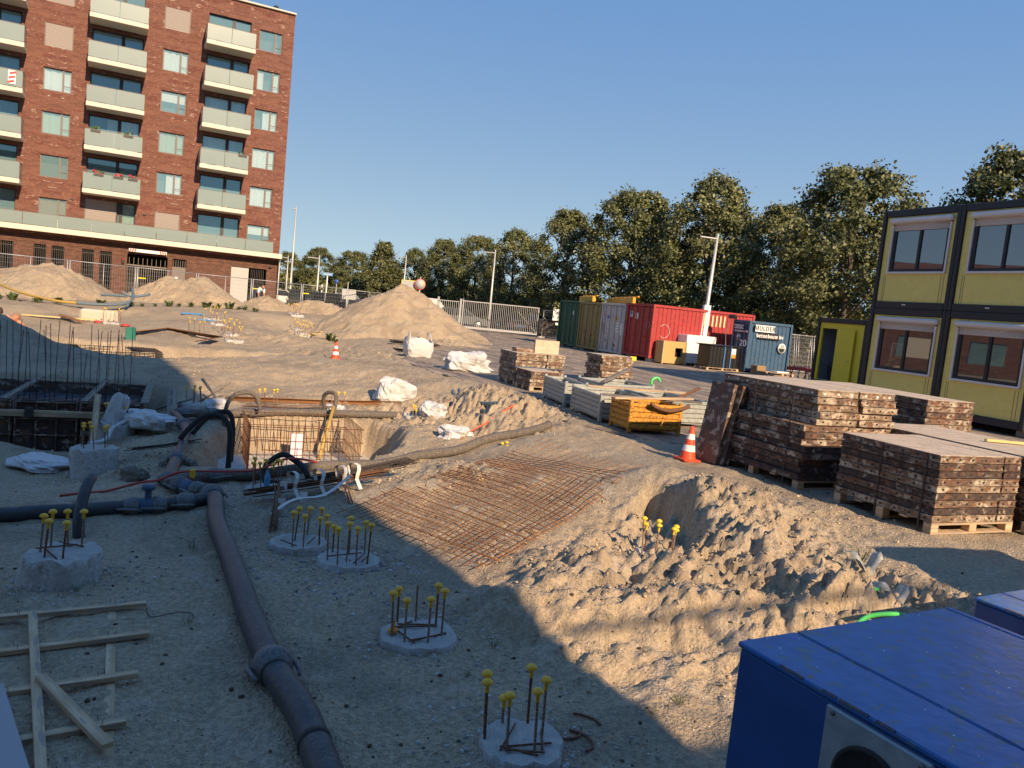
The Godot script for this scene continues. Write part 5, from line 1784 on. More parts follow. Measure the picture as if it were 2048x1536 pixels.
func fence_panel(label: String, a: Vector3, b: Vector3, group: String):
	var w := a.distance_to(b)
	var x := (b - a)
	var t := thing("mesh_fence_panel", label, "fence panel", a, atan2(-x.z, x.x), group)
	var h := 2.0
	var fr := nst(true)
	for px in [0.02, w - 0.02]:
		tube(fr, [Vector3(px, 0.02, 0), Vector3(px, h + 0.04, 0)], 0.026, 6)
	for py in [0.12, h]:
		tube(fr, [Vector3(0.02, py, 0), Vector3(w - 0.02, py, 0)], 0.024, 6)
	tube(fr, [Vector3(w * 0.5, 0.12, 0), Vector3(w * 0.5, h, 0)], 0.018, 6)
	part(t, "tube_frame", fr, M.galv_plain)
	part(t, "wire_mesh", mesh_fence_proto(w, h), M.galv_plain)
	var ft := nst()
	cbox(ft, Vector3(0, 0.06, 0), Vector3(0.22, 0.12, 0.6), 0.02)
	part(t, "foot_block", ft, M.concrete)
	return t

func make_fences():
	var pts := [Vector3(-27.5, 0.1, -34.4), Vector3(-25.3, 0.1, -37.1), Vector3(-23.1, 0.1, -39.8), Vector3(-20.95, 0.1, -42.5), Vector3(-18.75, 0.1, -45.2), Vector3(-16.45, 0.1, -47.8), Vector3(-14.1, 0.1, -50.4), Vector3(-11.7, 0.05, -52.9), Vector3(-9.3, 0.0, -55.4)]
	var where := ["wire fence panel at the picture's edge by the barred windows", "wire fence panel before the first pair of barred windows", "wire fence panel before the second pair of barred windows", "wire fence panel before the garage entrance", "wire fence panel before the grey side door", "wire fence panel before the grey sliding gate", "wire fence panel at the corner of the block of flats", "wire fence panel before the parked cars"]
	for i in 8:
		var q: Vector3 = (pts[i + 1] - pts[i]).normalized() * 0.06
		fence_panel(where[i], pts[i] + q, pts[i + 1] - q * 0.3, "wire fence panels in front of the flats")
		if i > 2 and i < 7:
			var cl := nst()
			var m: Vector3 = pts[i]
			box(cl, Vector3(m.x, 1.55, m.z) + q * 5, Vector3(0.45, 0.06, 0.05), Basis(Vector3.UP, 0.85))
			solo("yellow_fence_strip", "yellow marker strip on the fence joint, number %s from the barred windows" % ["one", "two", "three", "four"][i - 3], "marker strip", cl, M.sign_yellow, Transform3D.IDENTITY, "yellow strips on the fence")
	# panels by the containers
	fence_panel("wire fence panel beside the tall lamp, before the red container", Vector3(8.9, 0.0, -39.2), Vector3(8.9, 0.0, -39.2) + GD * 3.2 + Vector3(0, 0, 1.2), "wire fence panels by the containers")
	fence_panel("wire fence panel between the blue container and washroom", Vector3(13.2, 0.0, -41.3), Vector3(13.2, 0.0, -41.3) + GD * 3.0, "wire fence panels by the containers")
	for i in 3:
		fence_panel(["outer fence panel leaning in a bundle by the blue container", "middle fence panel leaning in a bundle by the blue container", "inner fence panel leaning in a bundle by the blue container"][i], Vector3(13.4 + i * 0.12, 0.0, -40.0 - i * 0.05), Vector3(13.4 + i * 0.12, 0.0, -40.0) + GD * 2.4, "fence panels leaning in a bundle").rotate_object_local(Vector3.RIGHT, -0.12)
	fence_panel("wire fence panel between the gate and the green container", Vector3(1.75, 0.0, -56.0), Vector3(4.3, 0.0, -54.0), "wire fence panels by the gate")
	var ns := nst()
	box(ns, Vector3(2.6, 1.75, -55.1), Vector3(0.55, 0.8, 0.02), Basis(Vector3.UP, 0.66))
	solo("white_notice_board", "white notice board wired to the fence by the green container", "notice board", ns, M.sign_white)
	var ns2 := nst()
	box(ns2, Vector3(2.75, 1.12, -55.0), Vector3(0.35, 0.16, 0.02), Basis(Vector3.UP, 0.66))
	solo("white_notice_board", "small white plate under the notice board on the fence", "notice board", ns2, M.sign_white)
	# sliding gate
	var a := Vector3(-4.1, 0.12, -56.4)
	var b := Vector3(1.45, 0.12, -56.4)
	var t := thing("sliding_gate", "grey steel sliding gate with upright bars across the yard entrance", "gate", a, 0.02)
	var L := 5.55
	var fr := nst()
	cbox(fr, Vector3(L * 0.5, 0.1, 0), Vector3(L, 0.16, 0.12), 0.01)
	cbox(fr, Vector3(L * 0.5, 1.98, 0), Vector3(L, 0.07, 0.07), 0.01)
	for px in [0.04, L - 0.04]:
		cbox(fr, Vector3(px, 1.06, 0), Vector3(0.08, 1.76, 0.08), 0.01)
	part(t, "gate_frame", fr, M.lamp_grey)
	for i in range(1, 40):
		var st := nst()
		box(st, Vector3(0.04 + i * (L - 0.08) / 40.0, 1.06, 0), Vector3(0.025, 1.76, 0.025))
		part(t, "gate_bar", st, M.lamp_grey)
	var dg := nst()
	bar(dg, Vector3(L * 0.72, 1.6, 0.03), Vector3(L - 0.1, 0.2, 0.03), 0.02, 0.02)
	part(t, "brace", dg, M.lamp_grey)
	for k in 2:
		var gp := thing("gate_post", ["thick grey post carrying the sliding gate", "outer grey post at the fence end of the sliding gate"][k], "post", Vector3(-4.25 - k * 1.6, 0, -56.4 + k * 0.15), 0)
		var ps := nst()
		cbox(ps, Vector3(0, 1.1, 0), Vector3(0.14, 2.2, 0.14), 0.012)
		part(gp, "post_tube", ps, M.lamp_grey)
		var pc := nst()
		cbox(pc, Vector3(0, 2.21, 0), Vector3(0.17, 0.03, 0.17), 0.005)
		part(gp, "post_cap", pc, M.lamp_grey)
	var bf := thing("bar_fence", "grey bar fence running behind the tall sand pile to the gate", "fence", Vector3(-8.4, 0.05, -56.0), 0.03)
	var rr := nst()
	for y in [0.15, 1.95]:
		box(rr, Vector3(2.0, y, 0), Vector3(4.1, 0.05, 0.05))
	part(bf, "rail", rr, M.lamp_grey)
	for i in 28:
		var st := nst()
		box(st, Vector3(0.05 + i * 0.147, 1.05, 0), Vector3(0.025, 1.76, 0.025))
		part(bf, "fence_bar", st, M.lamp_grey)

# ---------------------------------------------------------------- lamps, signs, cars
func street_lamp(label: String, base: Vector3, h: float, arm: float, turn: float, white_base := false, lean := 0.0):
	var t := thing("street_lamp", label, "street lamp", base, turn, "street lamps")
	t.rotate_object_local(Vector3(0, 0, 1), lean)
	var st := nst(true)
	tube(st, [Vector3(0, 0, 0), Vector3(0, h * 0.3, 0), Vector3(0, h, 0)], [0.10, 0.085, 0.05] if not white_base else [0.16, 0.11, 0.06], 10)
	part(t, "pole", st, M.lamp_grey)
	var hd := nst()
	cbox(hd, Vector3(-arm * 0.5, h - 0.25, 0), Vector3(arm, 0.07, 0.16), 0.02)
	part(t, "lamp_head", hd, M.lamp_grey)
	if white_base:
		var wb := nst()
		cbox(wb, Vector3(0, 1.5, 0), Vector3(0.34, 3.0, 0.3), 0.02)
		part(t, "white_casing", wb, M.sign_white)

func car(label: String, pos: Vector3, turn: float, c: Color, kind := "car") -> Node3D:
	var t := thing("parked_car", label, "car", pos, turn, "cars parked beyond the fence")
	var paint := mat(c, 0.3)
	paint.clearcoat_enabled = true
	var L := 4.3
	var W := 0.86
	var side := [Vector2(-2.15, 0.35), Vector2(-2.1, 0.72), Vector2(-1.9, 0.92), Vector2(1.2, 0.95), Vector2(1.95, 0.82), Vector2(2.15, 0.6), Vector2(2.15, 0.3)]
	var cab := [Vector2(-1.85, 0.92), Vector2(-1.45, 1.42), Vector2(0.25, 1.46), Vector2(1.05, 0.95)]
	if kind == "suv":
		cab = [Vector2(-2.05, 0.92), Vector2(-1.9, 1.62), Vector2(0.35, 1.66), Vector2(1.05, 0.95)]
	elif kind == "pickup":
		side = [Vector2(-2.6, 0.45), Vector2(-2.6, 1.05), Vector2(1.3, 1.05), Vector2(2.3, 0.98), Vector2(2.5, 0.7), Vector2(2.5, 0.4)]
		cab = [Vector2(-0.7, 1.05), Vector2(-0.6, 1.72), Vector2(0.7, 1.74), Vector2(1.35, 1.05)]
	elif kind == "van":
		side = [Vector2(-2.4, 0.4), Vector2(-2.4, 1.2), Vector2(1.6, 1.2), Vector2(2.35, 0.95), Vector2(2.4, 0.4)]
		cab = [Vector2(-2.4, 1.2), Vector2(-2.35, 2.0), Vector2(0.9, 2.05), Vector2(1.6, 1.2)]
	var st := nst()
	prism(st, side.duplicate() if (side[1] - side[0]).cross(side[2] - side[0]) > 0 else rev(side), -W, W)
	part(t, "body", st, paint)
	var gl := nst()
	prism(gl, rev(cab), -W + 0.12, W - 0.12)
	var g := part(t, "cabin_glass", gl, M.car_glass if kind != "van" else paint)
	var rf := nst()
	var top: Vector2 = cab[1]
	var top2: Vector2 = cab[2]
	cbox(rf, Vector3((top.x + top2.x) * 0.5, (top.y + top2.y) * 0.5 + 0.02, 0), Vector3(top2.x - top.x + 0.1, 0.05, W * 2 - 0.28), 0.02)
	for q in [[cab[0], cab[1]], [cab[2], cab[3]], [Vector2((top.x + top2.x) * 0.5, 0.95), Vector2((top.x + top2.x) * 0.5, top.y)]]:
		for sz in [-W + 0.11, W - 0.11]:
			bar(rf, Vector3(q[0].x, q[0].y, sz), Vector3(q[1].x, q[1].y, sz), 0.05, 0.07)
	part(t, "roof", rf, paint)
	for wx in [side[0].x + 0.8, side[-1].x - 0.85]:
		for sz in [-1, 1]:
			var w := nst(true)
			lathe(w, [Vector2(0.0, -0.1), Vector2(0.24, -0.1), Vector2(0.32, -0.08), Vector2(0.34, 0), Vector2(0.32, 0.08), Vector2(0.24, 0.1), Vector2(0, 0.1)], 16)
			var wh := part(t, "wheel", w, M.tyre, Transform3D(Basis(Vector3.RIGHT, PI / 2), Vector3(wx, 0.34, sz * (W - 0.08))))
			var ri := nst(true)
			lathe(ri, [Vector2(0.21, 0.1), Vector2(0.19, 0.115), Vector2(0, 0.11)], 12)
			lathe(ri, [Vector2(0, -0.11), Vector2(0.19, -0.115), Vector2(0.21, -0.1)], 12)
			part(wh, "rim", ri, M.rim)
	for sz in [-1, 1]:
		var tl := nst()
		cbox(tl, Vector3(side[0].x - 0.005, 0.78, sz * (W - 0.16)), Vector3(0.04, 0.2, 0.22), 0.01)
		part(t, "tail_light", tl, M.tail_red)
		var hl := nst()
		cbox(hl, Vector3(side[-1].x - 0.08, 0.66, sz * (W - 0.2)), Vector3(0.12, 0.14, 0.3), 0.03)
		part(t, "headlight", hl, M.rim)
	return t

func rev(a: Array) -> Array:
	var r := a.duplicate()
	r.reverse()
	return r

func make_street():
	street_lamp("tall grey street lamp rising behind the sliding gate", Vector3(-2.2, 0, -58.5), 6.1, 0.9, 0.0)
	street_lamp("leaning street lamp with a white casing beside the white box", Vector3(9.1, 0, -38.6), 6.5, 0.85, 0.1, true, -0.03)
	street_lamp("street lamp beside the blue street name sign", Vector3(-16.4, 0, -63.0), 4.6, 0.9, 0.2)
	street_lamp("street lamp behind the tall sand pile", Vector3(-11.4, 0, -76.0), 6.0, 0.8, 0.0)
	street_lamp("slim street lamp close to the corner of the flats", Vector3(-19.6, 0, -66.5), 4.2, 0.6, 0.2)
	street_lamp("far street lamp just past the corner of the flats", Vector3(-25.5, 0, -85.0), 5.2, 0.8, 0.3)
	street_lamp("very thin mast rising beside the flats' corner", Vector3(-20.6, 0, -70.0), 9.0, 0.3, 0.2)
	# street name sign
	var t := thing("street_name_sign", "blue street name sign on a white post beyond the fence", "street sign", Vector3(-15.05, 0, -60.6))
	var st := nst(true)
	tube(st, [Vector3(0, 0, 0), Vector3(0, 3.0, 0)], 0.05, 8)
	part(t, "post", st, M.sign_white)
	var bo := nst()
	cbox(bo, Vector3(0, 3.12, 0), Vector3(0.86, 0.22, 0.04), 0.01)
	part(t, "name_plate", bo, M.sign_blue)
	var rim := nst()
	for y in [3.025, 3.215]:
		box(rim, Vector3(0, y, 0.022), Vector3(0.8, 0.015, 0.006))
	box(rim, Vector3(0.0, 3.12, 0.022), Vector3(0.62, 0.05, 0.004))
	part(t, "white_print", rim, M.sign_white)
	var dr := nst(true)
	lathe(dr, [Vector2(0.16, 0), Vector2(0.16, 0.02), Vector2(0, 0.021)], 16)
	var dt := thing("round_road_sign", "small blue and white sign near the blue street name sign", "road sign", Vector3(-14.65, 2.65, -62.0))
	part(dt, "sign_plate", dr, M.blue_flat, Transform3D(Basis(Vector3.RIGHT, PI / 2), Vector3.ZERO))
	var dp := nst(true)
	tube(dp, [Vector3(0, -2.65, -0.05), Vector3(0, 0.1, -0.05)], 0.03, 6)
	part(dt, "post", dp, M.lamp_grey)
	# backs of road signs behind the sand pile
	var b := thing("square_road_sign", "back of a square sign with yellow edge above the tall sand pile", "road sign", Vector3(-7.2, 0, -50.3), 0.1)
	var bp := nst(true)
	tube(bp, [Vector3(0, 0, 0), Vector3(0, 3.2, 0)], 0.035, 8)
	part(b, "post", bp, M.lamp_grey)
	var bs := nst()
	cbox(bs, Vector3(0, 2.72, 0.05), Vector3(0.95, 0.6, 0.02), 0.004)
	part(b, "sign_back", bs, M.sign_back)
	var be := nst()
	for q in [[Vector3(0, 3.03, 0.05), Vector3(1.0, 0.03, 0.03)], [Vector3(0, 2.41, 0.05), Vector3(1.0, 0.03, 0.03)], [Vector3(-0.49, 2.72, 0.05), Vector3(0.03, 0.59, 0.03)], [Vector3(0.49, 2.72, 0.05), Vector3(0.03, 0.59, 0.03)], [Vector3(0.3, 2.5, 0.064), Vector3(0.24, 0.05, 0.006)]]:
		box(be, q[0], q[1])
	part(b, "yellow_edge", be, M.sign_yellow)
	var r := thing("round_road_sign", "back of a round sign with red rim above the tall sand pile", "road sign", Vector3(-6.5, 0, -50.2), 0.15)
	var rp := nst(true)
	tube(rp, [Vector3(0, 0, 0), Vector3(0, 3.3, 0)], 0.035, 8)
	part(r, "post", rp, M.lamp_grey)
	var rs := nst(true)
	lathe(rs, [Vector2(0.33, 0), Vector2(0.33, 0.012), Vector2(0, 0.013)], 28)
	part(r, "sign_back", rs, M.sign_back, Transform3D(Basis(Vector3.RIGHT, PI / 2), Vector3(0, 2.85, 0.04)))
	var rr := nst(true)
	var pts := []
	for i in 29:
		pts.append(Vector3(cos(TAU * i / 28) * 0.34, 2.85 + sin(TAU * i / 28) * 0.34, 0.045))
	tube(rr, pts, 0.018, 6)
	part(r, "red_rim", rr, M.sign_red)
	var rc := nst()
	box(rc, Vector3(0.2, 2.92, 0.058), Vector3(0.16, 0.05, 0.006))
	part(r, "yellow_clip", rc, M.sign_yellow)
	var b2 := thing("square_road_sign", "pale sign back leaning at the toe of the tall sand pile", "road sign", Vector3(-11.9, 0, -53.8), 0.3)
	var b2p := nst(true)
	tube(b2p, [Vector3(0, 0, 0), Vector3(0, 2.6, 0)], 0.03, 8)
	part(b2, "post", b2p, M.lamp_grey)
	var b2s := nst()
	cbox(b2s, Vector3(0.1, 1.75, 0.05), Vector3(0.95, 0.7, 0.02), 0.004)
	part(b2, "sign_back", b2s, M.sign_back)
	# cars
	car("black hatchback parked behind the fence beside the flats", Vector3(-17.6, 0, -66.5), 0.25, lin(0.012, 0.013, 0.016), "suv")
	car("dark car with red tail lights behind the low sand mound", Vector3(-14.3, 0, -58.2), 2.6, lin(0.02, 0.02, 0.022), "suv")
	car("silver pickup truck parked beyond the wire fence", Vector3(-13.8, 0, -61.8), 0.1, lin(0.35, 0.35, 0.36), "pickup")
	car("dark grey car with one wheel showing above the sand", Vector3(-11.2, 0, -56.4), 0.2, lin(0.06, 0.06, 0.065), "car")
	car("white car far behind the fence at the flats' corner", Vector3(-23.0, 0, -76.0), 0.3, lin(0.6, 0.6, 0.6), "car")
	car("grey-blue car parked behind the bars of the sliding gate", Vector3(-4.6, 0, -62.8), 0.15, lin(0.06, 0.075, 0.09), "car")
	car("black car parked behind the street lamp at the gate", Vector3(-0.4, 0, -66.5), 0.1, lin(0.015, 0.016, 0.018), "suv")
	car("white delivery van behind the bar fence and sand pile", Vector3(-7.6, 0, -63.5), 0.2, lin(0.6, 0.6, 0.58), "van")
	# box trailer with red lights
	var tr := thing("car_trailer", "small grey car trailer with red and white tail board", "trailer", Vector3(0.1, 0, -61.5), 0.1)
	var tb := nst()
	cbox(tb, Vector3(0, 0.75, 0), Vector3(1.5, 0.5, 2.2), 0.02)
	part(tr, "trailer_box", tb, M.rust)
	var tf := nst()
	for x in [-0.75, 0.75]:
		box(tf, Vector3(x, 0.85, 1.13), Vector3(0.06, 0.9, 0.06))
	for y in [0.5, 1.02]:
		box(tf, Vector3(0, y, 1.14), Vector3(1.56, 0.05, 0.05))
	part(tr, "tail_frame", tf, M.lamp_grey)
	var ts := nst()
	box(ts, Vector3(0, 0.62, 1.18), Vector3(1.5, 0.18, 0.02))
	var tsp := part(tr, "light_board", ts, M.sign_white)
	for x in [-0.6, 0.6]:
		var tl := nst()
		cbox(tl, Vector3(x, 0.62, 1.2), Vector3(0.24, 0.2, 0.04), 0.01)
		part(tsp, "tail_light", tl, M.tail_red)
	for x in [-0.85, 0.85]:
		var w := nst(true)
		lathe(w, [Vector2(0, -0.08), Vector2(0.26, -0.08), Vector2(0.3, 0), Vector2(0.26, 0.08), Vector2(0, 0.08)], 14)
		part(tr, "wheel", w, M.tyre, Transform3D(Basis(Vector3(0, 0, 1), PI / 2), Vector3(x, 0.3, 0)))
		var mg := nst(true)
		tube(mg, [Vector3(x, 0.3, -0.42), Vector3(x, 0.6, -0.3), Vector3(x, 0.7, 0), Vector3(x, 0.6, 0.3), Vector3(x, 0.3, 0.42)], 0.05, 6)
		part(tr, "mudguard", mg, M.lamp_grey)
	# wheelie bins by the fence, bollards with black and white bands
	for i in 2:
		var wb := thing("waste_container", ["dark grey waste container behind the gate's end post", "dark blue-grey waste container behind the notice fence"][i], "waste container", Vector3(2.1 + i * 1.5, 0, -58.0 - i * 0.3), 0.1)
		var bb := nst()
		cbox(bb, Vector3(0, 0.65, 0), Vector3(1.25, 1.2, 0.9), 0.05)
		part(wb, "bin_body", bb, M.steel_dark)
		var bl := nst()
		cbox(bl, Vector3(0, 1.3, 0), Vector3(1.3, 0.14, 0.95), 0.05)
		part(wb, "bin_lid", bl, M.pipe)
	var spots := [[-0.6, -68.0], [2.6, -66.0], [3.6, -67.0], [-5.0, -69.0], [6.6, -66.5], [-17.8, -70.0]]
	var nm := ["left of the gate lamp", "at the gate's end post", "behind the notice fence", "behind the white van", "behind the green container", "beside the flats' corner"]
	for i in spots.size():
		var pt := thing("banded_post", "black and white banded post " + nm[i], "post", Vector3(spots[i][0], 0, spots[i][1]), 0.0, "banded posts along the road")
		for k in 10:
			var s := nst(true)
			lathe(s, [Vector2(0.06, 0), Vector2(0.06, 0.26), Vector2(0, 0.26)], 8)
			part(pt, "band", s, M.sign_white if k % 2 == 0 else M.black, at(0, k * 0.26, 0))

# ---------------------------------------------------------------- trees
func crown_mesh(sd: int, n_cl: int, per: int, prof: Array, leaf: float, dark := 1.0) -> ArrayMesh:
	# a crown 1 high made of leaf clumps on twigs spread through its volume
	var r := RandomNumberGenerator.new()
	r.seed = sd
	var vs := PackedVector3Array()
	var ns := PackedVector3Array()
	var cs := PackedColorArray()
	for c in n_cl:
		var t := pow(r.randf(), 0.85)
		var fi := t * (prof.size() - 1)
		var k := mini(int(fi), prof.size() - 2)
		var rad: float = lerpf(prof[k], prof[k + 1], fi - k)
		var a := r.randf() * TAU
		var q := sqrt(r.randf()) if r.randf() < 0.4 else r.randf_range(0.78, 1.06)
		var ctr := Vector3(cos(a) * rad * q, t, sin(a) * rad * q)
		var out := Vector3(cos(a), 0.5, sin(a)).normalized()
		var size := r.randf_range(0.035, 0.075) * (1.15 - 0.4 * t)
		var tone := r.randf_range(0.75, 1.2)
		var light := r.randf()
		for i in per:
			var d := Vector3(r.randfn(), r.randfn() * 0.75, r.randfn()) * size * 0.62
			var p := ctr + d + out * absf(r.randfn()) * size * 0.5
			var nrm := (out * 0.6 + Vector3(r.randfn(), r.randfn() * 0.8 + 0.5, r.randfn()) * 0.8).normalized()
			var u := nrm.cross(Vector3(r.randfn(), r.randfn(), r.randfn())).normalized()
			var v := nrm.cross(u)
			var s := leaf * r.randf_range(0.6, 1.3)
			u *= s * 0.62
			v *= s
			var col := Color(0.075, 0.090, 0.027).lerp(Color(0.21, 0.21, 0.075), r.randf() * light)
			if r.randf() < 0.06:
				col = Color(0.30, 0.29, 0.15)
			col = Color(col.r * tone * dark, col.g * tone * dark, col.b * tone * dark)
			var b1 := p - v * 0.9
			var b2 := p + v
			var m := p + nrm * s * 0.12
			for w in [b1, m - u, b2, b1, b2, m + u]:
				vs.append(w)
				cs.append(col)
				ns.append(nrm)
	var arr := []
	arr.resize(Mesh.ARRAY_MAX)
	arr[Mesh.ARRAY_VERTEX] = vs
	arr[Mesh.ARRAY_NORMAL] = ns
	arr[Mesh.ARRAY_COLOR] = cs
	var me := ArrayMesh.new()
	me.add_surface_from_arrays(Mesh.PRIMITIVE_TRIANGLES, arr)
	return me

func trunk_mesh(sd: int) -> ArrayMesh:
	var r := RandomNumberGenerator.new()
	r.seed = sd
	var st := nst(true)
	tube(st, [Vector3(0, -0.02, 0), Vector3(0.004, 0.25, 0.003), Vector3(-0.006, 0.5, 0), Vector3(0.004, 0.9, 0.004)], [0.022, 0.017, 0.012, 0.003], 8)
	for i in 9:
		var y := 0.26 + i * 0.055
		var a := r.randf() * TAU
		var d := Vector3(cos(a), 0.75, sin(a))
		var L := r.randf_range(0.14, 0.24)
		tube(st, [Vector3(0, y, 0), Vector3(0, y, 0) + d * L * 0.5, Vector3(0, y, 0) + d * L + Vector3(0, 0.03, 0)], [0.008, 0.005, 0.002], 5)
	return fin(st)

func make_trees():
	var lime := [0.20, 0.34, 0.40, 0.41, 0.37, 0.30, 0.20, 0.07]
	var lime2 := [0.25, 0.38, 0.43, 0.42, 0.38, 0.33, 0.25, 0.12]
	var cone_ := [0.30, 0.36, 0.33, 0.27, 0.20, 0.12, 0.04]
	var shrub := [0.6, 0.85, 0.9, 0.8, 0.5, 0.2]
	var crowns := [crown_mesh(101, 230, 120, lime, 0.0125), crown_mesh(202, 240, 130, lime2, 0.0125), crown_mesh(303, 240, 130, lime, 0.0125), crown_mesh(404, 150, 110, cone_, 0.018, 0.85), crown_mesh(505, 110, 90, shrub, 0.05, 1.35)]
	var trunks := [trunk_mesh(7), trunk_mesh(8)]
	# x, z, height of the whole tree, width factor, crown, clear stem, where
	var list := [
		[28.0, -46.0, 13.6, 1.0, 0, "lime tree whose top shows above the upper yellow cabin"],
		[17.9, -43.5, 11.2, 1.05, 1, "broad lime tree standing beside the yellow cabins"],
		[16.9, -52.5, 10.2, 0.95, 2, "lime tree half hidden behind the broad one beside the cabins"],
		[11.6, -50.0, 11.2, 0.92, 0, "tall lime tree behind the leaning street lamp"],
		[14.0, -56.0, 10.1, 0.9, 1, "lime tree filling the gap behind the blue container"],
		[7.4, -54.5, 10.6, 0.95, 1, "lime tree behind the red container"],
		[9.5, -60.0, 9.9, 0.9, 2, "lime tree in the second row behind the red container"],
		[3.2, -60.0, 9.5, 0.92, 2, "lime tree behind the green container"],
		[-0.9, -68.0, 8.5, 0.95, 0, "lime tree behind the sliding gate's far half"],
		[-4.4, -74.0, 8.2, 0.95, 1, "lime tree behind the gate lamp"],
		[-8.2, -80.0, 8.0, 0.95, 2, "lime tree behind the round sign's post"],
		[-11.6, -84.0, 7.1, 0.85, 0, "lime tree at the low end of the row above the sand pile"],
		[-15.0, -84.0, 7.5, 0.95, 3, "dark pointed tree standing apart before the lime row"],
		[-20.5, -95.0, 6.8, 1.1, 1, "roundish tree behind the blue street name sign"],
		[-25.5, -98.0, 6.9, 1.15, 2, "roundish tree behind the street lamp by the fence"],
		[-31.0, -104.0, 6.3, 1.1, 0, "roundish tree close to the corner of the flats"],
		[-36.0, -108.0, 5.8, 1.1, 1, "small tree just past the corner of the flats"],
		[31.0, -44.0, 13.0, 1.0, 2, "lime tree rising at the picture's edge above the cabins"],
		[21.5, -56.0, 10.2, 1.0, 0, "lime tree deep behind the yellow cabins"]]
	for i in list.size():
		var q: Array = list[i]
		var h: float = q[2]
		var t := thing("lime_tree" if q[4] != 3 else "pointed_tree", q[5], "tree", Vector3(q[0], 0, q[1]), i * 1.3, "trees along the road")
		part(t, "trunk", trunks[i % 2], M.bark, Transform3D(Basis().scaled(Vector3.ONE * h), Vector3(0, 0, 0)))
		var ch := h * (0.80 if q[4] != 3 else 0.9)
		part(t, "crown", crowns[q[4]], M.leaf, Transform3D(Basis().scaled(Vector3(ch * q[3], ch, ch * q[3])), Vector3(0, h - ch * 1.01, 0)))
	var sh := [[17.0, -46.5, 2.6, "yellow-green bush beside the washroom cabin"], [15.0, -47.5, 3.2, "yellow-green bush behind the fence by the blue container"], [19.5, -48.0, 3.0, "bush behind the washroom cabin"], [12.5, -49.5, 2.6, "bush behind the blue container's roof"], [9.6, -50.5, 2.4, "bush behind the red container's far end"], [5.5, -66.0, 2.6, "bush across the road behind the green container"], [2.0, -70.0, 2.4, "bush across the road behind the gate's end"], [-2.0, -73.0, 2.6, "bush across the road behind the gate lamp"], [-6.0, -76.0, 2.8, "bush across the road behind the round sign"], [-9.5, -80.0, 3.0, "bush across the road behind the white van"], [-13.0, -88.0, 3.4, "bush below the dark pointed tree"], [-18.0, -92.0, 3.2, "bush behind the silver pickup"], [-24.0, -93.0, 3.0, "bush behind the parked cars by the flats"], [-30.0, -98.0, 3.4, "bush at the far end by the flats"], [22.0, -50.0, 3.2, "bush deep behind the cabins"]]
	for i in sh.size():
		var q: Array = sh[i]
		var t := thing("roadside_bush", q[3], "bush", Vector3(q[0], 0, q[1]), i * 0.9, "bushes along the road")
		var h: float = q[2]
		part(t, "foliage", crowns[4], M.leaf, Transform3D(Basis().scaled(Vector3(h * 0.95, h, h * 0.95)), Vector3(0, -0.15, 0)))
		var st := nst(true)
		tube(st, [Vector3(0, 0, 0), Vector3(0.05, h * 0.5, 0)], [0.05, 0.02], 6)
		part(t, "stem", st, M.bark)
	# the wood beyond the road, one dark mass
	var mm := MultiMesh.new()
	mm.transform_format = MultiMesh.TRANSFORM_3D
	mm.mesh = crowns[4]
	mm.instance_count = 92
	for i in 92:
		var x := -70.0 + (i % 46) * 3.2
		var s := 2.9 + 0.8 * sin(i * 2.1) + (1.0 if i >= 46 else 0.0)
		mm.set_instance_transform(i, Transform3D(Basis(Vector3.UP, i * 1.7).scaled(Vector3(s, s, s)), Vector3(x, -0.2, -92.0 + 20.0 * smoothstep(-30.0, 20.0, x) - 18.0 * smoothstep(-10.0, -40.0, x) - (9.0 if i >= 46 else 0.0) + 2.0 * sin(i * 1.3))))
	var o := MultiMeshInstance3D.new()
	o.name = "undergrowth"
	o.multimesh = mm
	o.material_override = M.leaf
	add_child(o)
	mark(o, "dense green undergrowth along the far side of the road", "undergrowth", "", "stuff")

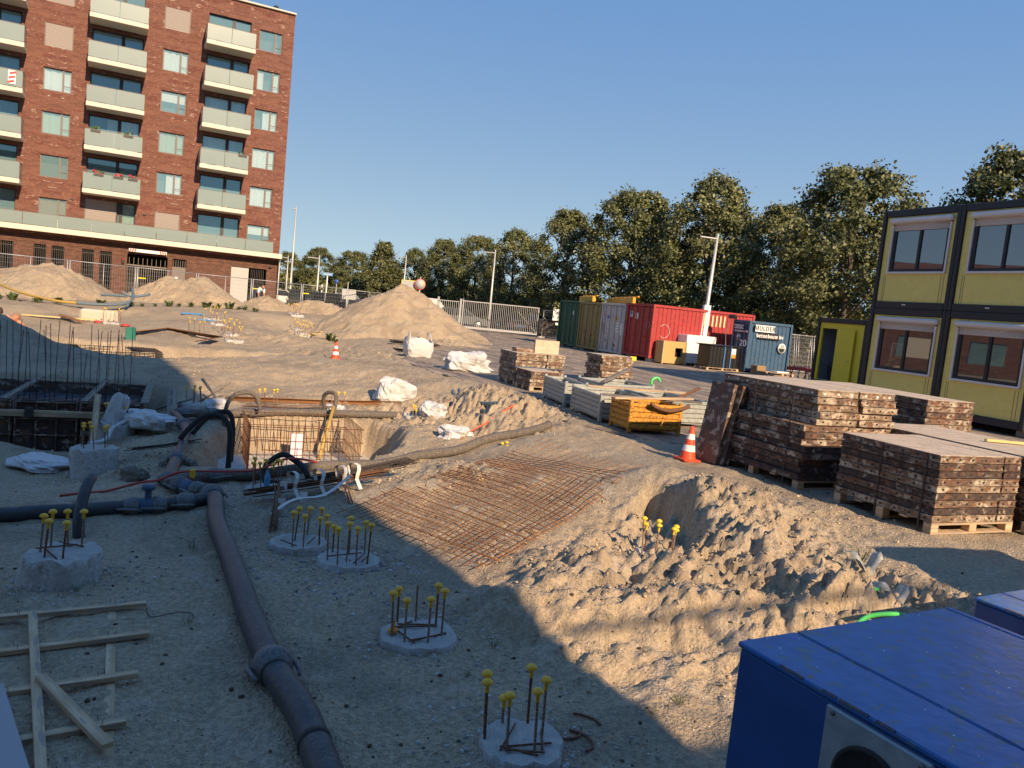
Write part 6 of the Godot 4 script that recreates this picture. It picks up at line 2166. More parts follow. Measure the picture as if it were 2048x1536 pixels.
# ---------------------------------------------------------------- pile heads with starter bars
func pile_meshes(sd: int, r: float, h: float, jag: float, crater: float) -> Array:
	# side and top of a broken-off concrete pile, origin at the middle of its top
	var n := FastNoiseLite.new()
	n.seed = sd
	n.frequency = 1.7
	n.fractal_octaves = 4
	var segs := 40
	var rad := func(a: float, y: float) -> float:
		return r * (1.0 + jag * 0.5 * n.get_noise_3d(cos(a) * 0.5, y * 1.4, sin(a) * 0.5) + 0.03 * sin(a * 2 + sd))
	var side := nst(true)
	var ys := [-h, -h * 0.72, -h * 0.45, -h * 0.2, -0.03, 0.0]
	var lip := func(a: float) -> float:
		return jag * 0.10 * n.get_noise_2d(cos(a) * 0.9 + 5.0, sin(a) * 0.9)
	for i in ys.size() - 1:
		for k in segs:
			var a := TAU * k / segs
			var b := TAU * (k + 1) / segs
			var y0: float = ys[i]
			var y1: float = ys[i + 1]
			var s0 := 1.0 if i < 4 else 1.0
			var s1 := 1.0 if i < 4 else 0.965
			var pa: float = rad.call(a, y0) * s0
			var pb: float = rad.call(b, y0) * s0
			var qa: float = rad.call(a, y1) * s1
			var qb: float = rad.call(b, y1) * s1
			var la: float = lip.call(a) if i >= 3 else 0.0
			var lb: float = lip.call(b) if i >= 3 else 0.0
			var l0a := la if i == 4 else 0.0
			var l0b := lb if i == 4 else 0.0
			quad(side, Vector3(cos(a) * pa, y0 + l0a, sin(a) * pa), Vector3(cos(a) * qa, y1 + la, sin(a) * qa), Vector3(cos(b) * qb, y1 + lb, sin(b) * qb), Vector3(cos(b) * pb, y0 + l0b, sin(b) * pb))
	var top := nst(true)
	var rings := 9
	var pt := func(q: float, a: float) -> Vector3:
		var rr: float = rad.call(a, 0.0) * 0.965 * q
		var y: float = lip.call(a) * q * q - crater * smoothstep(0.86, 0.7, q)
		y += n.get_noise_3d(cos(a) * rr * 5.0, 3.0, sin(a) * rr * 5.0) * 0.02 * (1.0 - pow(q, 6))
		return Vector3(cos(a) * rr, y, sin(a) * rr)
	for i in rings:
		var q0 := float(i) / rings
		var q1 := float(i + 1) / rings
		for k in segs:
			var a := TAU * k / segs
			var b := TAU * (k + 1) / segs
			tri(top, pt.call(q1, a), pt.call(q0, a), pt.call(q1, b))
			if i > 0:
				tri(top, pt.call(q0, a), pt.call(q0, b), pt.call(q1, b))
	return [fin(side), fin(top)]

func ribbed_bar() -> ArrayMesh:
	if cache.has("ribbed"):
		return cache.ribbed
	var st := nst(true)
	var pts := []
	var rs := []
	var n := 44
	for i in n + 1:
		pts.append(Vector3(0, float(i) / n, 0))
		rs.append(0.0068 if i % 2 == 0 else 0.0084)
	tube(st, pts, rs, 6)
	cache.ribbed = fin(st)
	return cache.ribbed

func cap_mesh() -> ArrayMesh:
	if cache.has("cap"):
		return cache.cap
	var st := nst(true)
	lathe(st, [Vector2(0.0105, -0.048), Vector2(0.0115, -0.012), Vector2(0.016, -0.004), Vector2(0.028, -0.001), Vector2(0.030, 0.004), Vector2(0.027, 0.013), Vector2(0.019, 0.021), Vector2(0.009, 0.0255), Vector2(0, 0.0265)], 14)
	cache.cap = fin(st)
	return cache.cap

func starter_bar(par: Node3D, base: Vector3, tip: Vector3, capped: bool, m: Material, cm: Material):
	var d := tip - base
	var y := d.normalized()
	var x := y.cross(Vector3(0.3, 0, 1)).normalized()
	var z := x.cross(y)
	var o := part(par, "starter_bar", ribbed_bar(), m, Transform3D(Basis(x, y * d.length(), z), base))
	if capped:
		part(o, "safety_cap", cap_mesh(), cm, Transform3D(Basis(Vector3(1, 0, 0), Vector3(0, 1.0 / d.length(), 0), Vector3(0, 0, 1)), Vector3(0, 1.0, 0)))

func pile(label: String, x: float, z: float, top: float, r: float, bars: Array, opts := {}):
	var t := thing("concrete_pile", label, "pile head", Vector3(x, top, z), 0.0, "concrete pile heads with capped bars")
	var sd: int = int(absf(x * 131 + z * 57))
	var h: float = opts.get("h", 0.35)
	var me := pile_meshes(sd, r, h, opts.get("jag", 0.5), opts.get("crater", 0.0))
	var s := part(t, "pile_shaft", me[0], M.concrete)
	part(s, "broken_top", me[1], M.pile_top)
	var mt := [M.rust_cement, M.rust, M.rust_cement]
	var cm: Material = opts.get("cap", M.cap)
	for i in bars.size():
		var b: Array = bars[i]
		var base := Vector3(b[0], -0.03 - float(opts.get("crater", 0.0)), b[1])
		starter_bar(t, base, Vector3(b[0] + b[3], b[2] - 0.012, b[1] + rng.randf_range(-0.01, 0.01)), i != int(opts.get("bare", -1)), mt[i % 3], cm)
	var hoop: int = opts.get("hoops", 0)
	for i in hoop:
		var a := rng.randf() * TAU
		var b := a + rng.randf_range(1.0, 2.4)
		var st := nst(true)
		tube(st, [Vector3(cos(a) * r * 0.7, 0.012, sin(a) * r * 0.7), Vector3(cos(b) * r * 0.62, 0.016, sin(b) * r * 0.62)], 0.006, 6)
		part(t, "stirrup_piece", st, M.rust)

func ring_bars(n: int, r: float, h: float, sd: int) -> Array:
	var q := RandomNumberGenerator.new()
	q.seed = sd
	var o := []
	for i in n:
		var a := TAU * i / n + q.randf_range(-0.25, 0.25)
		o.append([cos(a) * r * 0.7, sin(a) * r * 0.7, h * q.randf_range(0.8, 1.1), q.randf_range(-0.03, 0.03)])
	return o

func make_piles():
	var D := [
		[0.23,-3.89,-0.35,0.23,[[-0.193,-0.029,0.34,-0.016],[-0.188,0.006,0.317,-0.016],[-0.099,-0.166,0.144,-0.004],[-0.071,0.103,0.3,-0.012],[0.04,-0.191,0.324,-0.009],[0.116,-0.068,0.318,-0.008],[0.074,0.06,0.318,-0.014]]],
		[-0.46,-5.05,-0.33,0.26,[[-0.168,0.087,0.296,-0.015],[-0.167,-0.139,0.243,-0.007],[-0.074,0.156,0.287,-0.005],[0.076,0.121,0.296,-0.002],[0.1,-0.138,0.297,-0.005],[0.155,0.026,0.327,-0.002],[-0.045,-0.186,0.272,-0.009]]],
		[-1.24,-6.44,-0.35,0.26,[[-0.171,0.03,0.303,-0.016],[-0.167,-0.134,0.233,-0.005],[-0.063,0.131,0.299,-0.01],[-0.012,0.026,0.32,0.009],[-0.039,-0.199,0.302,-0.005],[0.086,0.108,0.31,-0.005],[0.102,-0.172,0.283,-0.006],[0.164,0.017,0.321,0.012]]],
		[-1.75,-6.71,-0.33,0.24,[[-0.046,0.015,0.264,-0.004],[-0.069,-0.133,0.266,0.028],[0.068,0.079,0.262,0.001],[0.017,-0.216,0.252,0.02],[0.175,-0.058,0.214,-0.006],[0.118,-0.251,0.248,0.015],[0.198,-0.197,0.202,-0.004]]],
		[-3.21,-5.59,-0.22,0.26,[[-0.129,0.041,0.278,0.014],[-0.047,0.124,0.271,0.019],[-0.13,-0.095,0.276,0.007],[-0.043,-0.17,0.263,-0.016],[0.077,0.107,0.268,0.021],[0.078,-0.139,0.285,0.006]]],
		[-5.38,-10.05,-0.45,0.27,[[-0.178,-0.002,0.308,0.02],[-0.091,0.101,0.293,-0.011],[-0.163,-0.161,0.293,0.002],[0.056,0.119,0.295,-0.033],[0.125,-0.019,0.278,-0.01],[0.109,-0.112,0.281,-0.012]]],
		[-6.21,-12.20,-0.50,0.27,[[-0.196,-0.119,0.249,-0.047],[-0.118,0.005,0.281,-0.017],[-0.106,-0.204,0.292,-0.006],[-0.009,-0.229,0.278,-0.003],[0.061,0.034,0.247,0.08]]],
		[-5.76,-14.09,-0.40,0.27,[[-0.169,-0.071,0.289,-0.011],[-0.065,-0.156,0.304,-0.005],[-0.013,0.011,0.262,-0.008],[0.062,-0.155,0.275,-0.04],[0.044,-0.225,0.29,-0.034]]],
		[1.54,-7.13,-0.27,0.24,[[-0.175,0.054,0.368,-0.018],[-0.115,-0.141,0.261,-0.011],[-0.014,-0.054,0.327,-0.018],[-0.084,0.186,0.349,0.007],[0.06,0.141,0.313,0.016],[0.118,-0.037,0.296,0.013],[0.129,-0.158,0.231,0.032]]],
		[-2.67,-8.71,-0.41,0.24,[[-0.14,0.06,0.29,-0.015],[-0.163,-0.103,0.309,-0.035],[-0.06,0.026,0.29,-0.029],[-0.033,-0.072,0.308,-0.017],[0.064,-0.028,0.277,-0.018],[0.089,-0.125,0.31,-0.017],[0.127,-0.098,0.305,-0.014]]],
		[-4.53,-14.48,-0.44,0.24,[[-0.103,0.079,0.38,-0.044],[-0.093,-0.105,0.371,-0.017],[0.078,-0.11,0.372,-0.011],[0.155,-0.043,0.396,-0.007]]],
		[-3.39,-15.35,-0.44,0.24,[[-0.135,0.051,0.355,-0.015],[-0.027,0.177,0.312,-0.014],[-0.052,-0.148,0.326,-0.005],[0.096,-0.074,0.348,-0.017]]],
		[-1.87,-15.79,-0.48,0.24,[[-0.065,0.193,0.246,-0.007],[-0.039,0.155,0.226,0.002],[-0.006,0.204,0.152,0.002],[0.097,-0.07,0.23,0.012],[0.058,0.195,0.249,0.086]]],
		[-0.79,-13.29,-0.40,0.24,[[-0.128,0.159,0.145,-0.009],[-0.086,0.185,0.129,-0.013],[-0.014,0.009,0.133,-0.004],[-0.046,0.199,0.115,-0.006],[0.12,0.018,0.143,0.01],[0.087,0.185,0.116,-0.006]]],
		[0.05,-11.59,-0.22,0.20,[[-0.101,0.104,0.111,-0.005],[-0.029,0.016,0.117,-0.012],[-0.02,0.169,0.089,-0.009],[0.113,-0.012,0.112,-0.005]]],
	]
	var lab := ["pile head with seven capped bars and the loose bent bars beside it", "pile head with six capped bars and one bare bar", "pile head with eight capped bars next to the mesh mat", "pile head with a raised rim just behind the eight-bar pile", "wide pile head with six capped bars before the pipe run", "tall pale pile head with six bars before the formwork box", "pile head with a white sack hanging on its bars", "pile head with crossed laths behind it at the formwork box", "bare group of seven capped bars in the sunny hole", "pile head with a blue bottle standing among its bars", "pile head among rusty bars on the far rim of the cage pit", "pile head behind the second bent hose of the cage pit", "pile head beside the small white rag", "pile head beside the orange rod", "four low capped bars behind the pipe end"]
	var op := [{"jag": 0.45, "hoops": 5, "h": 0.3}, {"jag": 0.4, "hoops": 6, "bare": 6, "h": 0.3}, {"crater": 0.02, "jag": 0.25, "hoops": 4, "h": 0.3}, {"crater": 0.05, "jag": 0.25, "hoops": 2, "h": 0.35}, {"jag": 0.5, "hoops": 3, "h": 0.45}, {"jag": 0.4, "h": 0.75}, {"jag": 0.5, "h": 0.7}, {"jag": 0.4, "h": 0.5}, {"cap": M.cap_bright, "jag": 0.9, "h": 0.3}, {"jag": 0.4, "h": 0.3}, {"cap": M.cap_bright, "jag": 0.7}, {"cap": M.cap_bright, "jag": 0.7}, {"cap": M.cap_bright, "jag": 0.9}, {"cap": M.cap_bright, "jag": 0.9}, {"cap": M.cap_bright, "jag": 0.9}]
	for i in D.size():
		var q: Array = D[i]
		pile(lab[i], q[0], q[1], q[2], q[3], q[4], op[i])
	var far := [[-14.95, -28.66, -.14, 8, "farthest-off clump of capped bars on a pale patch"], [-11.61, -28.25, -.2, 6, "capped bars inside the bent steel frame"], [-12.83, -32.83, -.1, 5, "capped bars at the head of the diagonal row"], [-12.1, -31.5, -.14, 5, "second clump of capped bars in the diagonal row"], [-11.3, -30.0, -.18, 6, "third clump of capped bars in the diagonal row"], [-10.6, -28.9, -.18, 6, "fourth clump of capped bars in the diagonal row"], [-10.05, -27.8, -.2, 6, "last clump of capped bars in the diagonal row"], [-11.9, -41.2, .15, 5, "capped bars at the head of the row by the sand pile"], [-11.0, -38.8, .05, 5, "second clump of capped bars in the row by the sand pile"], [-10.2, -36.6, -.05, 6, "third clump of capped bars in the row by the sand pile"], [-9.5, -34.6, -.12, 6, "fourth clump of capped bars in the row by the sand pile"], [-8.9, -32.8, -.16, 7, "last clump of capped bars in the row by the sand pile"]]
	for i in far.size():
		var q: Array = far[i]
		var y := maxf(G(q[0], q[1]) + 0.05, q[2])
		pile(q[4], q[0], q[1], y, 0.3, ring_bars(q[3], 0.42, 0.5, 40 + i), {"cap": M.cap_bright, "jag": 0.9, "h": 0.5})
	# loose pieces by the first piles
	for i in 3:
		var st := nst(true)
		var c: Vector3 = [Vector3(0.44, 0, -4.12), Vector3(0.5, 0, -4.02), Vector3(0.56, 0, -4.2)][i]
		var pts := []
		for k in 9:
			var a: float = -0.3 + k * [0.24, 0.3, 0.2][i]
			var p := c + Vector3(sin(a + i) * 0.13, 0, cos(a + i) * 0.1)
			p.y = G(p.x, p.z) + 0.012
			pts.append(p)
		tube(st, pts, 0.0075, 6)
		solo("bent_bar", ["bent rusty bar lying closest to the seven-bar pile", "bent rusty bar curling beside the seven-bar pile", "outer bent rusty bar lying on the shaded sand"][i], "rebar", st, M.rust, Transform3D.IDENTITY, "bent bars on the sand")
	part(self, "loose_safety_cap", cap_mesh(), M.cap_orange, Transform3D(Basis(Vector3.RIGHT, PI), Vector3(-0.63, -0.298, -5.0))).scale = Vector3(1.2, 1.2, 1.2)
	mark(get_node("loose_safety_cap"), "orange safety cap lying upside down on a pile head", "safety cap")

# ---------------------------------------------------------------- pump pipes and hoses
func coupling(par: Node, p: Vector3, dir: Vector3, r: float):
	var t := dir.normalized()
	var x := t.cross(Vector3.UP).normalized()
	var b := Basis(x, t, x.cross(t))
	var st := nst(true)
	lathe(st, [Vector2(r * 1.02, -0.09), Vector2(r * 1.18, -0.085), Vector2(r * 1.2, -0.045), Vector2(r * 1.42, -0.03), Vector2(r * 1.45, 0.0), Vector2(r * 1.42, 0.03), Vector2(r * 1.2, 0.045), Vector2(r * 1.18, 0.085), Vector2(r * 1.02, 0.09)], 18)
	var c := part(par, "coupling", st, M.coupling, Transform3D(b, p))
	var lv := nst(true)
	for s in [-1.0, 1.0]:
		tube(lv, [Vector3(s * r * 1.5, -0.07, -0.01), Vector3(s * r * 1.72, 0.0, 0), Vector3(s * r * 1.6, 0.10, 0.01), Vector3(s * r * 1.45, 0.16, 0.01)], [0.012, 0.018, 0.014, 0.01], 6)
	part(c, "lever", lv, M.coupling)

func ground_path(pts: Array, r: float, n := 40, sink := 0.15) -> Array:
	# points [x, z] or [x, z, y]; those without a height lie on the ground
	var v := []
	for p in pts:
		v.append(Vector3(p[0], p[2] if p.size() > 2 else 0.0, p[1]))
	var c := curve(v, n)
	var free := []
	for p in pts:
		free.append(p.size() > 2)
	for i in c.size():
		var f := float(i) / (c.size() - 1) * (pts.size() - 1)
		var k := mini(int(f), pts.size() - 2)
		var g := (G(c[i].x, c[i].z) + height(c[i].x, c[i].z)) * 0.5 + r * (1.0 - sink)
		if not free[k] and not free[k + 1]:
			c[i].y = g
		elif free[k] != free[k + 1]:
			var w := f - k
			var fy: float = pts[k][2] if free[k] else pts[k + 1][2]
			c[i].y = lerpf(fy, g, w if free[k] else 1.0 - w)
	for pass_ in 3:
		for i in range(1, c.size() - 1):
			c[i].y = (c[i - 1].y + c[i].y * 2.0 + c[i + 1].y) * 0.25
	return c

func hose(n: String, label: String, cat: String, pts: Array, r: float, m: Material, k := 40, group := "") -> MeshInstance3D:
	var st := nst(true)
	tube(st, ground_path(pts, r, k), r, 12)
	return solo(n, label, cat, st, m, Transform3D.IDENTITY, group)

func make_pipes():
	var R := 0.083
	# main pipe coming towards the viewer
	var t := thing("pump_pipe", "thick black pump pipe running from the valves to the picture's lower edge", "pipe")
	var mp := ground_path([[-3.08, -8.12], [-2.93, -7.85], [-2.62, -7.1], [-2.12, -6.1], [-1.62, -5.1], [-1.24, -4.38], [-0.96, -3.95], [-0.74, -3.53], [-0.4, -2.8]], R, 90)
	var st := nst(true)
	tube(st, mp, R, 18)
	part(t, "pipe_tube", st, M.pipe)
	var ic := 0
	for i in mp.size():
		if Vector2(mp[i].x, mp[i].z).distance_to(Vector2(-1.24, -4.38)) < Vector2(mp[ic].x, mp[ic].z).distance_to(Vector2(-1.24, -4.38)):
			ic = i
	coupling(t, mp[ic], mp[ic + 1] - mp[ic - 1], R)
	coupling(t, mp[3], mp[5] - mp[2], R)
	var seam := nst(true)
	tube(seam, [mp[mp.size() - 16], mp[mp.size() - 15]], R * 1.03, 18)
	part(t, "joint_ring", seam, M.rubber)
	# branch to the picture's edge
	var t2 := thing("pump_pipe", "pump pipe with blue valves running to the picture's edge before the pile heads", "pipe")
	var bp := ground_path([[-3.02, -8.0], [-3.36, -7.72], [-3.64, -7.56], [-4.25, -7.15], [-4.6, -6.9], [-5.3, -6.4]], R * 0.85, 60)
	var s2 := nst(true)
	tube(s2, bp, R * 0.85, 14)
	part(t2, "pipe_tube", s2, M.pipe)
	for k in [8, 16, 24]:
		coupling(t2, bp[k], bp[k + 1] - bp[k - 1], R * 0.85)
	var vv := nst(true)
	tube(vv, [bp[17] , bp[23]], R * 1.06, 14)
	part(t2, "valve_body", vv, M.valve_blue)
	var vh := nst(true)
	tube(vh, [bp[20], bp[20] + Vector3(0, 0.2, 0)], 0.035, 8)
	lathe(vh, [Vector2(0.06, 0.17), Vector2(0.07, 0.19), Vector2(0.06, 0.22), Vector2(0, 0.225)], 8, bp[20])
	part(t2, "valve_handle", vh, M.valve_blue)
	# riser standing at the edge of the shaded ground
	var rs := nst(true)
	tube(rs, curve([Vector3(-3.72, -0.52, -6.75), Vector3(-3.74, -0.3, -6.78), Vector3(-3.78, -0.1, -6.95), Vector3(-3.82, -0.05, -7.1)], 12), 0.05, 10)
	solo("stand_pipe", "short black stand pipe behind the six-bar pile by the pipe", "pipe", rs, M.pipe)
	# branch up to the pit rim
	var t3 := thing("pump_pipe", "pump pipe with couplings climbing past the sacks to the pit's far corner", "pipe")
	var up := ground_path([[-3.12, -8.18], [-3.5, -8.4], [-3.75, -8.6], [-4.02, -9.32], [-4.45, -10.6], [-4.75, -11.4], [-5.1, -12.1], [-5.62, -12.95]], R * 0.85, 80)
	for i in up.size():
		up[i].y = maxf(up[i].y, -0.42 if i > 20 else -0.4)
	var s3 := nst(true)
	tube(s3, up, R * 0.85, 14)
	part(t3, "pipe_tube", s3, M.pipe)
	for k in [6, 14, 26, 40, 72]:
		coupling(t3, up[k], up[k + 1] - up[k - 1], R * 0.85)
	var vb := nst(true)
	tube(vb, [up[7], up[13]], R * 1.05, 14)
	part(t3, "valve_body", vb, M.valve_blue)
	var yv := nst()
	cbox(yv, up[10] + Vector3(0.05, 0.16, 0), Vector3(0.05, 0.1, 0.04), 0.01)
	part(t3, "yellow_handle", yv, M.cap)
	# pipe on the far rim
	var t4 := thing("pump_pipe", "dusty pump pipe lying along the far rim of the cage pit", "pipe")
	var rim := ground_path([[-5.62, -12.95, -.40], [-4.9, -13.35, -.40], [-4.02, -14.05, -.38], [-2.95, -14.45, -.36], [-2.23, -15.1, -.4]], 0.07, 60)
	var s4 := nst(true)
	tube(s4, rim, 0.07, 12)
	part(t4, "pipe_tube", s4, M.pipe_dusty)
	coupling(t4, rim[4], rim[5] - rim[3], 0.07)
	coupling(t4, rim[12], rim[13] - rim[11], 0.07)
	# pipe along the near rim and up onto the bank
	var t5 := thing("pump_pipe", "long pump pipe crossing before the cage pit and ending on the bank", "pipe")
	var pr := ground_path([[-3.75, -8.66], [-3.44, -9.02], [-2.73, -9.42], [-2.0, -9.98], [-1.54, -10.38], [-0.81, -11.2], [-0.1, -11.92], [0.69, -12.96]], 0.068, 90)
	var s5 := nst(true)
	tube(s5, pr, 0.068, 14)
	part(t5, "pipe_tube", s5, M.pipe_dusty)
	coupling(t5, pr[14], pr[15] - pr[13], 0.068)
	# bent suction hoses
	hose("suction_hose", "black bent hose arching over the pit's shaded corner", "hose", [[-4.5, -10.6, -.35], [-4.3, -10.75, -.05], [-4.08, -10.85, .0], [-3.9, -10.8, -.15], [-3.86, -10.75, -.55], [-3.86, -10.7, -0.95]], 0.038, M.rubber, 30, "bent suction hoses")
	hose("suction_hose", "second black hose arching behind the first at the pit corner", "hose", [[-4.62, -11.3, -.4], [-4.42, -11.4, -.12], [-4.2, -11.5, -.05], [-4.1, -11.5, -.25], [-4.1, -11.5, -.8]], 0.036, M.rubber, 30, "bent suction hoses")
	hose("suction_hose", "grey hose loop over the pit's far corner with a yellow end", "hose", [[-4.85, -13.2, -.75], [-4.85, -13.2, -.3], [-4.78, -13.3, -.08], [-4.6, -13.4, .0], [-4.42, -13.45, -.06], [-4.36, -13.5, -.3]], 0.036, M.pipe_dusty, 30, "bent suction hoses")
	hose("suction_hose", "grey hose loop standing behind the cage with a yellow lance", "hose", [[-3.45, -14.5, -.38], [-3.48, -14.4, -.1], [-3.38, -14.3, .02], [-3.22, -14.2, .02], [-3.18, -14.1, -.15], [-3.2, -14.05, -.35]], 0.036, M.pipe_dusty, 30, "bent suction hoses")
	for q in [[Vector3(-4.85, -0.55, -13.2), Vector3(-4.84, -1.12, -13.15), "yellow suction lance in the pit's shaded far corner"], [Vector3(-3.2, -0.2, -14.05), Vector3(-3.22, -1.08, -13.3), "yellow suction lance leaning inside the rebar cage"]]:
		var ys := nst(true)
		tube(ys, [q[0], q[1]], 0.032, 10)
		solo("suction_lance", q[2], "pipe", ys, M.yellow_pipe)
	hose("suction_hose", "black hose coiled at the pit's near rim by the blue bottle", "hose", [[-2.35, -9.25], [-2.5, -9.35, -.22], [-2.72, -9.4, -.14], [-2.86, -9.25, -.25], [-2.8, -9.05], [-2.6, -9.0]], 0.035, M.rubber, 30, "bent suction hoses")
	hose("drain_hose", "red rubber hose running over the pipe valves to the pit", "hose", [[-4.6, -7.95], [-4.25, -8.25], [-3.9, -8.4, -.38], [-3.55, -8.45, -.25], [-3.2, -8.85, -.3], [-2.9, -9.1, -.3], [-2.6, -9.25, -.16], [-2.35, -9.7, -.28]], 0.014, M.red_hose, 60)
	hose("orange_rod", "orange-red rod leaning from the pipe up the clumpy bank", "rod", [[-0.75, -12.55], [-0.45, -13.2, -.14], [-0.1, -13.9, .06], [0.3, -14.6, .22]], 0.016, M.orange_rod, 20)
	for k in 3:
		hose("blue_hose", ["thick blue-grey hose in the trench of the clumpy bank", "second blue-grey hose beside the first in the bank trench", "blue hose end curling out of the clumpy bank"][k], "hose", [[[-1.3, -17.2, -.05], [-1.1, -16.5, -.2], [-0.72, -15.6, -.28], [-0.35, -14.6, -.2], [0.05, -13.4, -.1]], [[-1.15, -17.1, 0], [-0.95, -16.4, -.13], [-0.55, -15.5, -.2], [-0.2, -14.7, -.1]], [[-0.9, -16.2, -.1], [-0.5, -15.6, -.06], [-0.1, -15.2, .05], [0.2, -15.0, .1]]][k], 0.04, M.blue_hose, 40, "blue hoses in the bank")
	# long hose at the foot of the mounds
	var far := nst(true)
	tube(far, curve([Vector3(-24.5, 1.3, -34.5), Vector3(-21.6, 0.75, -32.6), Vector3(-20.4, 0.55, -32.0), Vector3(-18.85, 0.4, -31.5), Vector3(-17.93, 0.38, -31.6)], 30), 0.05, 8)
	solo("drain_hose", "sandy yellow hose running down before the broad sand mound", "hose", far, M.yellow_pipe)
	var far2 := nst(true)
	tube(far2, curve([Vector3(-17.93, 0.38, -31.6), Vector3(-17.1, 0.4, -31.9), Vector3(-16.5, 0.5, -32.6), Vector3(-16.5, 0.75, -33.3), Vector3(-17.1, 1.1, -34.4)], 30), 0.06, 8)
	solo("drain_hose", "blue-grey hose bending up between the two long mounds", "hose", far2, M.blue_hose)
	for k in 3:
		var fx := nst(true)
		tube(fx, curve([[Vector3(-17.1, .95, -33.5), Vector3(-16.7, .80, -33.7), Vector3(-16.2, .95, -34.2)], [Vector3(-16.65, .75, -33.6), Vector3(-16.5, .6, -33.1), Vector3(-16.4, .4, -32.6)], [Vector3(-17.9, .75, -33.4), Vector3(-17.4, .78, -33.5), Vector3(-16.9, .78, -33.6)]][k], 10), 0.055, 8)
		solo("hose_offcut", ["hose end curving towards the lumpy mound", "hose offcut hanging below the junction of hoses", "short hose pointing to the broad mound"][k], "hose", fx, M.blue_hose, Transform3D.IDENTITY, "hose pieces between the mounds")

# ---------------------------------------------------------------- formwork box on the edge of the picture
func make_formwork_pit():
	var t := thing("formwork_box", "dark formwork box in the shaded pit with ribbed panels and timber walers", "formwork", Vector3(-6.05, -1.12, -12.74), SITE)
	var H := 0.85
	var W := 4.6
	var D := 2.4
	for i in 5:
		var st := nst()
		var x0 := -0.92 * (i + 1) + 0.005
		cbox(st, Vector3(x0 + 0.455, H * 0.5, -0.02), Vector3(0.905, H, 0.03), 0.004)
		var p := part(t, "front_panel", st, M.panel[4 if i % 2 == 0 else 0])
		var rb := nst()
		for k in 4:
			cbox(rb, Vector3(x0 + 0.03 + k * 0.283, H * 0.5, 0.022), Vector3(0.022, H - 0.02, 0.055), 0.004)
		for k in 4:
			cbox(rb, Vector3(x0 + 0.455, 0.03 + k * (H - 0.06) / 3.0, 0.02), Vector3(0.9, 0.02, 0.05), 0.004)
		part(p, "rib", rb, M.panel[4])
	for q in [[Vector3(-W * 0.5, H * 0.5, -D), Vector3(W, H, 0.04), "back_panel"], [Vector3(-0.02, H * 0.5, -D * 0.5), Vector3(0.04, H, D - 0.06), "side_panel"], [Vector3(-W * 0.82, H * 0.5, -D * 0.5), Vector3(0.04, H, D - 0.06), "side_panel"]]:
		var st := nst()
		cbox(st, q[0], q[1], 0.004)
		part(t, q[2], st, M.panel[4])
	var top := nst()
	cbox(top, Vector3(0.02, H + 0.016, -D * 0.5), Vector3(0.12, 0.03, D + 0.1), 0.004)
	part(t, "edge_board", top, M.wood_grey)
	var wl := [[Vector3(-4.7, H - 0.2, 0.09), Vector3(0.42, H - 0.2, 0.09)], [Vector3(-4.4, -0.02, 0.12), Vector3(-0.5, -0.02, 0.12)]]
	for q in wl:
		var st := nst()
		cbox(st, Vector3(), Vector3(q[0].distance_to(q[1]), 0.1, 0.075), 0.005)
		part(t, "timber_waler", st, M.wood[0], span(q[0], q[1]))
	for x in [-0.85, -1.95, -3.05, -3.75]:
		var st := nst()
		cbox(st, Vector3(), Vector3(D + 0.5, 0.045, 0.1), 0.004)
		part(t, "cross_timber", st, M.wood_grey, span(Vector3(x, H + 0.025, 0.2), Vector3(x + 0.1, H + 0.025, -D - 0.25)))
	for x in [-0.5, -1.6, -2.7, -3.6]:
		var st := nst()
		cbox(st, Vector3(x, H - 0.18, 0.16), Vector3(0.12, 0.16, 0.08), 0.01)
		part(t, "clamp", st, M.steel_dark)
	var fl := nst()
	box(fl, Vector3(-W * 0.41, 0.62, -D * 0.5), Vector3(W * 0.8, 0.02, D - 0.1))
	part(t, "membrane", fl, mat(lin(0.16, 0.19, 0.24), 0.35))
	for i in 14:
		var st := nst(true)
		var z := -0.12 - i * 0.165
		tube(st, [Vector3(-0.08, 0.67, z), Vector3(-W * 0.8, 0.67, z)], 0.008, 5, false)
		part(t, "mat_bar", st, M.steel_dark)
	for i in 16:
		var st := nst(true)
		var x := -0.15 - i * 0.23
		tube(st, [Vector3(x, 0.69, -0.08), Vector3(x, 0.69, -D + 0.08)], 0.008, 5, false)
		tube(st, [Vector3(x, 0.69, -D + 0.1), Vector3(x - 0.02, 0.84, -D + 0.04)], 0.008, 5, false)
		part(t, "mat_bar", st, M.steel_dark)
	# tall starter bars of the wall to come
	var r := RandomNumberGenerator.new()
	r.seed = 77
	for i in 34:
		var x := -0.35 - (i % 17) * 0.155 + r.randf_range(-0.05, 0.05)
		var z := -1.0 - (i / 17) * 0.55
		var h := r.randf_range(1.85, 2.06)
		if i % 9 == 4:
			h = 1.55
		var st := nst(true)
		tube(st, [Vector3(x, 0.45, z), Vector3(x + r.randf_range(-0.02, 0.02), 1.2, z), Vector3(x + r.randf_range(-0.07, 0.07), h, z + r.randf_range(-0.05, 0.05))], 0.006, 5)
		part(t, "starter_bar", st, M.steel_dark)
	var hp := nst(true)
	var pts := [Vector3(-2.75, 0.5, -1.2), Vector3(-2.75, 1.9, -1.2)]
	for i in 8:
		var a := PI - PI * i / 7.0
		pts.append(Vector3(-2.62 + 0.13 * cos(a), 1.95 + 0.11 * sin(a), -1.2))
	pts.append(Vector3(-2.49, 1.2, -1.2))
	tube(hp, pts, 0.0085, 5)
	part(t, "hairpin_bar", hp, M.steel_dark)
	# timber prop leaning on it
	var pp := nst()
	cbox(pp, Vector3(), Vector3(1.25, 0.06, 0.09), 0.005)
	solo("timber_prop", "pale timber prop leaning against the formwork box", "timber", pp, M.wood[1], span(Vector3(-6.2, -0.98, -11.5), Vector3(-6.6, -0.12, -12.35)))
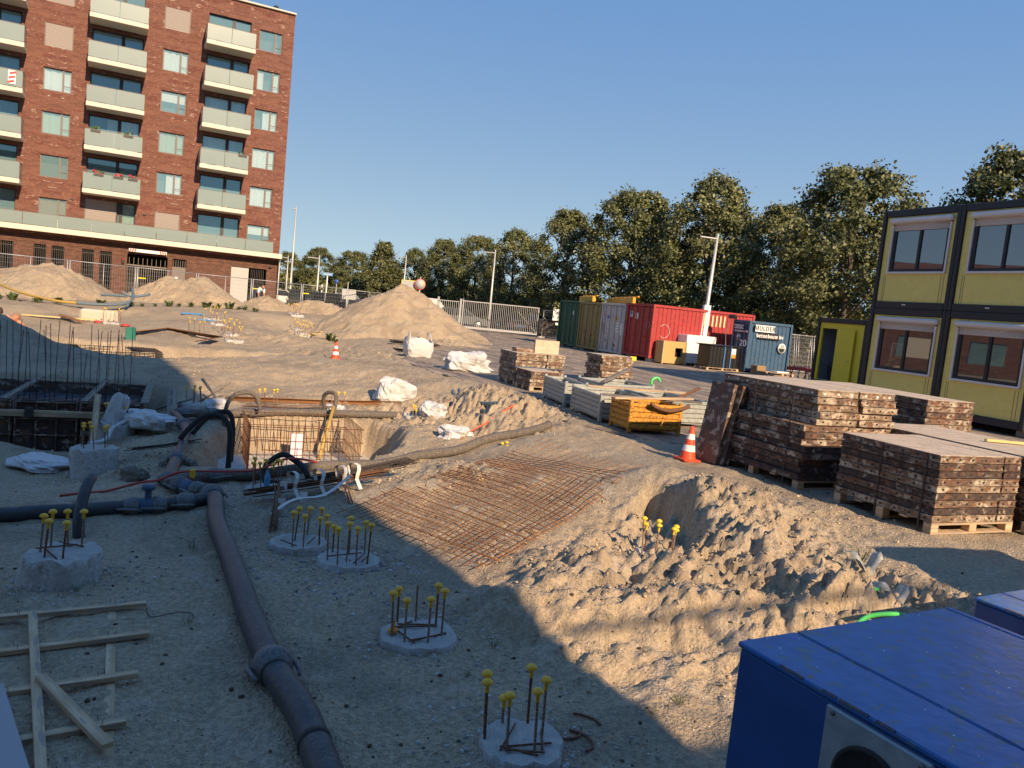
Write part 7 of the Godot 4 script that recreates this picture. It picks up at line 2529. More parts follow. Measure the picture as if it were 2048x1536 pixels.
	for q in [[Vector3(-5.55, -0.42, -12.7), Vector3(-6.3, -0.25, -14.4), 0.16, "wide weathered board lying beside the formwork box"], [Vector3(-6.0, -0.52, -14.6), Vector3(-5.4, -0.08, -14.9), 0.06, "lath leaning behind the pile at the formwork box"], [Vector3(-5.35, -0.5, -14.5), Vector3(-6.0, -0.05, -15.0), 0.06, "crossed lath leaning behind the pile at the formwork box"], [Vector3(-6.4, -0.55, -13.6), Vector3(-5.75, -0.3, -14.0), 0.06, "short lath lying before the pile at the formwork box"]]:
		var st := nst()
		cbox(st, Vector3(), Vector3(q[0].distance_to(q[1]), 0.028, q[2]), 0.003)
		solo("plank", q[3], "plank", st, M.wood_grey, span(q[0], q[1]))

# ---------------------------------------------------------------- reinforcement cages
func cage(n: String, label: String, pos: Vector3, turn: float, w: float, d: float, h: float, sx: float, sy: float, m: Material, mat_below := true, r := 0.007) -> Node3D:
	var t := thing(n, label, "rebar cage", pos, turn, "rebar cages in the pits")
	var vb := nst(true)
	tube(vb, [Vector3(0, 0, 0), Vector3(0, h, 0)], r, 5)
	var vm := fin(vb)
	var hx := nst(true)
	tube(hx, [Vector3(-0.04, 0, 0), Vector3(w + 0.04, 0, 0)], r, 5)
	var hxm := fin(hx)
	var hz := nst(true)
	tube(hz, [Vector3(0, 0, 0.04), Vector3(0, 0, -d - 0.04)], r, 5)
	var hzm := fin(hz)
	var nx := int(w / sx)
	var nz := int(d / sx)
	for i in nx + 1:
		for z in [0.0, -d]:
			part(t, "cage_bar", vm, m, at(w * i / nx, 0, z))
	for i in range(1, nz):
		for x in [0.0, w]:
			part(t, "cage_bar", vm, m, at(x, 0, -d * i / nz))
	var ny := int(h / sy)
	for j in ny + 1:
		var y := 0.03 + (h - 0.05) * j / ny
		for z in [0.012, -d - 0.012]:
			part(t, "cage_bar", hxm, m, at(0, y, z))
		for x in [-0.012, w + 0.012]:
			part(t, "cage_bar", hzm, m, at(x, y, 0))
	if mat_below:
		for i in range(1, nx):
			part(t, "cage_bar", hzm, m, at(w * i / nx, 0.06, 0))
		for i in range(1, nz):
			part(t, "cage_bar", hxm, m, at(0, 0.075, -d * i / nz))
	return t

func make_cages():
	var bl := nst()
	cbox(bl, Vector3(0.98, 0.03, -0.85), Vector3(2.5, 0.1, 2.1), 0.01)
	solo("blinding_slab", "pale concrete blinding slab under the rebar cage", "slab", bl, M.gravel_white, at(-4.1, -1.12, -12.05, SITE))
	cage("rebar_cage", "open rusty rebar cage standing in the sunny pit", Vector3(-4.0, -1.03, -12.0), SITE, 1.75, 1.45, 0.72, 0.11, 0.2, M.rust, false)
	var ed := nst()
	cbox(ed, Vector3(0, 0.05, -0.5), Vector3(0.5, 0.1, 1.3), 0.006)
	solo("concrete_kerb", "grey ribbed concrete element at the pit floor's shaded end", "slab", ed, M.concrete, at(-4.2, -1.1, -11.7, SITE))
	var pk := nst()
	cbox(pk, Vector3(0, 0.2, 0), Vector3(0.2, 0.42, 0.05), 0.004)
	solo("insulation_board", "white-pink board standing inside the rebar cage", "board", pk, M.pink_board, at(-3.62, -1.03, -13.3, SITE))
	cage("rebar_cage", "wide dark rebar cage in the shaded trench behind the formwork box", Vector3(-12.75, -1.15, -21.1), SITE + 0.2, 2.95, 1.7, 0.72, 0.12, 0.09, M.steel_dark, false, 0.009)
	for k in 2:
		var st := nst()
		for i in 9:
			box(st, Vector3(0, 0, -0.05 - i * 0.17), Vector3(0.8, 0.014, 0.014))
		for i in 12:
			box(st, Vector3(-0.38 + i * 0.07, 0.012, -0.75), Vector3(0.012, 0.012, 1.5))
		var o := solo("mesh_sheet", ["dark mesh sheet laid over one end of the trench cage", "dark mesh sheet laid over the other end of the trench cage"][k], "rebar mesh", st, M.steel_dark, Transform3D(Basis(Vector3.UP, SITE + 0.2), Vector3(-12.75, -0.41, -21.1) + Vector3(cos(SITE + 0.2), 0, -sin(SITE + 0.2)) * (0.45 + k * 2.1)))
		o.set_meta("group", "mesh sheets on the trench cage")
	cage("rebar_cage", "long low beam cage in the sunny trench with yellow ties", Vector3(-8.95, -0.86, -22.4), SITE + 0.48, 2.9, 0.3, 0.32, 0.3, 0.15, M.rust, false)
	for i in 2:
		var st := nst()
		cbox(st, Vector3(0, 0.16, -0.15), Vector3(0.12, 0.34, 0.36), 0.01)
		var p := Vector3(-8.95, -0.86, -22.4) + Vector3(cos(SITE + 0.48), 0, -sin(SITE + 0.48)) * (0.7 + i * 0.85)
		solo("spacer_block", ["dark spacer with yellow tie on the low beam cage", "second dark spacer with yellow tie on the low beam cage"][i], "spacer", st, M.steel_dark, at(p.x, p.y, p.z, SITE + 0.48))
		var y := nst()
		cbox(y, Vector3(0, 0.36, -0.15), Vector3(0.08, 0.06, 0.1), 0.01)
		part(get_child(get_child_count() - 1), "yellow_tie", y, M.cap_bright)

func make_rebar_mesh():
	var L := Vector2(-1.5, -8.0)
	var B := Vector2(0.0, -6.5)
	var R := Vector2(1.8, -9.75)
	var T := Vector2(0.5, -11.7)
	for layer in 2:
		var t := thing("rebar_mesh", ["rusty rebar mesh mat lying on the sunny sand slope", "second rusty mesh mat lying over the first, slid towards the shade"][layer], "rebar mesh", Vector3.ZERO, 0.0, "mesh mats on the sand")
		var r := RandomNumberGenerator.new()
		r.seed = 5 + layer
		var off := Vector2(0.0, 0.0) if layer == 0 else Vector2(-0.12, 0.16)
		var top := 1.0 if layer == 0 else 0.72
		var nl := 15
		var nc := 25 if layer == 0 else 12
		for i in nl:
			var u := float(i) / (nl - 1)
			var a := L.lerp(B, u) + off
			var b := T.lerp(R, u) + off
			var over := r.randf_range(-0.04, 0.22) if layer == 0 else 0.0
			var pts := []
			for k in 33:
				var f := lerpf(-0.02, top + over * 0.3, k / 32.0)
				var p := a.lerp(b, f) + Vector2(r.randf_range(-1, 1), r.randf_range(-1, 1)) * 0.004
				pts.append(Vector3(p.x, mesh_y(p) + 0.012 + layer * 0.02, p.y))
			var st := nst(true)
			tube(st, pts, 0.0042, 5)
			part(t, "mesh_bar", st, M.rust_bright)
		for j in nc:
			var f := (0.01 + 0.80 * j / (nc - 1)) * top
			var pts := []
			for k in 17:
				var u := lerpf(-0.03, 1.03, k / 16.0)
				var p := (L.lerp(B, u)).lerp(T.lerp(R, u), f) + off
				pts.append(Vector3(p.x, mesh_y(p) + 0.022 + layer * 0.02, p.y))
			var st := nst(true)
			tube(st, pts, 0.0042, 5)
			part(t, "mesh_bar", st, M.rust_bright)

func mesh_y(p: Vector2) -> float:
	var s := 0.0
	for q in [Vector2(0, 0), Vector2(0.4, 0.2), Vector2(-0.4, -0.2), Vector2(-0.2, 0.4), Vector2(0.2, -0.4)]:
		s += height(p.x + q.x, p.y + q.y)
	return s / 5.0 + n_big.get_noise_2d(p.x, p.y) * 0.03 + 0.012

func bundle(n: String, label: String, a: Vector3, b: Vector3, count: int, spread: float, m: Material, r := 0.006, hook := 0.0) -> Node3D:
	var t := thing(n, label, "rebar bundle", Vector3.ZERO, 0.0, "bundles of reinforcing bars")
	var q := RandomNumberGenerator.new()
	q.seed = hash(label)
	var d := (b - a).normalized()
	var s := d.cross(Vector3.UP).normalized()
	for i in count:
		var o := s * q.randf_range(-spread, spread) + Vector3(0, q.randf_range(0, spread * 0.9), 0)
		var e := d * q.randf_range(-0.12, 0.12)
		var pts := [a + o + e, (a + b) * 0.5 + o * 0.85 + Vector3(0, -0.005, 0), b + o + e]
		if hook > 0.0:
			pts.append(b + o + e + s * hook)
			pts.append(b + o + e + s * hook - d * hook * 2.0)
		var st := nst(true)
		tube(st, pts, r, 5)
		part(t, "loose_bar", st, m)
	return t

func make_bundles():
	bundle("rebar_bundle", "rusty bar bundle with white slings on the shaded sand", Vector3(-2.65, -0.36, -8.15), Vector3(-1.42, -0.22, -9.1), 26, 0.085, M.rust)
	bundle("rebar_bundle", "dark bar bundle with bent ends behind the slung bundle", Vector3(-2.2, -0.30, -8.75), Vector3(-1.25, -0.16, -9.6), 22, 0.08, M.steel_dark, 0.006, 0.09)
	bundle("rebar_bundle", "bars hanging down from the slung bundle towards the viewer", Vector3(-2.42, -0.28, -8.3), Vector3(-2.12, -0.41, -7.2), 14, 0.035, M.rust)
	bundle("rebar_bundle", "short bars propped under the slung bundle's end", Vector3(-1.85, -0.22, -8.85), Vector3(-1.6, -0.37, -8.2), 6, 0.03, M.rust_bright)
	bundle("rebar_bundle", "black bars lying before the crumpled sacks", Vector3(-5.0, -0.5, -10.3), Vector3(-4.35, -0.4, -10.75), 9, 0.05, M.steel_dark)
	bundle("rebar_bundle", "long rusty bars lying on the pit's far rim", Vector3(-5.4, -0.43, -14.95), Vector3(-2.3, -0.42, -16.6), 16, 0.12, M.rust_bright)
	bundle("rebar_bundle", "rusty bars lying among the pile heads on the far rim", Vector3(-4.95, -0.42, -14.3), Vector3(-3.4, -0.42, -15.0), 9, 0.12, M.rust)
	bundle("rebar_bundle", "dark steel bars lying at the tall sand pile's foot", Vector3(-5.0, 0.06, -31.4), Vector3(-3.2, 0.03, -31.9), 16, 0.12, M.steel_dark, 0.014)
	bundle("rebar_bundle", "dark bars lying in the rut behind the white big bag", Vector3(-4.2, 0.02, -27.2), Vector3(-3.0, 0.02, -27.0), 8, 0.12, M.steel_dark, 0.012)
	# bent steel frame far off
	var fr := thing("bent_steel_frame", "bent dark steel bars forming an open frame on the far sand", "rebar bundle", Vector3.ZERO)
	for i in 10:
		var st := nst(true)
		var o := Vector3(0.05 * i, 0.03 + 0.012 * i, 0.06 * i)
		tube(st, [Vector3(-13.3, -0.26, -26.8) + o, Vector3(-13.15, -0.18, -28.9) + o, Vector3(-10.6, -0.2, -27.4) + o, Vector3(-10.75, -0.28, -26.1) + o], 0.018, 6)
		part(fr, "bent_bar", st, M.rust)
	# slings and labels
	for i in 4:
		var st := nst()
		var c: Vector3 = [Vector3(-2.3, -0.22, -8.4), Vector3(-2.05, -0.2, -8.55), Vector3(-1.85, -0.18, -8.75), Vector3(-1.72, -0.16, -8.85)][i]
		var dr := Vector3(0.79, 0, -0.61)
		var sd := Vector3(0.61, 0, 0.79)
		var prev := Vector3()
		for k in 11:
			var a := -2.6 + 5.2 * k / 10.0
			var p := c + sd * sin(a) * 0.13 + Vector3(0, cos(a) * 0.11, 0) + dr * 0.02 * sin(k * 1.3)
			if k == 10:
				p += sd * 0.12 + Vector3(0, -0.06, 0)
			if k > 0:
				quad(st, prev - dr * 0.022, p - dr * 0.022, p + dr * 0.022, prev + dr * 0.022)
			prev = p
		solo("lifting_sling", ["white sling loop at the shaded end of the bar bundle", "second white sling loop round the bar bundle", "third white sling loop round the bar bundle", "white sling loop at the sunny end of the bar bundle"][i], "sling", st, M.strap_white, Transform3D.IDENTITY, "white slings on the bar bundle")
	var loose := nst()
	var pv := Vector3()
	for k in 15:
		var f := k / 14.0
		var p := Vector3(-2.28 + 0.62 * f, 0, -7.62 - 0.75 * f)
		p.y = lerpf(-0.385, -0.12, f) + 0.05 * sin(f * 7.0)
		if k > 0:
			quad(loose, pv - Vector3(0.02, 0, 0.02), p - Vector3(0.02, 0, 0.02), p + Vector3(0.02, 0, 0.02), pv + Vector3(0.02, 0, 0.02))
		pv = p
	solo("lifting_sling", "loose white strap trailing from the bar bundle onto sand", "sling", loose, M.strap_white)
	for i in 3:
		var st := nst()
		box(st, Vector3(), Vector3(0.075, 0.11, 0.002))
		solo("bundle_tag", ["white tag hanging at the bundle's shaded end", "white tag hanging under the slings", "white tag on the pile bars above the bundle"][i], "tag", st, M.tag, [at(-2.25, -0.33, -7.86, 0.5), at(-2.05, -0.27, -7.95, 0.2), at(-2.36, -0.26, -8.28, 0.1)][i], "white tags on the bundle")

# ---------------------------------------------------------------- white sacks
func sack_mesh(sd: int, size: Vector3, crumple: float, flat := 0.0) -> ArrayMesh:
	var n := FastNoiseLite.new()
	n.seed = sd
	n.frequency = 0.8
	n.fractal_type = FastNoiseLite.FRACTAL_RIDGED
	n.fractal_octaves = 2
	var st := nst(false)
	var U := 34
	var V := 18
	var f := func(i: int, j: int) -> Vector3:
		var a := TAU * i / U
		var b := PI * j / V - PI / 2
		var ca := cos(a)
		var sa := sin(a)
		var p := Vector3(signf(ca) * pow(absf(ca), 0.7) * pow(maxf(cos(b), 0.0), 0.6), signf(sin(b)) * pow(absf(sin(b)), 0.75), signf(sa) * pow(absf(sa), 0.7) * pow(maxf(cos(b), 0.0), 0.6))
		var k := n.get_noise_3d(p.x * 1.3, p.y * 1.3, p.z * 1.3)
		var k2 := n.get_noise_3d(p.x * 0.5 + 9, p.y * 0.5, p.z * 0.5)
		p *= 1.0 + crumple * k * 0.5 + crumple * k2 * 0.6
		if p.y < -0.6:
			p.y = -0.6 + (p.y + 0.6) * 0.25
		return Vector3(p.x * size.x, (p.y + 0.65) * size.y, p.z * size.z) * 0.5
	for j in V:
		for i in U:
			quad(st, f.call(i, j), f.call(i, j + 1), f.call(i + 1, j + 1), f.call(i + 1, j))
	return fin(st)

func make_bags():
	var m: Material = M.white_plastic
	# upright big bag with loops
	var t := thing("big_bag", "upright open white big bag with lifting loops beside the dirt track", "big bag", Vector3(-3.25, 0.0, -26.0), 0.35, "white bulk bags and sacks")
	var st := nst(true)
	var n := FastNoiseLite.new()
	n.seed = 8
	n.frequency = 2.0
	var U := 48
	var V := 14
	var f := func(i: int, j: int, inn: float) -> Vector3:
		var a := TAU * i / U
		var y := float(j) / V
		var ca := cos(a)
		var sa := sin(a)
		var rr := 1.0 + 0.10 * n.get_noise_3d(ca * 2, y * 2.5, sa * 2) + 0.12 * sin(y * 3.0)
		var sag := 0.18 * absf(sin(a * 2)) * y * y
		return Vector3(signf(ca) * pow(absf(ca), 0.45) * 0.42 * rr * inn, (y * 0.66 - sag + 0.05 * n.get_noise_2d(a * 2, y * 3)) , signf(sa) * pow(absf(sa), 0.45) * 0.40 * rr * inn)
	for j in V:
		for i in U:
			quad(st, f.call(i, j, 1.0), f.call(i, j + 1, 1.0), f.call(i + 1, j + 1, 1.0), f.call(i + 1, j, 1.0))
	for j in range(5, V):
		for i in U:
			quad(st, f.call(i + 1, j, 0.97), f.call(i + 1, j + 1, 0.97), f.call(i, j + 1, 0.97), f.call(i, j, 0.97))
	part(t, "bag_body", st, m)
	var fill := nst()
	box(fill, Vector3(0, 0.25, 0), Vector3(0.7, 0.05, 0.66))
	part(t, "bag_inside", fill, m)
	for s in [-1.0, 1.0]:
		var lp := nst(true)
		tube(lp, curve([Vector3(s * 0.36, 0.55, 0.3), Vector3(s * 0.34, 0.75, 0.15), Vector3(s * 0.30, 0.78, -0.05), Vector3(s * 0.34, 0.56, -0.25)], 12), 0.02, 6)
		part(t, "lifting_loop", lp, m)
	var list := [[-1.3, 0.0, -22.2, Vector3(0.95, 0.5, 0.6), 0.8, 3, 0.3, "collapsed white big bag lying on the yard's sandy edge"], [-2.55, -0.42, -16.9, Vector3(0.7, 0.55, 0.5), 0.5, 5, 0.5, "crumpled white bag leaning on the pit's far bank"], [-1.55, -0.46, -15.6, Vector3(0.4, 0.3, 0.35), 0.8, 7, 0.2, "small white rag beside the pile heads"], [-5.72, -0.56, -12.3, Vector3(0.6, 0.28, 0.42), 0.6, 9, -0.3, "crumpled white sack lying beside the formwork box"], [-6.3, -0.86, -10.4, Vector3(0.8, 0.16, 0.5), 0.4, 11, -0.45, "flat white sack lying on the shaded slope"], [-0.85, -0.36, -12.75, Vector3(0.4, 0.22, 0.3), 0.9, 13, 0.1, "small white scrap lying beside the orange rod"], [-3.4, -0.42, -15.0, Vector3(0.3, 0.12, 0.2), 0.8, 17, 0.0, "white scrap behind the bent hose"], [-5.35, -0.5, -14.1, Vector3(0.25, 0.2, 0.2), 0.9, 19, 0.0, "small clear plastic scrap beside the pile with crossed laths"]]
	for q in list:
		solo("white_sack", q[7], "sack", sack_mesh(q[5], q[3], q[4]), m, at(q[0], maxf(q[1], G(q[0], q[2]) - 0.03), q[2], q[6]), "white bulk bags and sacks")
	# sack hanging on the bars of a pile
	solo("white_sack", "long white sack hung over the starter bars by the timber prop", "sack", sack_mesh(23, Vector3(0.22, 0.5, 0.17), 0.5), m, Transform3D(Basis(Vector3(0, 0, 1), -0.35), Vector3(-6.28, -0.52, -12.2)), "white bulk bags and sacks")
	var tl := nst(true)
	tube(tl, curve([Vector3(-5.95, -0.42, -12.2), Vector3(-6.1, -0.55, -11.9), Vector3(-6.05, -0.68, -11.6), Vector3(-6.2, -0.72, -11.4)], 14), 0.035, 6)
	solo("sack_loop", "loop of white webbing trailing from the crumpled sack", "webbing", tl, m)

# ---------------------------------------------------------------- timber frame in the shade
func lath(par: Node, n: String, a: Vector3, b: Vector3, w: float, h: float, m: Material):
	var key := "lath%.2f" % a.distance_to(b)
	var st := nst()
	cbox(st, Vector3(), Vector3(a.distance_to(b), h, w), 0.0025)
	return part(par, n, st, m, span(a, b))

func make_timber():
	var t := thing("timber_lattice", "nailed timber lath frame lying on the shaded sand", "timber frame", Vector3.ZERO)
	var y := -0.375
	var rows := [[Vector3(-3.7, y, -4.42), Vector3(-2.36, y + 0.01, -5.17)], [Vector3(-3.4, y, -3.95), Vector3(-2.13, y + 0.01, -4.73)], [Vector3(-3.1, y, -3.55), Vector3(-1.95, y + 0.01, -4.22)], [Vector3(-2.45, y, -3.33), Vector3(-1.78, y + 0.01, -3.74)]]
	for i in 4:
		lath(t, "cross_lath", rows[i][0], rows[i][1], 0.052, 0.03, M.wood[i % 3])
	lath(t, "long_lath", Vector3(-2.92, y + 0.031, -4.80), Vector3(-1.80, y + 0.031, -3.08), 0.05, 0.03, M.wood[0])
	lath(t, "long_lath", Vector3(-2.54, y - 0.031, -5.06), Vector3(-1.5, y - 0.031, -3.02), 0.052, 0.03, M.wood[2])
	lath(t, "brace_lath", Vector3(-2.37, y + 0.062, -3.99), Vector3(-1.735, y + 0.035, -3.48), 0.055, 0.03, M.wood[1])
	for i in 16:
		var nl := nst(true)
		var f: Array = rows[i % 4]
		var p: Vector3 = f[0].lerp(f[1], 0.86 if i < 8 else 0.52) + Vector3(rng.randf_range(-0.03, 0.03), 0.014, rng.randf_range(-0.03, 0.03))
		tube(nl, [p, p + Vector3(rng.randf_range(-0.006, 0.006), 0.03, 0)], 0.0018, 4)
		part(t, "nail", nl, M.steel_dark)
	var wp := nst()
	cbox(wp, Vector3(), Vector3(1.2, 0.03, 0.14), 0.004)
	solo("painted_board", "pale painted board at the picture's lower corner", "plank", wp, mat(lin(0.34, 0.35, 0.36), 0.7), span(Vector3(-2.55, -0.36, -3.85), Vector3(-1.9, -0.30, -3.05)))
	var st := nst(true)
	var pts := []
	for k in 14:
		var f := k / 13.0
		pts.append(Vector3(-2.36 + 0.36 * f, 0, -5.17 + 0.1 * sin(f * 6.0) + 0.1 * f))
		pts[k].y = G(pts[k].x, pts[k].z) + 0.008
	tube(st, pts, 0.003, 5)
	solo("thin_wire", "thin wire curling from the timber frame's end", "wire", st, M.steel_dark)
	# boards far off
	var far := [[Vector3(-18.2, -0.1, -28.6), Vector3(-15.7, -0.05, -29.0), "pale boards lying behind the two workers", "wood_yellow"], [Vector3(-16.9, 0.02, -28.8), Vector3(-15.6, -0.1, -27.9), "red-brown board lying across the pale boards", "rust_bright"], [Vector3(-13.4, -0.55, -20.4), Vector3(-12.9, -0.25, -20.7), "short board propped up beside the workers", "wood_grey"], [Vector3(-9.9, -0.13, -33.0), Vector3(-8.9, -0.13, -32.2), "yellow lath lying between the rows of bars", "wood_yellow"]]
	for q in far:
		var a: Vector3 = q[0]
		var b: Vector3 = q[1]
		a.y = maxf(a.y, G(a.x, a.z) + 0.02)
		b.y = maxf(b.y, G(b.x, b.z) + 0.02)
		var s := nst()
		cbox(s, Vector3(), Vector3(a.distance_to(b), 0.04, 0.2), 0.005)
		solo("board", q[2], "board", s, M.wood_yellow if q[3] == "wood_yellow" else (M.rust_bright if q[3] == "rust_bright" else M.wood_grey), span(a, b))
	for i in 5:
		var s := nst()
		cbox(s, Vector3(), Vector3(0.9, 0.03, 0.09), 0.004)
		var a := Vector3(-8.9 + 0.12 * i, 0, -33.4 + 0.2 * i)
		a.y = G(a.x, a.z) + 0.06 + 0.05 * i
		solo("yellow_lath", ["lowest yellow lath", "second yellow lath", "middle yellow lath", "fourth yellow lath", "topmost yellow lath"][i] + " of the heap at the sand pile's foot", "plank", s, M.wood_yellow, Transform3D(Basis(Vector3.UP, 0.6 * i) * Basis(Vector3(0, 0, 1), 0.3 - 0.12 * i), a), "yellow laths in a heap")
	var cb := nst()
	cbox(cb, Vector3(), Vector3(1.3, 0.5, 0.9), 0.08)
	solo("concrete_block", "pale rough concrete block half sunk in the far sand", "concrete block", cb, M.gravel_white, at(-16.0, 0.05, -29.8, 0.4))
	for i in 3:
		var s := nst()
		cbox(s, Vector3(), Vector3(0.85, 0.05, 0.18), 0.02)
		var p: Vector3 = [Vector3(-15.9, 0, -30.6), Vector3(-13.9, 0, -33.2), Vector3(-13.0, 0, -32.4)][i]
		solo("blue_strip", ["pale blue strip lying by the concrete block", "pale blue strip lying before the weeds", "shorter pale blue strip lying before the weeds"][i], "strip", s, M.sign_blue, at(p.x, G(p.x, p.z) + 0.02, p.z, 0.3), "pale blue strips on the sand")

# ---------------------------------------------------------------- blue machines
func machine(label: String, pos: Vector3, detail: bool):
	var t := thing("blue_machine", label, "machine housing", pos, 0.505, "blue machine housings")
	t.scale = Vector3.ONE * (0.783 if detail else 1.0)
	var W := 1.31
	var D := 2.4
	var H := 1.66 if detail else 0.5
	var body := nst()
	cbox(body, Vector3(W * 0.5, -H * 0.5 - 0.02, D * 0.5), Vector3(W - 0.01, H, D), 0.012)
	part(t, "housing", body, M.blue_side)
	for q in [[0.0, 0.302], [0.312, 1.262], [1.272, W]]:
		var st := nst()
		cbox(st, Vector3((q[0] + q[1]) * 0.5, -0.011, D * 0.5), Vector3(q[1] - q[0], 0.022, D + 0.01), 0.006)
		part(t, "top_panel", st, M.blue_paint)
	var ed := nst()
	for x in [0.307, 1.267]:
		box(ed, Vector3(x, -0.014, D * 0.5), Vector3(0.012, 0.014, D - 0.02))
	part(t, "panel_gap", ed, M.chipped)
	var ch := nst()
	var r := RandomNumberGenerator.new()
	r.seed = 4
	for i in 34:
		var z := r.randf_range(0.0, D)
		var L := r.randf_range(0.02, 0.12)
		box(ch, Vector3([0.0035, 0.316, 0.298][i % 3], -0.0035, z), Vector3(0.009, 0.0085, L), Basis(Vector3(0, 0, 1), 0.7 if i % 3 == 0 else 0.0))
	part(t, "worn_edge", ch, M.chipped)
	if detail:
		var pl := nst()
		pierced(pl, -0.18, 0.18, -0.175, 0.175, [], 0.0, 0.0)
		var sq := nst()
		cbox(sq, Vector3(-0.008, -0.20, 0.6), Vector3(0.02, 0.345, 0.37), 0.006)
		var p := part(t, "exhaust_plate", sq, M.plate)
		var ho := nst(true)
		lathe(ho, [Vector2(0.128, 0.0), Vector2(0.128, 0.012), Vector2(0.115, 0.014), Vector2(0.11, 0.004), Vector2(0, 0.003)], 28)
		part(p, "exhaust_opening", ho, M.rubber, Transform3D(Basis(Vector3(0, 0, 1), PI / 2), Vector3(-0.017, -0.215, 0.6)))
		var hub := nst(true)
		lathe(hub, [Vector2(0.06, 0), Vector2(0.062, 0.03), Vector2(0.045, 0.05), Vector2(0, 0.055)], 18)
		part(p, "hub", hub, M.coupling, Transform3D(Basis(Vector3(0, 0, 1), PI / 2), Vector3(-0.02, -0.24, 0.61)))
		for q in [[-0.045, 0.445], [-0.045, 0.755], [-0.355, 0.445], [-0.355, 0.755]]:
			var b := nst(true)
			lathe(b, [Vector2(0.009, 0), Vector2(0.009, 0.006), Vector2(0, 0.007)], 8)
			part(p, "bolt", b, M.coupling, Transform3D(Basis(Vector3(0, 0, 1), PI / 2), Vector3(-0.017, q[0], q[1])))
	var sk := nst()
	for x in [0.15, W - 0.15]:
		box(sk, Vector3(x, -H - 0.06, D * 0.5), Vector3(0.12, 0.1, D))
	part(t, "skid", sk, M.steel_dark)

func make_machines():
	machine("scratched blue machine housing with a square exhaust plate in the shade", Vector3(0.735, 1.0, -2.2), true)
	machine("second blue machine housing cut off at the picture's edge", Vector3(3.1, 0.35, -4.88), false)

# ---------------------------------------------------------------- cones, tubes, weeds
func traffic_cone(label: String, p: Vector3, lean := 0.0):
	var t := thing("traffic_cone", label, "traffic cone", p, 0.4, "orange traffic cones")
	t.rotate_object_local(Vector3(0, 0, 1), lean)
	var b := nst()
	cbox(b, Vector3(0, 0.018, 0), Vector3(0.29, 0.035, 0.29), 0.012)
	part(t, "base_plate", b, M.cone)
	var ys := [0.03, 0.14, 0.23, 0.31, 0.39, 0.50]
	for i in 5:
		var r0: float = lerpf(0.115, 0.028, (ys[i] - 0.03) / 0.47)
		var r1: float = lerpf(0.115, 0.028, (ys[i + 1] - 0.03) / 0.47)
		var st := nst(true)
		lathe(st, [Vector2(r0, ys[i]), Vector2(r1, ys[i + 1])] + ([Vector2(0, ys[5])] if i == 4 else []), 20)
		part(t, "cone_band", st, M.cone_white if i % 2 == 1 else M.cone)
	return t

func weed_mesh(sd: int, n: int, h: float) -> ArrayMesh:
	var r := RandomNumberGenerator.new()
	r.seed = sd
	var st := nst(true)
	for i in n:
		var a := r.randf() * TAU
		var d := Vector3(cos(a), 0, sin(a))
		var L := h * r.randf_range(0.5, 1.2)
		var w := d.cross(Vector3.UP) * L * (r.randf_range(0.05, 0.14) if h > 0.2 else r.randf_range(0.012, 0.03))
		var o := d * r.randf() * h * 0.3
		var p1 := o + d * L * 0.3 + Vector3(0, L * 0.6, 0)
		var p2 := o + d * L * r.randf_range(0.5, 0.9) + Vector3(0, L * r.randf_range(0.5, 0.9), 0)
		st.set_color(Color(0.04, 0.075, 0.018).lerp(Color(0.11, 0.14, 0.04), r.randf()))
		quad(st, o - w * 0.4, p1 - w, p1 + w, o + w * 0.4)
		tri(st, p1 - w, p2, p1 + w)
	return fin(st)

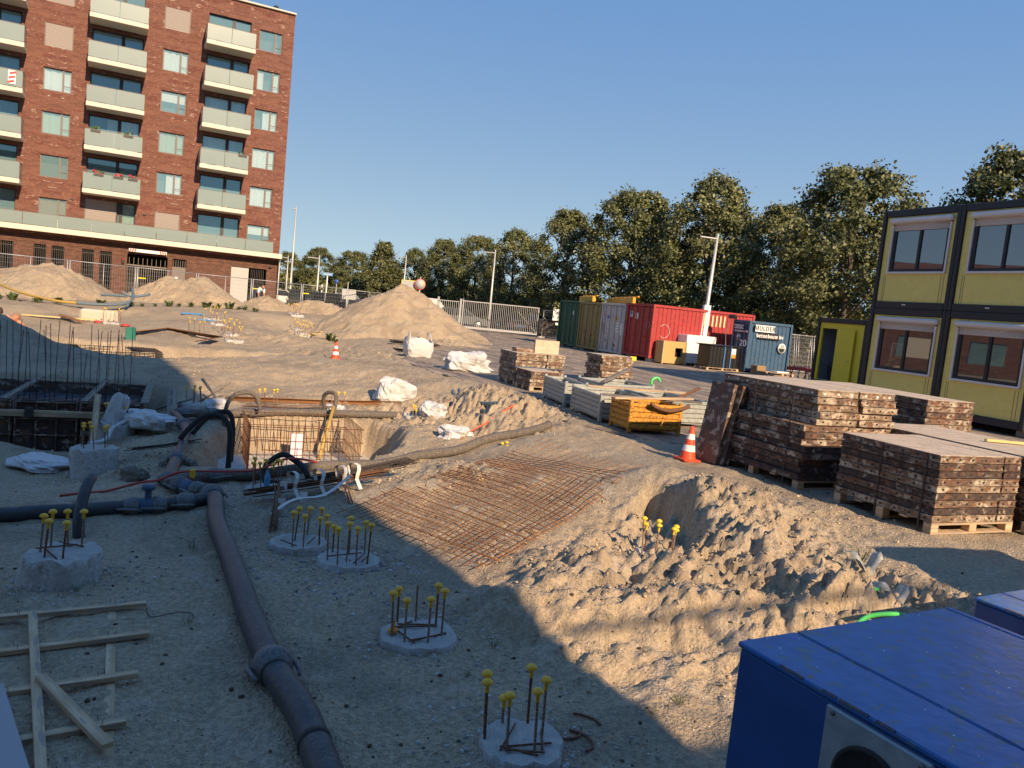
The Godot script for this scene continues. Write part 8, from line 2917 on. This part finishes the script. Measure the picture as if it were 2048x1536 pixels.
func make_small_things():
	traffic_cone("orange and white traffic cone beside the tall panel stack", Vector3(2.6, G(2.6, -11.0) - 0.005, -11.0), -0.06)
	traffic_cone("traffic cone standing alone on the sand ridge", Vector3(-5.0, G(-5.0, -21.7) - 0.005, -21.7))
	# green tubes and a torn sheet in the hole beside the machine
	var g := thing("green_conduit", "bright green forked conduit sticking out of the sand hole", "conduit", Vector3.ZERO)
	var st := nst(true)
	tube(st, curve([Vector3(2.58, 0.02, -5.62), Vector3(2.7, 0.07, -5.68), Vector3(2.9, 0.06, -5.72), Vector3(2.95, 0.0, -5.75)], 12), 0.022, 8)
	part(g, "conduit_tube", st, M.green_pipe)
	for x in [2.74, 2.84]:
		var s := nst(true)
		tube(s, [Vector3(x, 0.05, -5.69), Vector3(x + 0.04, -0.3, -5.7)], 0.014, 8)
		part(g, "conduit_branch", s, M.green_pipe)
	hose("green_conduit", "bright green conduit bending low before the machine", "conduit", [[2.35, -4.95], [2.45, -5.08, -.02], [2.6, -5.2, .04], [2.85, -5.28, .05], [3.0, -5.3, .0]], 0.016, M.green_pipe, 24)
	for i in 2:
		var s := nst(true)
		var c: Vector3 = [Vector3(3.0, 0.0, -5.75), Vector3(3.12, 0.02, -6.45)][i]
		var U := 12
		for u in U:
			for v in 6:
				var q := func(a: float, b: float) -> Vector3:
					return c + Vector3(a * 0.28 - 0.1, 0.07 * sin(a * 7.0 + i) + 0.05 * b + 0.03 * sin(b * 5.0), -b * 0.16 + 0.05 * sin(a * 4.0))
				quad(s, q.call(u / 12.0, v / 6.0), q.call(u / 12.0, (v + 1) / 6.0), q.call((u + 1) / 12.0, (v + 1) / 6.0), q.call((u + 1) / 12.0, v / 6.0))
		solo("torn_sheet", ["torn grey-green sheet curling beside the green conduit", "torn grey-green sheet beside the grass tuft on the bank"][i], "plastic sheet", s, M.galv)
	# bottle among the bars
	var bt := nst(true)
	lathe(bt, [Vector2(0.0, 0), Vector2(0.035, 0.002), Vector2(0.036, 0.12), Vector2(0.03, 0.16), Vector2(0.013, 0.19), Vector2(0.013, 0.21), Vector2(0, 0.212)], 12)
	solo("water_bottle", "blue plastic bottle standing among the capped bars", "bottle", bt, glass(lin(0.10, 0.35, 0.60), 0.75, 0.0, 0.1), at(-2.66, -0.408, -8.66))
	# far bits
	var gc := nst()
	cbox(gc, Vector3(0, 0.2, 0), Vector3(0.28, 0.42, 0.2), 0.02)
	solo("green_can", "green jerrycan standing on the far sand behind the trench cage", "can", gc, mat(lin(0.02, 0.16, 0.12), 0.5), at(-12.4, G(-12.4, -25.0), -25.0, 0.3))
	for i in 2:
		var rb := nst(true)
		lathe(rb, [Vector2(0, 0), Vector2(0.16, 0.01), Vector2(0.14, 0.07), Vector2(0, 0.1)], 10)
		var p: Vector3 = [Vector3(-14.2, 0, -28.2), Vector3(-15.4, 0, -28.6)][i]
		solo("red_rag", ["red rag lying beside the farthest clump of bars", "small red rag on the end of the pale boards"][i], "rag", rb, M.red_hose, at(p.x, G(p.x, p.z), p.z))
	var wd := [weed_mesh(3, 26, 0.34), weed_mesh(4, 30, 0.4), weed_mesh(6, 22, 0.28)]
	var spots := [[-21.1, -31.6], [-20.5, -31.5], [-20.1, -31.4], [-19.5, -31.6], [-19.0, -32.2], [-18.2, -32.6], [-17.8, -33.2], [-16.9, -34.0], [-16.4, -35.2], [-16.0, -35.7], [-15.7, -36.0], [-15.4, -36.6], [-14.9, -37.0], [-14.6, -37.4], [-14.3, -37.2], [-14.0, -38.0], [-13.6, -37.8], [-13.4, -38.2], [-13.2, -39.0], [-12.8, -38.0], [-15.2, -36.2], [-14.7, -36.6], [-15.0, -37.6], [-19.8, -31.9], [-8.2, -33.8], [-7.9, -33.3], [-7.6, -32.9], [-16.7, -34.6], [-13.9, -37.4], [-20.8, -31.9]]
	for i in spots.size():
		var s: Array = spots[i]
		var o := solo("weed_plant", "green weed growing at the foot of the sand mounds", "weed", wd[i % 3], M.leaf, Transform3D(Basis(Vector3.UP, i * 1.1).scaled(Vector3.ONE * (0.85 + 0.35 * sin(i * 2.3))), Vector3(s[0], G(s[0], s[1]) - 0.02, s[1])), "weeds at the foot of the mounds")
	var gr := [weed_mesh(13, 30, 0.08), weed_mesh(14, 26, 0.09)]
	var gs := [[-2.62, -6.55, 1.3, "green tuft of grass beside the thick pipe's upper end"], [-2.0, -5.0, 0.8, "small grass tuft between timber frame and pipe"], [-0.1, -4.6, 0.7, "thin grass tuft near the shadow's edge"], [0.05, -5.05, 0.9, "sparse grass at the foot of the bank"], [0.85, -5.35, 0.8, "small green sprout on the bank's lit face"], [1.2, -4.5, 0.8, "grass blades beside the machine's corner"], [1.0, -4.35, 0.7, "grass blades on the lit sand wedge"], [3.2, -6.7, 2.0, "yellowish grass tuft on top of the bank"], [-2.95, -5.35, 0.9, "grass tuft before the wide pile head"], [-0.35, -14.8, 1.8, "grass tuft on the clumpy bank by the blue hoses"], [-2.05, -5.9, 0.6, "tiny grass tuft beside the pipe bend"]]
	for i in gs.size():
		var s: Array = gs[i]
		solo("grass_tuft", s[3], "grass tuft", gr[i % 2], M.leaf, Transform3D(Basis(Vector3.UP, i * 1.7).scaled(Vector3.ONE * s[2]), Vector3(s[0], G(s[0], s[1]) - 0.005, s[1])), "grass tufts near the pipes")
	# broken concrete pieces in the shade
	for i in 3:
		var c: Array = [[-4.42, -9.2, 0.2, "slab of hard clay tilted before the tall pale pile"], [-4.35, -9.85, 0.14, "dark lump of clay beside the coupling"], [-4.05, -9.9, 0.12, "second dark clay lump beside the coupling"]][i]
		solo("clay_lump", c[3], "lump", sack_mesh(40 + i, Vector3(c[2] * 1.3, c[2], c[2]), 0.7), M.gravel_white if i == 9 else mat(lin(0.17, 0.14, 0.11), 0.95), Transform3D(Basis(Vector3.UP, i * 1.1), Vector3(c[0], G(c[0], c[1]) - 0.04, c[1])), "clay lumps by the pipe")

# ---------------------------------------------------------------- people
func body_mesh(bones: Array, cell: float, k := 0.035) -> ArrayMesh:
	# bones are [a, b, radius a, radius b, colour]; the smooth union of tapered capsules is meshed as surface nets
	var lo := Vector3.ONE * 1e9
	var hi := -lo
	for b in bones:
		for q in [[b[0], b[2]], [b[1], b[3]]]:
			lo = lo.min(q[0] - Vector3.ONE * (q[1] + cell * 2))
			hi = hi.max(q[0] + Vector3.ONE * (q[1] + cell * 2))
	var n := ((hi - lo) / cell).ceil()
	var nx := int(n.x) + 1
	var ny := int(n.y) + 1
	var nz := int(n.z) + 1
	var f := PackedFloat32Array()
	f.resize(nx * ny * nz)
	f.fill(1.0)
	var id := PackedInt32Array()
	id.resize(nx * ny * nz)
	var best := PackedFloat32Array()
	best.resize(nx * ny * nz)
	best.fill(9.0)
	for bi in bones.size():
		var b: Array = bones[bi]
		var a: Vector3 = b[0]
		var c: Vector3 = b[1]
		var ra: float = b[2]
		var rb: float = b[3]
		var m := maxf(ra, rb) + cell * 3 + k
		var i0 := ((a.min(c) - Vector3.ONE * m - lo) / cell).floor()
		var i1 := ((a.max(c) + Vector3.ONE * m - lo) / cell).ceil()
		var ab := c - a
		var l2 := maxf(ab.length_squared(), 1e-6)
		for z in range(maxi(0, int(i0.z)), mini(nz, int(i1.z) + 1)):
			for y in range(maxi(0, int(i0.y)), mini(ny, int(i1.y) + 1)):
				for x in range(maxi(0, int(i0.x)), mini(nx, int(i1.x) + 1)):
					var p := lo + Vector3(x, y, z) * cell
					var t := clampf((p - a).dot(ab) / l2, 0, 1)
					var d := p.distance_to(a + ab * t) - lerpf(ra, rb, t)
					var q := (z * ny + y) * nx + x
					var o := f[q]
					var hh := clampf(0.5 + 0.5 * (o - d) / k, 0, 1)
					f[q] = lerpf(o, d, hh) - k * hh * (1 - hh)
					if d < best[q]:
						best[q] = d
						id[q] = bi
	var vi := {}
	var vs := PackedVector3Array()
	var cs := PackedColorArray()
	var off := [0, 1, nx, nx + 1, nx * ny, nx * ny + 1, nx * ny + nx, nx * ny + nx + 1]
	var cor := [Vector3(0, 0, 0), Vector3(1, 0, 0), Vector3(0, 1, 0), Vector3(1, 1, 0), Vector3(0, 0, 1), Vector3(1, 0, 1), Vector3(0, 1, 1), Vector3(1, 1, 1)]
	var edges := [[0, 1], [2, 3], [4, 5], [6, 7], [0, 2], [1, 3], [4, 6], [5, 7], [0, 4], [1, 5], [2, 6], [3, 7]]
	for z in nz - 1:
		for y in ny - 1:
			for x in nx - 1:
				var q := (z * ny + y) * nx + x
				var s := 0
				for c in 8:
					if f[q + off[c]] < 0:
						s += 1
				if s == 0 or s == 8:
					continue
				var acc := Vector3()
				var cnt := 0
				for e in edges:
					var d0 := f[q + off[e[0]]]
					var d1 := f[q + off[e[1]]]
					if (d0 < 0) != (d1 < 0):
						acc += cor[e[0]].lerp(cor[e[1]], d0 / (d0 - d1))
						cnt += 1
				vi[q] = vs.size()
				vs.append(lo + (Vector3(x, y, z) + acc / cnt) * cell)
				cs.append(bones[id[q]][4])
	var st := nst(true)
	var put := func(a: int, b: int, c: int, d: int, flip: bool):
		var o := [a, b, c, a, c, d] if not flip else [a, c, b, a, d, c]
		for i in o:
			st.set_color(cs[i])
			st.add_vertex(vs[i])
	for z in range(1, nz - 1):
		for y in range(1, ny - 1):
			for x in range(1, nx - 1):
				var q := (z * ny + y) * nx + x
				var s := f[q] < 0
				if s != (f[q + 1] < 0):
					put.call(vi[q], vi[q - nx], vi[q - nx - nx * ny], vi[q - nx * ny], s)
				if s != (f[q + nx] < 0):
					put.call(vi[q], vi[q - nx * ny], vi[q - nx * ny - 1], vi[q - 1], s)
				if s != (f[q + nx * ny] < 0):
					put.call(vi[q], vi[q - 1], vi[q - 1 - nx], vi[q - nx], s)
	return fin(st)

func figure(j: Dictionary, skin: Color, shirt: Color, sleeve: Color, legs: Color, shoe: Color, hair: Color) -> Array:
	var b := []
	var up: Vector3 = (j.neck - j.pelvis).normalized()
	var side: Vector3 = (j.sh_l - j.sh_r).normalized()
	b.append([j.pelvis + side * 0.07, j.pelvis - side * 0.07, 0.115, 0.115, legs])
	b.append([j.pelvis + up * 0.1, j.pelvis.lerp(j.neck, 0.55), 0.125, 0.125, shirt])
	b.append([j.pelvis.lerp(j.neck, 0.72) + side * 0.08, j.pelvis.lerp(j.neck, 0.72) - side * 0.08, 0.115, 0.115, shirt])
	b.append([j.pelvis.lerp(j.neck, 0.55), j.pelvis.lerp(j.neck, 0.85), 0.13, 0.12, shirt])
	b.append([j.sh_l, j.sh_r, 0.07, 0.07, shirt])
	b.append([j.neck - up * 0.03, j.head, 0.055, 0.05, skin])
	var face: Vector3 = j.face
	b.append([j.head, j.head + face * 0.025 + Vector3(0, -0.03, 0), 0.092, 0.075, skin])
	b.append([j.head + Vector3(0, 0.035, 0) - face * 0.02, j.head - face * 0.035, 0.088, 0.085, hair])
	b.append([j.head + face * 0.1 + Vector3(0, -0.01, 0), j.head + face * 0.1 + Vector3(0, -0.035, 0), 0.012, 0.016, skin])
	for s in ["l", "r"]:
		b.append([j["sh_" + s], j["el_" + s].lerp(j["sh_" + s], 0.4), 0.062, 0.055, sleeve])
		b.append([j["sh_" + s], j["el_" + s], 0.052, 0.043, skin])
		b.append([j["el_" + s], j["ha_" + s], 0.042, 0.03, skin])
		var hd: Vector3 = (j["ha_" + s] - j["el_" + s]).normalized()
		b.append([j["ha_" + s], j["ha_" + s] + hd * 0.09, 0.034, 0.026, skin])
		for k in 4:
			var o: Vector3 = hd.cross(Vector3.UP).normalized() * (k - 1.5) * 0.02
			b.append([j["ha_" + s] + hd * 0.08 + o, j["ha_" + s] + hd * (0.15 + 0.012 * (1.5 - absf(k - 1.5))) + o, 0.011, 0.009, skin])
		b.append([j["ha_" + s] + hd * 0.02, j["ha_" + s] + hd * 0.08 + hd.cross(Vector3.UP).normalized() * 0.05, 0.013, 0.01, skin])
		b.append([j["hip_" + s], j["kn_" + s], 0.088, 0.062, legs])
		b.append([j["kn_" + s], j["an_" + s], 0.062, 0.045, legs])
		b.append([j["an_" + s] + Vector3(0, -0.03, 0), j["an_" + s] + j.toe * 0.15 + Vector3(0, -0.05, 0), 0.05, 0.04, shoe])
	return b

func stance(tall: float, lean: float, face: Vector3) -> Dictionary:
	# a standing figure 1.75 high looking along +z, bent forward from the hip by lean
	var j := {}
	var k := tall / 1.75
	j.pelvis = Vector3(0, 0.93, 0) * k
	var d := Vector3(0, cos(lean), sin(lean))
	j.neck = j.pelvis + d * 0.52 * k
	j.head = j.neck + (d * 0.5 + face * 0.35 + Vector3(0, 0.5, 0)).normalized() * 0.19 * k
	j.face = face
	j.toe = Vector3(0, 0, 1)
	for s in [["l", 1.0], ["r", -1.0]]:
		j["sh_" + s[0]] = j.neck + Vector3(s[1] * 0.185, -0.06, 0) * k
		j["el_" + s[0]] = j["sh_" + s[0]] + Vector3(s[1] * 0.06, -0.28, 0.03) * k
		j["ha_" + s[0]] = j["el_" + s[0]] + Vector3(0, -0.24, 0.06) * k
		j["hip_" + s[0]] = j.pelvis + Vector3(s[1] * 0.09, -0.03, 0) * k
		j["kn_" + s[0]] = Vector3(s[1] * 0.11, 0.49, 0.03) * k
		j["an_" + s[0]] = Vector3(s[1] * 0.12, 0.09, 0) * k
	return j

func person(label: String, pos: Vector3, turn: float, bones: Array):
	solo("person", label, "person", body_mesh(bones, 0.022), M.skin, at(pos.x, pos.y, pos.z, turn), "people on the site")

func make_people():
	var sk := Color(0.42, 0.21, 0.13)
	var blk := Color(0.012, 0.012, 0.014)
	var hair := Color(0.05, 0.03, 0.02)
	var a := stance(1.76, 0.25, Vector3(0.3, -0.35, 0.9).normalized())
	a.ha_l = a.el_l + Vector3(-0.05, -0.1, 0.24)
	a.ha_r = a.el_r + Vector3(0.08, -0.08, 0.24)
	var p1 := Vector3(-13.85, 0, -20.9)
	p1.y = G(p1.x, p1.z)
	person("person in a black T-shirt working behind the dark mound", p1, PI + 0.9, figure(a, sk, blk, blk, Color(0.03, 0.03, 0.035), blk, hair))
	var b := stance(1.66, 0.35, Vector3(-0.4, -0.25, 0.9).normalized())
	b.ha_l = b.head + Vector3(0.03, -0.08, 0.16)
	b.el_l = b.sh_l + Vector3(0.08, -0.24, 0.18)
	var p2 := Vector3(-13.45, 0, -21.3)
	p2.y = G(p2.x, p2.z)
	var sk2 := Color(0.52, 0.24, 0.14)
	person("bare-chested person with a hand raised to the face", p2, -0.6, figure(b, sk2, sk2, sk2, Color(0.04, 0.05, 0.09), blk, Color(0.30, 0.16, 0.09)))
	var c := stance(1.75, 1.0, Vector3(0.2, -0.6, 0.75).normalized())
	for s in ["l", "r"]:
		c["el_" + s] = c["sh_" + s] + Vector3(0, -0.28, 0.02)
		c["ha_" + s] = c["el_" + s] + Vector3(0, -0.23, 0.08)
	var w := Color(0.72, 0.72, 0.72)
	var p3 := Vector3(-15.6, 0, -46.3)
	p3.y = G(p3.x, p3.z) + 0.02
	person("person in a white shirt bending down behind the low sand mound", p3, 0.9, figure(c, sk, w, w, Color(0.05, 0.06, 0.1), blk, hair))
	# cyclist on the road
	var d := stance(1.75, 0.5, Vector3(0, -0.1, 1))
	var lift := Vector3(0, 0.12, 0)
	for key in d.keys():
		if d[key] is Vector3 and not key in ["face", "toe"]:
			d[key] += lift
	d.pelvis = Vector3(0, 0.98, -0.15)
	d.hip_l = Vector3(0.09, 0.96, -0.15)
	d.hip_r = Vector3(-0.09, 0.96, -0.15)
	d.kn_l = Vector3(0.1, 0.82, 0.24)
	d.an_l = Vector3(0.1, 0.45, 0.12)
	d.kn_r = Vector3(-0.1, 0.62, 0.2)
	d.an_r = Vector3(-0.1, 0.22, 0.08)
	for s in [["l", 1.0], ["r", -1.0]]:
		d["el_" + s[0]] = d["sh_" + s[0]] + Vector3(s[1] * 0.05, -0.2, 0.18)
		d["ha_" + s[0]] = Vector3(s[1] * 0.24, 1.08, 0.48)
	solo("person", "cyclist in a pale blue shirt riding behind the gate", "person", body_mesh(figure(d, sk, Color(0.25, 0.34, 0.5), Color(0.25, 0.34, 0.5), blk, blk, hair), 0.025), M.skin, at(1.0, 0.0, -64.2, 1.2), "people on the site")
	var bk := thing("bicycle", "dark bicycle under the cyclist behind the gate", "bicycle", Vector3(1.0, 0.0, -64.2), 1.2)
	for z in [-0.52, 0.55]:
		var wh := nst(true)
		var pts := []
		for i in 21:
			pts.append(Vector3(0, 0.34 + 0.33 * sin(TAU * i / 20), z + 0.33 * cos(TAU * i / 20)))
		tube(wh, pts, 0.018, 6, false)
		for i in 8:
			tube(wh, [Vector3(0, 0.34, z), Vector3(0, 0.34 + 0.32 * sin(TAU * i / 8), z + 0.32 * cos(TAU * i / 8))], 0.003, 4, false)
		part(bk, "wheel", wh, M.tyre)
	var fr := nst(true)
	for q in [[Vector3(0, 0.34, -0.52), Vector3(0, 0.3, 0.0)], [Vector3(0, 0.3, 0), Vector3(0, 0.86, -0.15)], [Vector3(0, 0.34, -0.52), Vector3(0, 0.8, -0.13)], [Vector3(0, 0.3, 0), Vector3(0, 0.85, 0.4)], [Vector3(0, 0.82, -0.13), Vector3(0, 0.86, 0.39)], [Vector3(0, 0.34, 0.55), Vector3(0, 1.0, 0.38)], [Vector3(-0.26, 1.04, 0.42), Vector3(0.26, 1.04, 0.42)]]:
		tube(fr, [q[0], q[1]], 0.016, 6)
	part(bk, "bicycle_frame", fr, M.black)
	var sd := nst()
	cbox(sd, Vector3(0, 0.89, -0.16), Vector3(0.14, 0.05, 0.24), 0.02)
	part(bk, "saddle", sd, M.black)

# ---------------------------------------------------------------- loose matter on the ground
func pebble_mesh(sd: int) -> ArrayMesh:
	var n := FastNoiseLite.new()
	n.seed = sd
	n.frequency = 0.9
	var st := nst(false)
	var U := 7
	var V := 5
	var f := func(i: int, j: int) -> Vector3:
		var a := TAU * (i % U) / U
		var b := PI * j / V - PI / 2
		var p := Vector3(cos(a) * cos(b), sin(b) * 0.7, sin(a) * cos(b))
		return p * (1.0 + 0.5 * n.get_noise_3d(p.x, p.y, p.z))
	for j in V:
		for i in U:
			quad(st, f.call(i, j), f.call(i, j + 1), f.call(i + 1, j + 1), f.call(i + 1, j))
	return fin(st)

func scatter(n: String, label: String, cat: String, mesh: ArrayMesh, count: int, sd: int, pick: Callable, cols: Array, s0: float, s1: float, rgh := 0.95):
	var r := RandomNumberGenerator.new()
	r.seed = sd
	var mm := MultiMesh.new()
	mm.transform_format = MultiMesh.TRANSFORM_3D
	mm.use_colors = true
	mm.mesh = mesh
	mm.instance_count = count
	for i in count:
		var p: Vector2 = pick.call(r)
		var s := lerpf(s0, s1, pow(r.randf(), 3.0))
		var b := Basis.from_euler(Vector3(r.randf() * TAU, r.randf() * TAU, r.randf() * TAU)).scaled(Vector3(s, s * r.randf_range(0.5, 1.0), s))
		mm.set_instance_transform(i, Transform3D(b, Vector3(p.x, G(p.x, p.y) + s * 0.15, p.y)))
		var c: Color = cols[r.randi() % cols.size()]
		mm.set_instance_color(i, c * r.randf_range(0.8, 1.15))
	var o := MultiMeshInstance3D.new()
	o.name = n
	o.multimesh = mm
	var m := StandardMaterial3D.new()
	m.vertex_color_use_as_albedo = true
	m.roughness = rgh
	o.material_override = m
	add_child(o)
	mark(o, label, cat, "", "stuff")

func make_scatter():
	var sand := [Color(0.45, 0.35, 0.235), Color(0.40, 0.31, 0.21), Color(0.48, 0.375, 0.25), Color(0.37, 0.29, 0.2)]
	var stones := [Color(0.5, 0.47, 0.42), Color(0.32, 0.29, 0.26), Color(0.62, 0.58, 0.52), Color(0.16, 0.14, 0.12)]
	var near := func(r: RandomNumberGenerator) -> Vector2:
		var d := -3.2 - 7.5 * pow(r.randf(), 1.4)
		return Vector2(r.randf_range(-0.72, 0.62) * -d, d)
	scatter("pebbles", "small pale and dark pebbles strewn over the near sand", "pebbles", pebble_mesh(2), 5200, 1, near, stones, 0.002, 0.008)
	var clod := func(r: RandomNumberGenerator) -> Vector2:
		var q: Array = rough[r.randi() % rough.size()]
		var a := r.randf() * TAU
		var d := sqrt(r.randf()) * float(q[2]) * 1.15
		return Vector2(q[0] + cos(a) * d, q[1] + sin(a) * d)
	scatter("sand_clods", "crumbled clods of sand on the dug banks", "clods", pebble_mesh(5), 6000, 2, clod, sand, 0.004, 0.022)
	var spots := [[0.23, -3.89], [-0.46, -5.05], [-1.24, -6.44], [-1.75, -6.71], [-3.21, -5.59], [-5.3, -10.0], [-5.6, -10.4], [-6.0, -12.0], [-2.67, -8.6], [-2.4, -7.6], [-1.0, -6.1]]
	var crumb := func(r: RandomNumberGenerator) -> Vector2:
		var q: Array = spots[r.randi() % spots.size()]
		var a := r.randf() * TAU
		var d := 0.24 + absf(r.randfn()) * 0.24
		return Vector2(q[0] + cos(a) * d, q[1] + sin(a) * d)
	scatter("concrete_crumbs", "grey concrete crumbs around the pile heads", "crumbs", pebble_mesh(8), 5200, 3, crumb, [Color(0.40, 0.39, 0.37), Color(0.52, 0.51, 0.48), Color(0.28, 0.27, 0.26)], 0.003, 0.017)
	var mid := func(r: RandomNumberGenerator) -> Vector2:
		var d := -10.0 - 22.0 * pow(r.randf(), 1.3)
		return Vector2(r.randf_range(-0.62, -0.05) * -d, d)
	scatter("far_clods", "small clods and stones on the farther sand", "clods", pebble_mesh(9), 8000, 4, mid, [Color(0.36, 0.28, 0.19), Color(0.30, 0.23, 0.16), Color(0.42, 0.33, 0.23)], 0.006, 0.026)
	var dk := [Color(0.06, 0.045, 0.03), Color(0.09, 0.065, 0.04)]
	scatter("wood_chips", "dark bark chips and twigs on the shaded sand", "litter", pebble_mesh(12), 900, 6, near, dk, 0.004, 0.018)
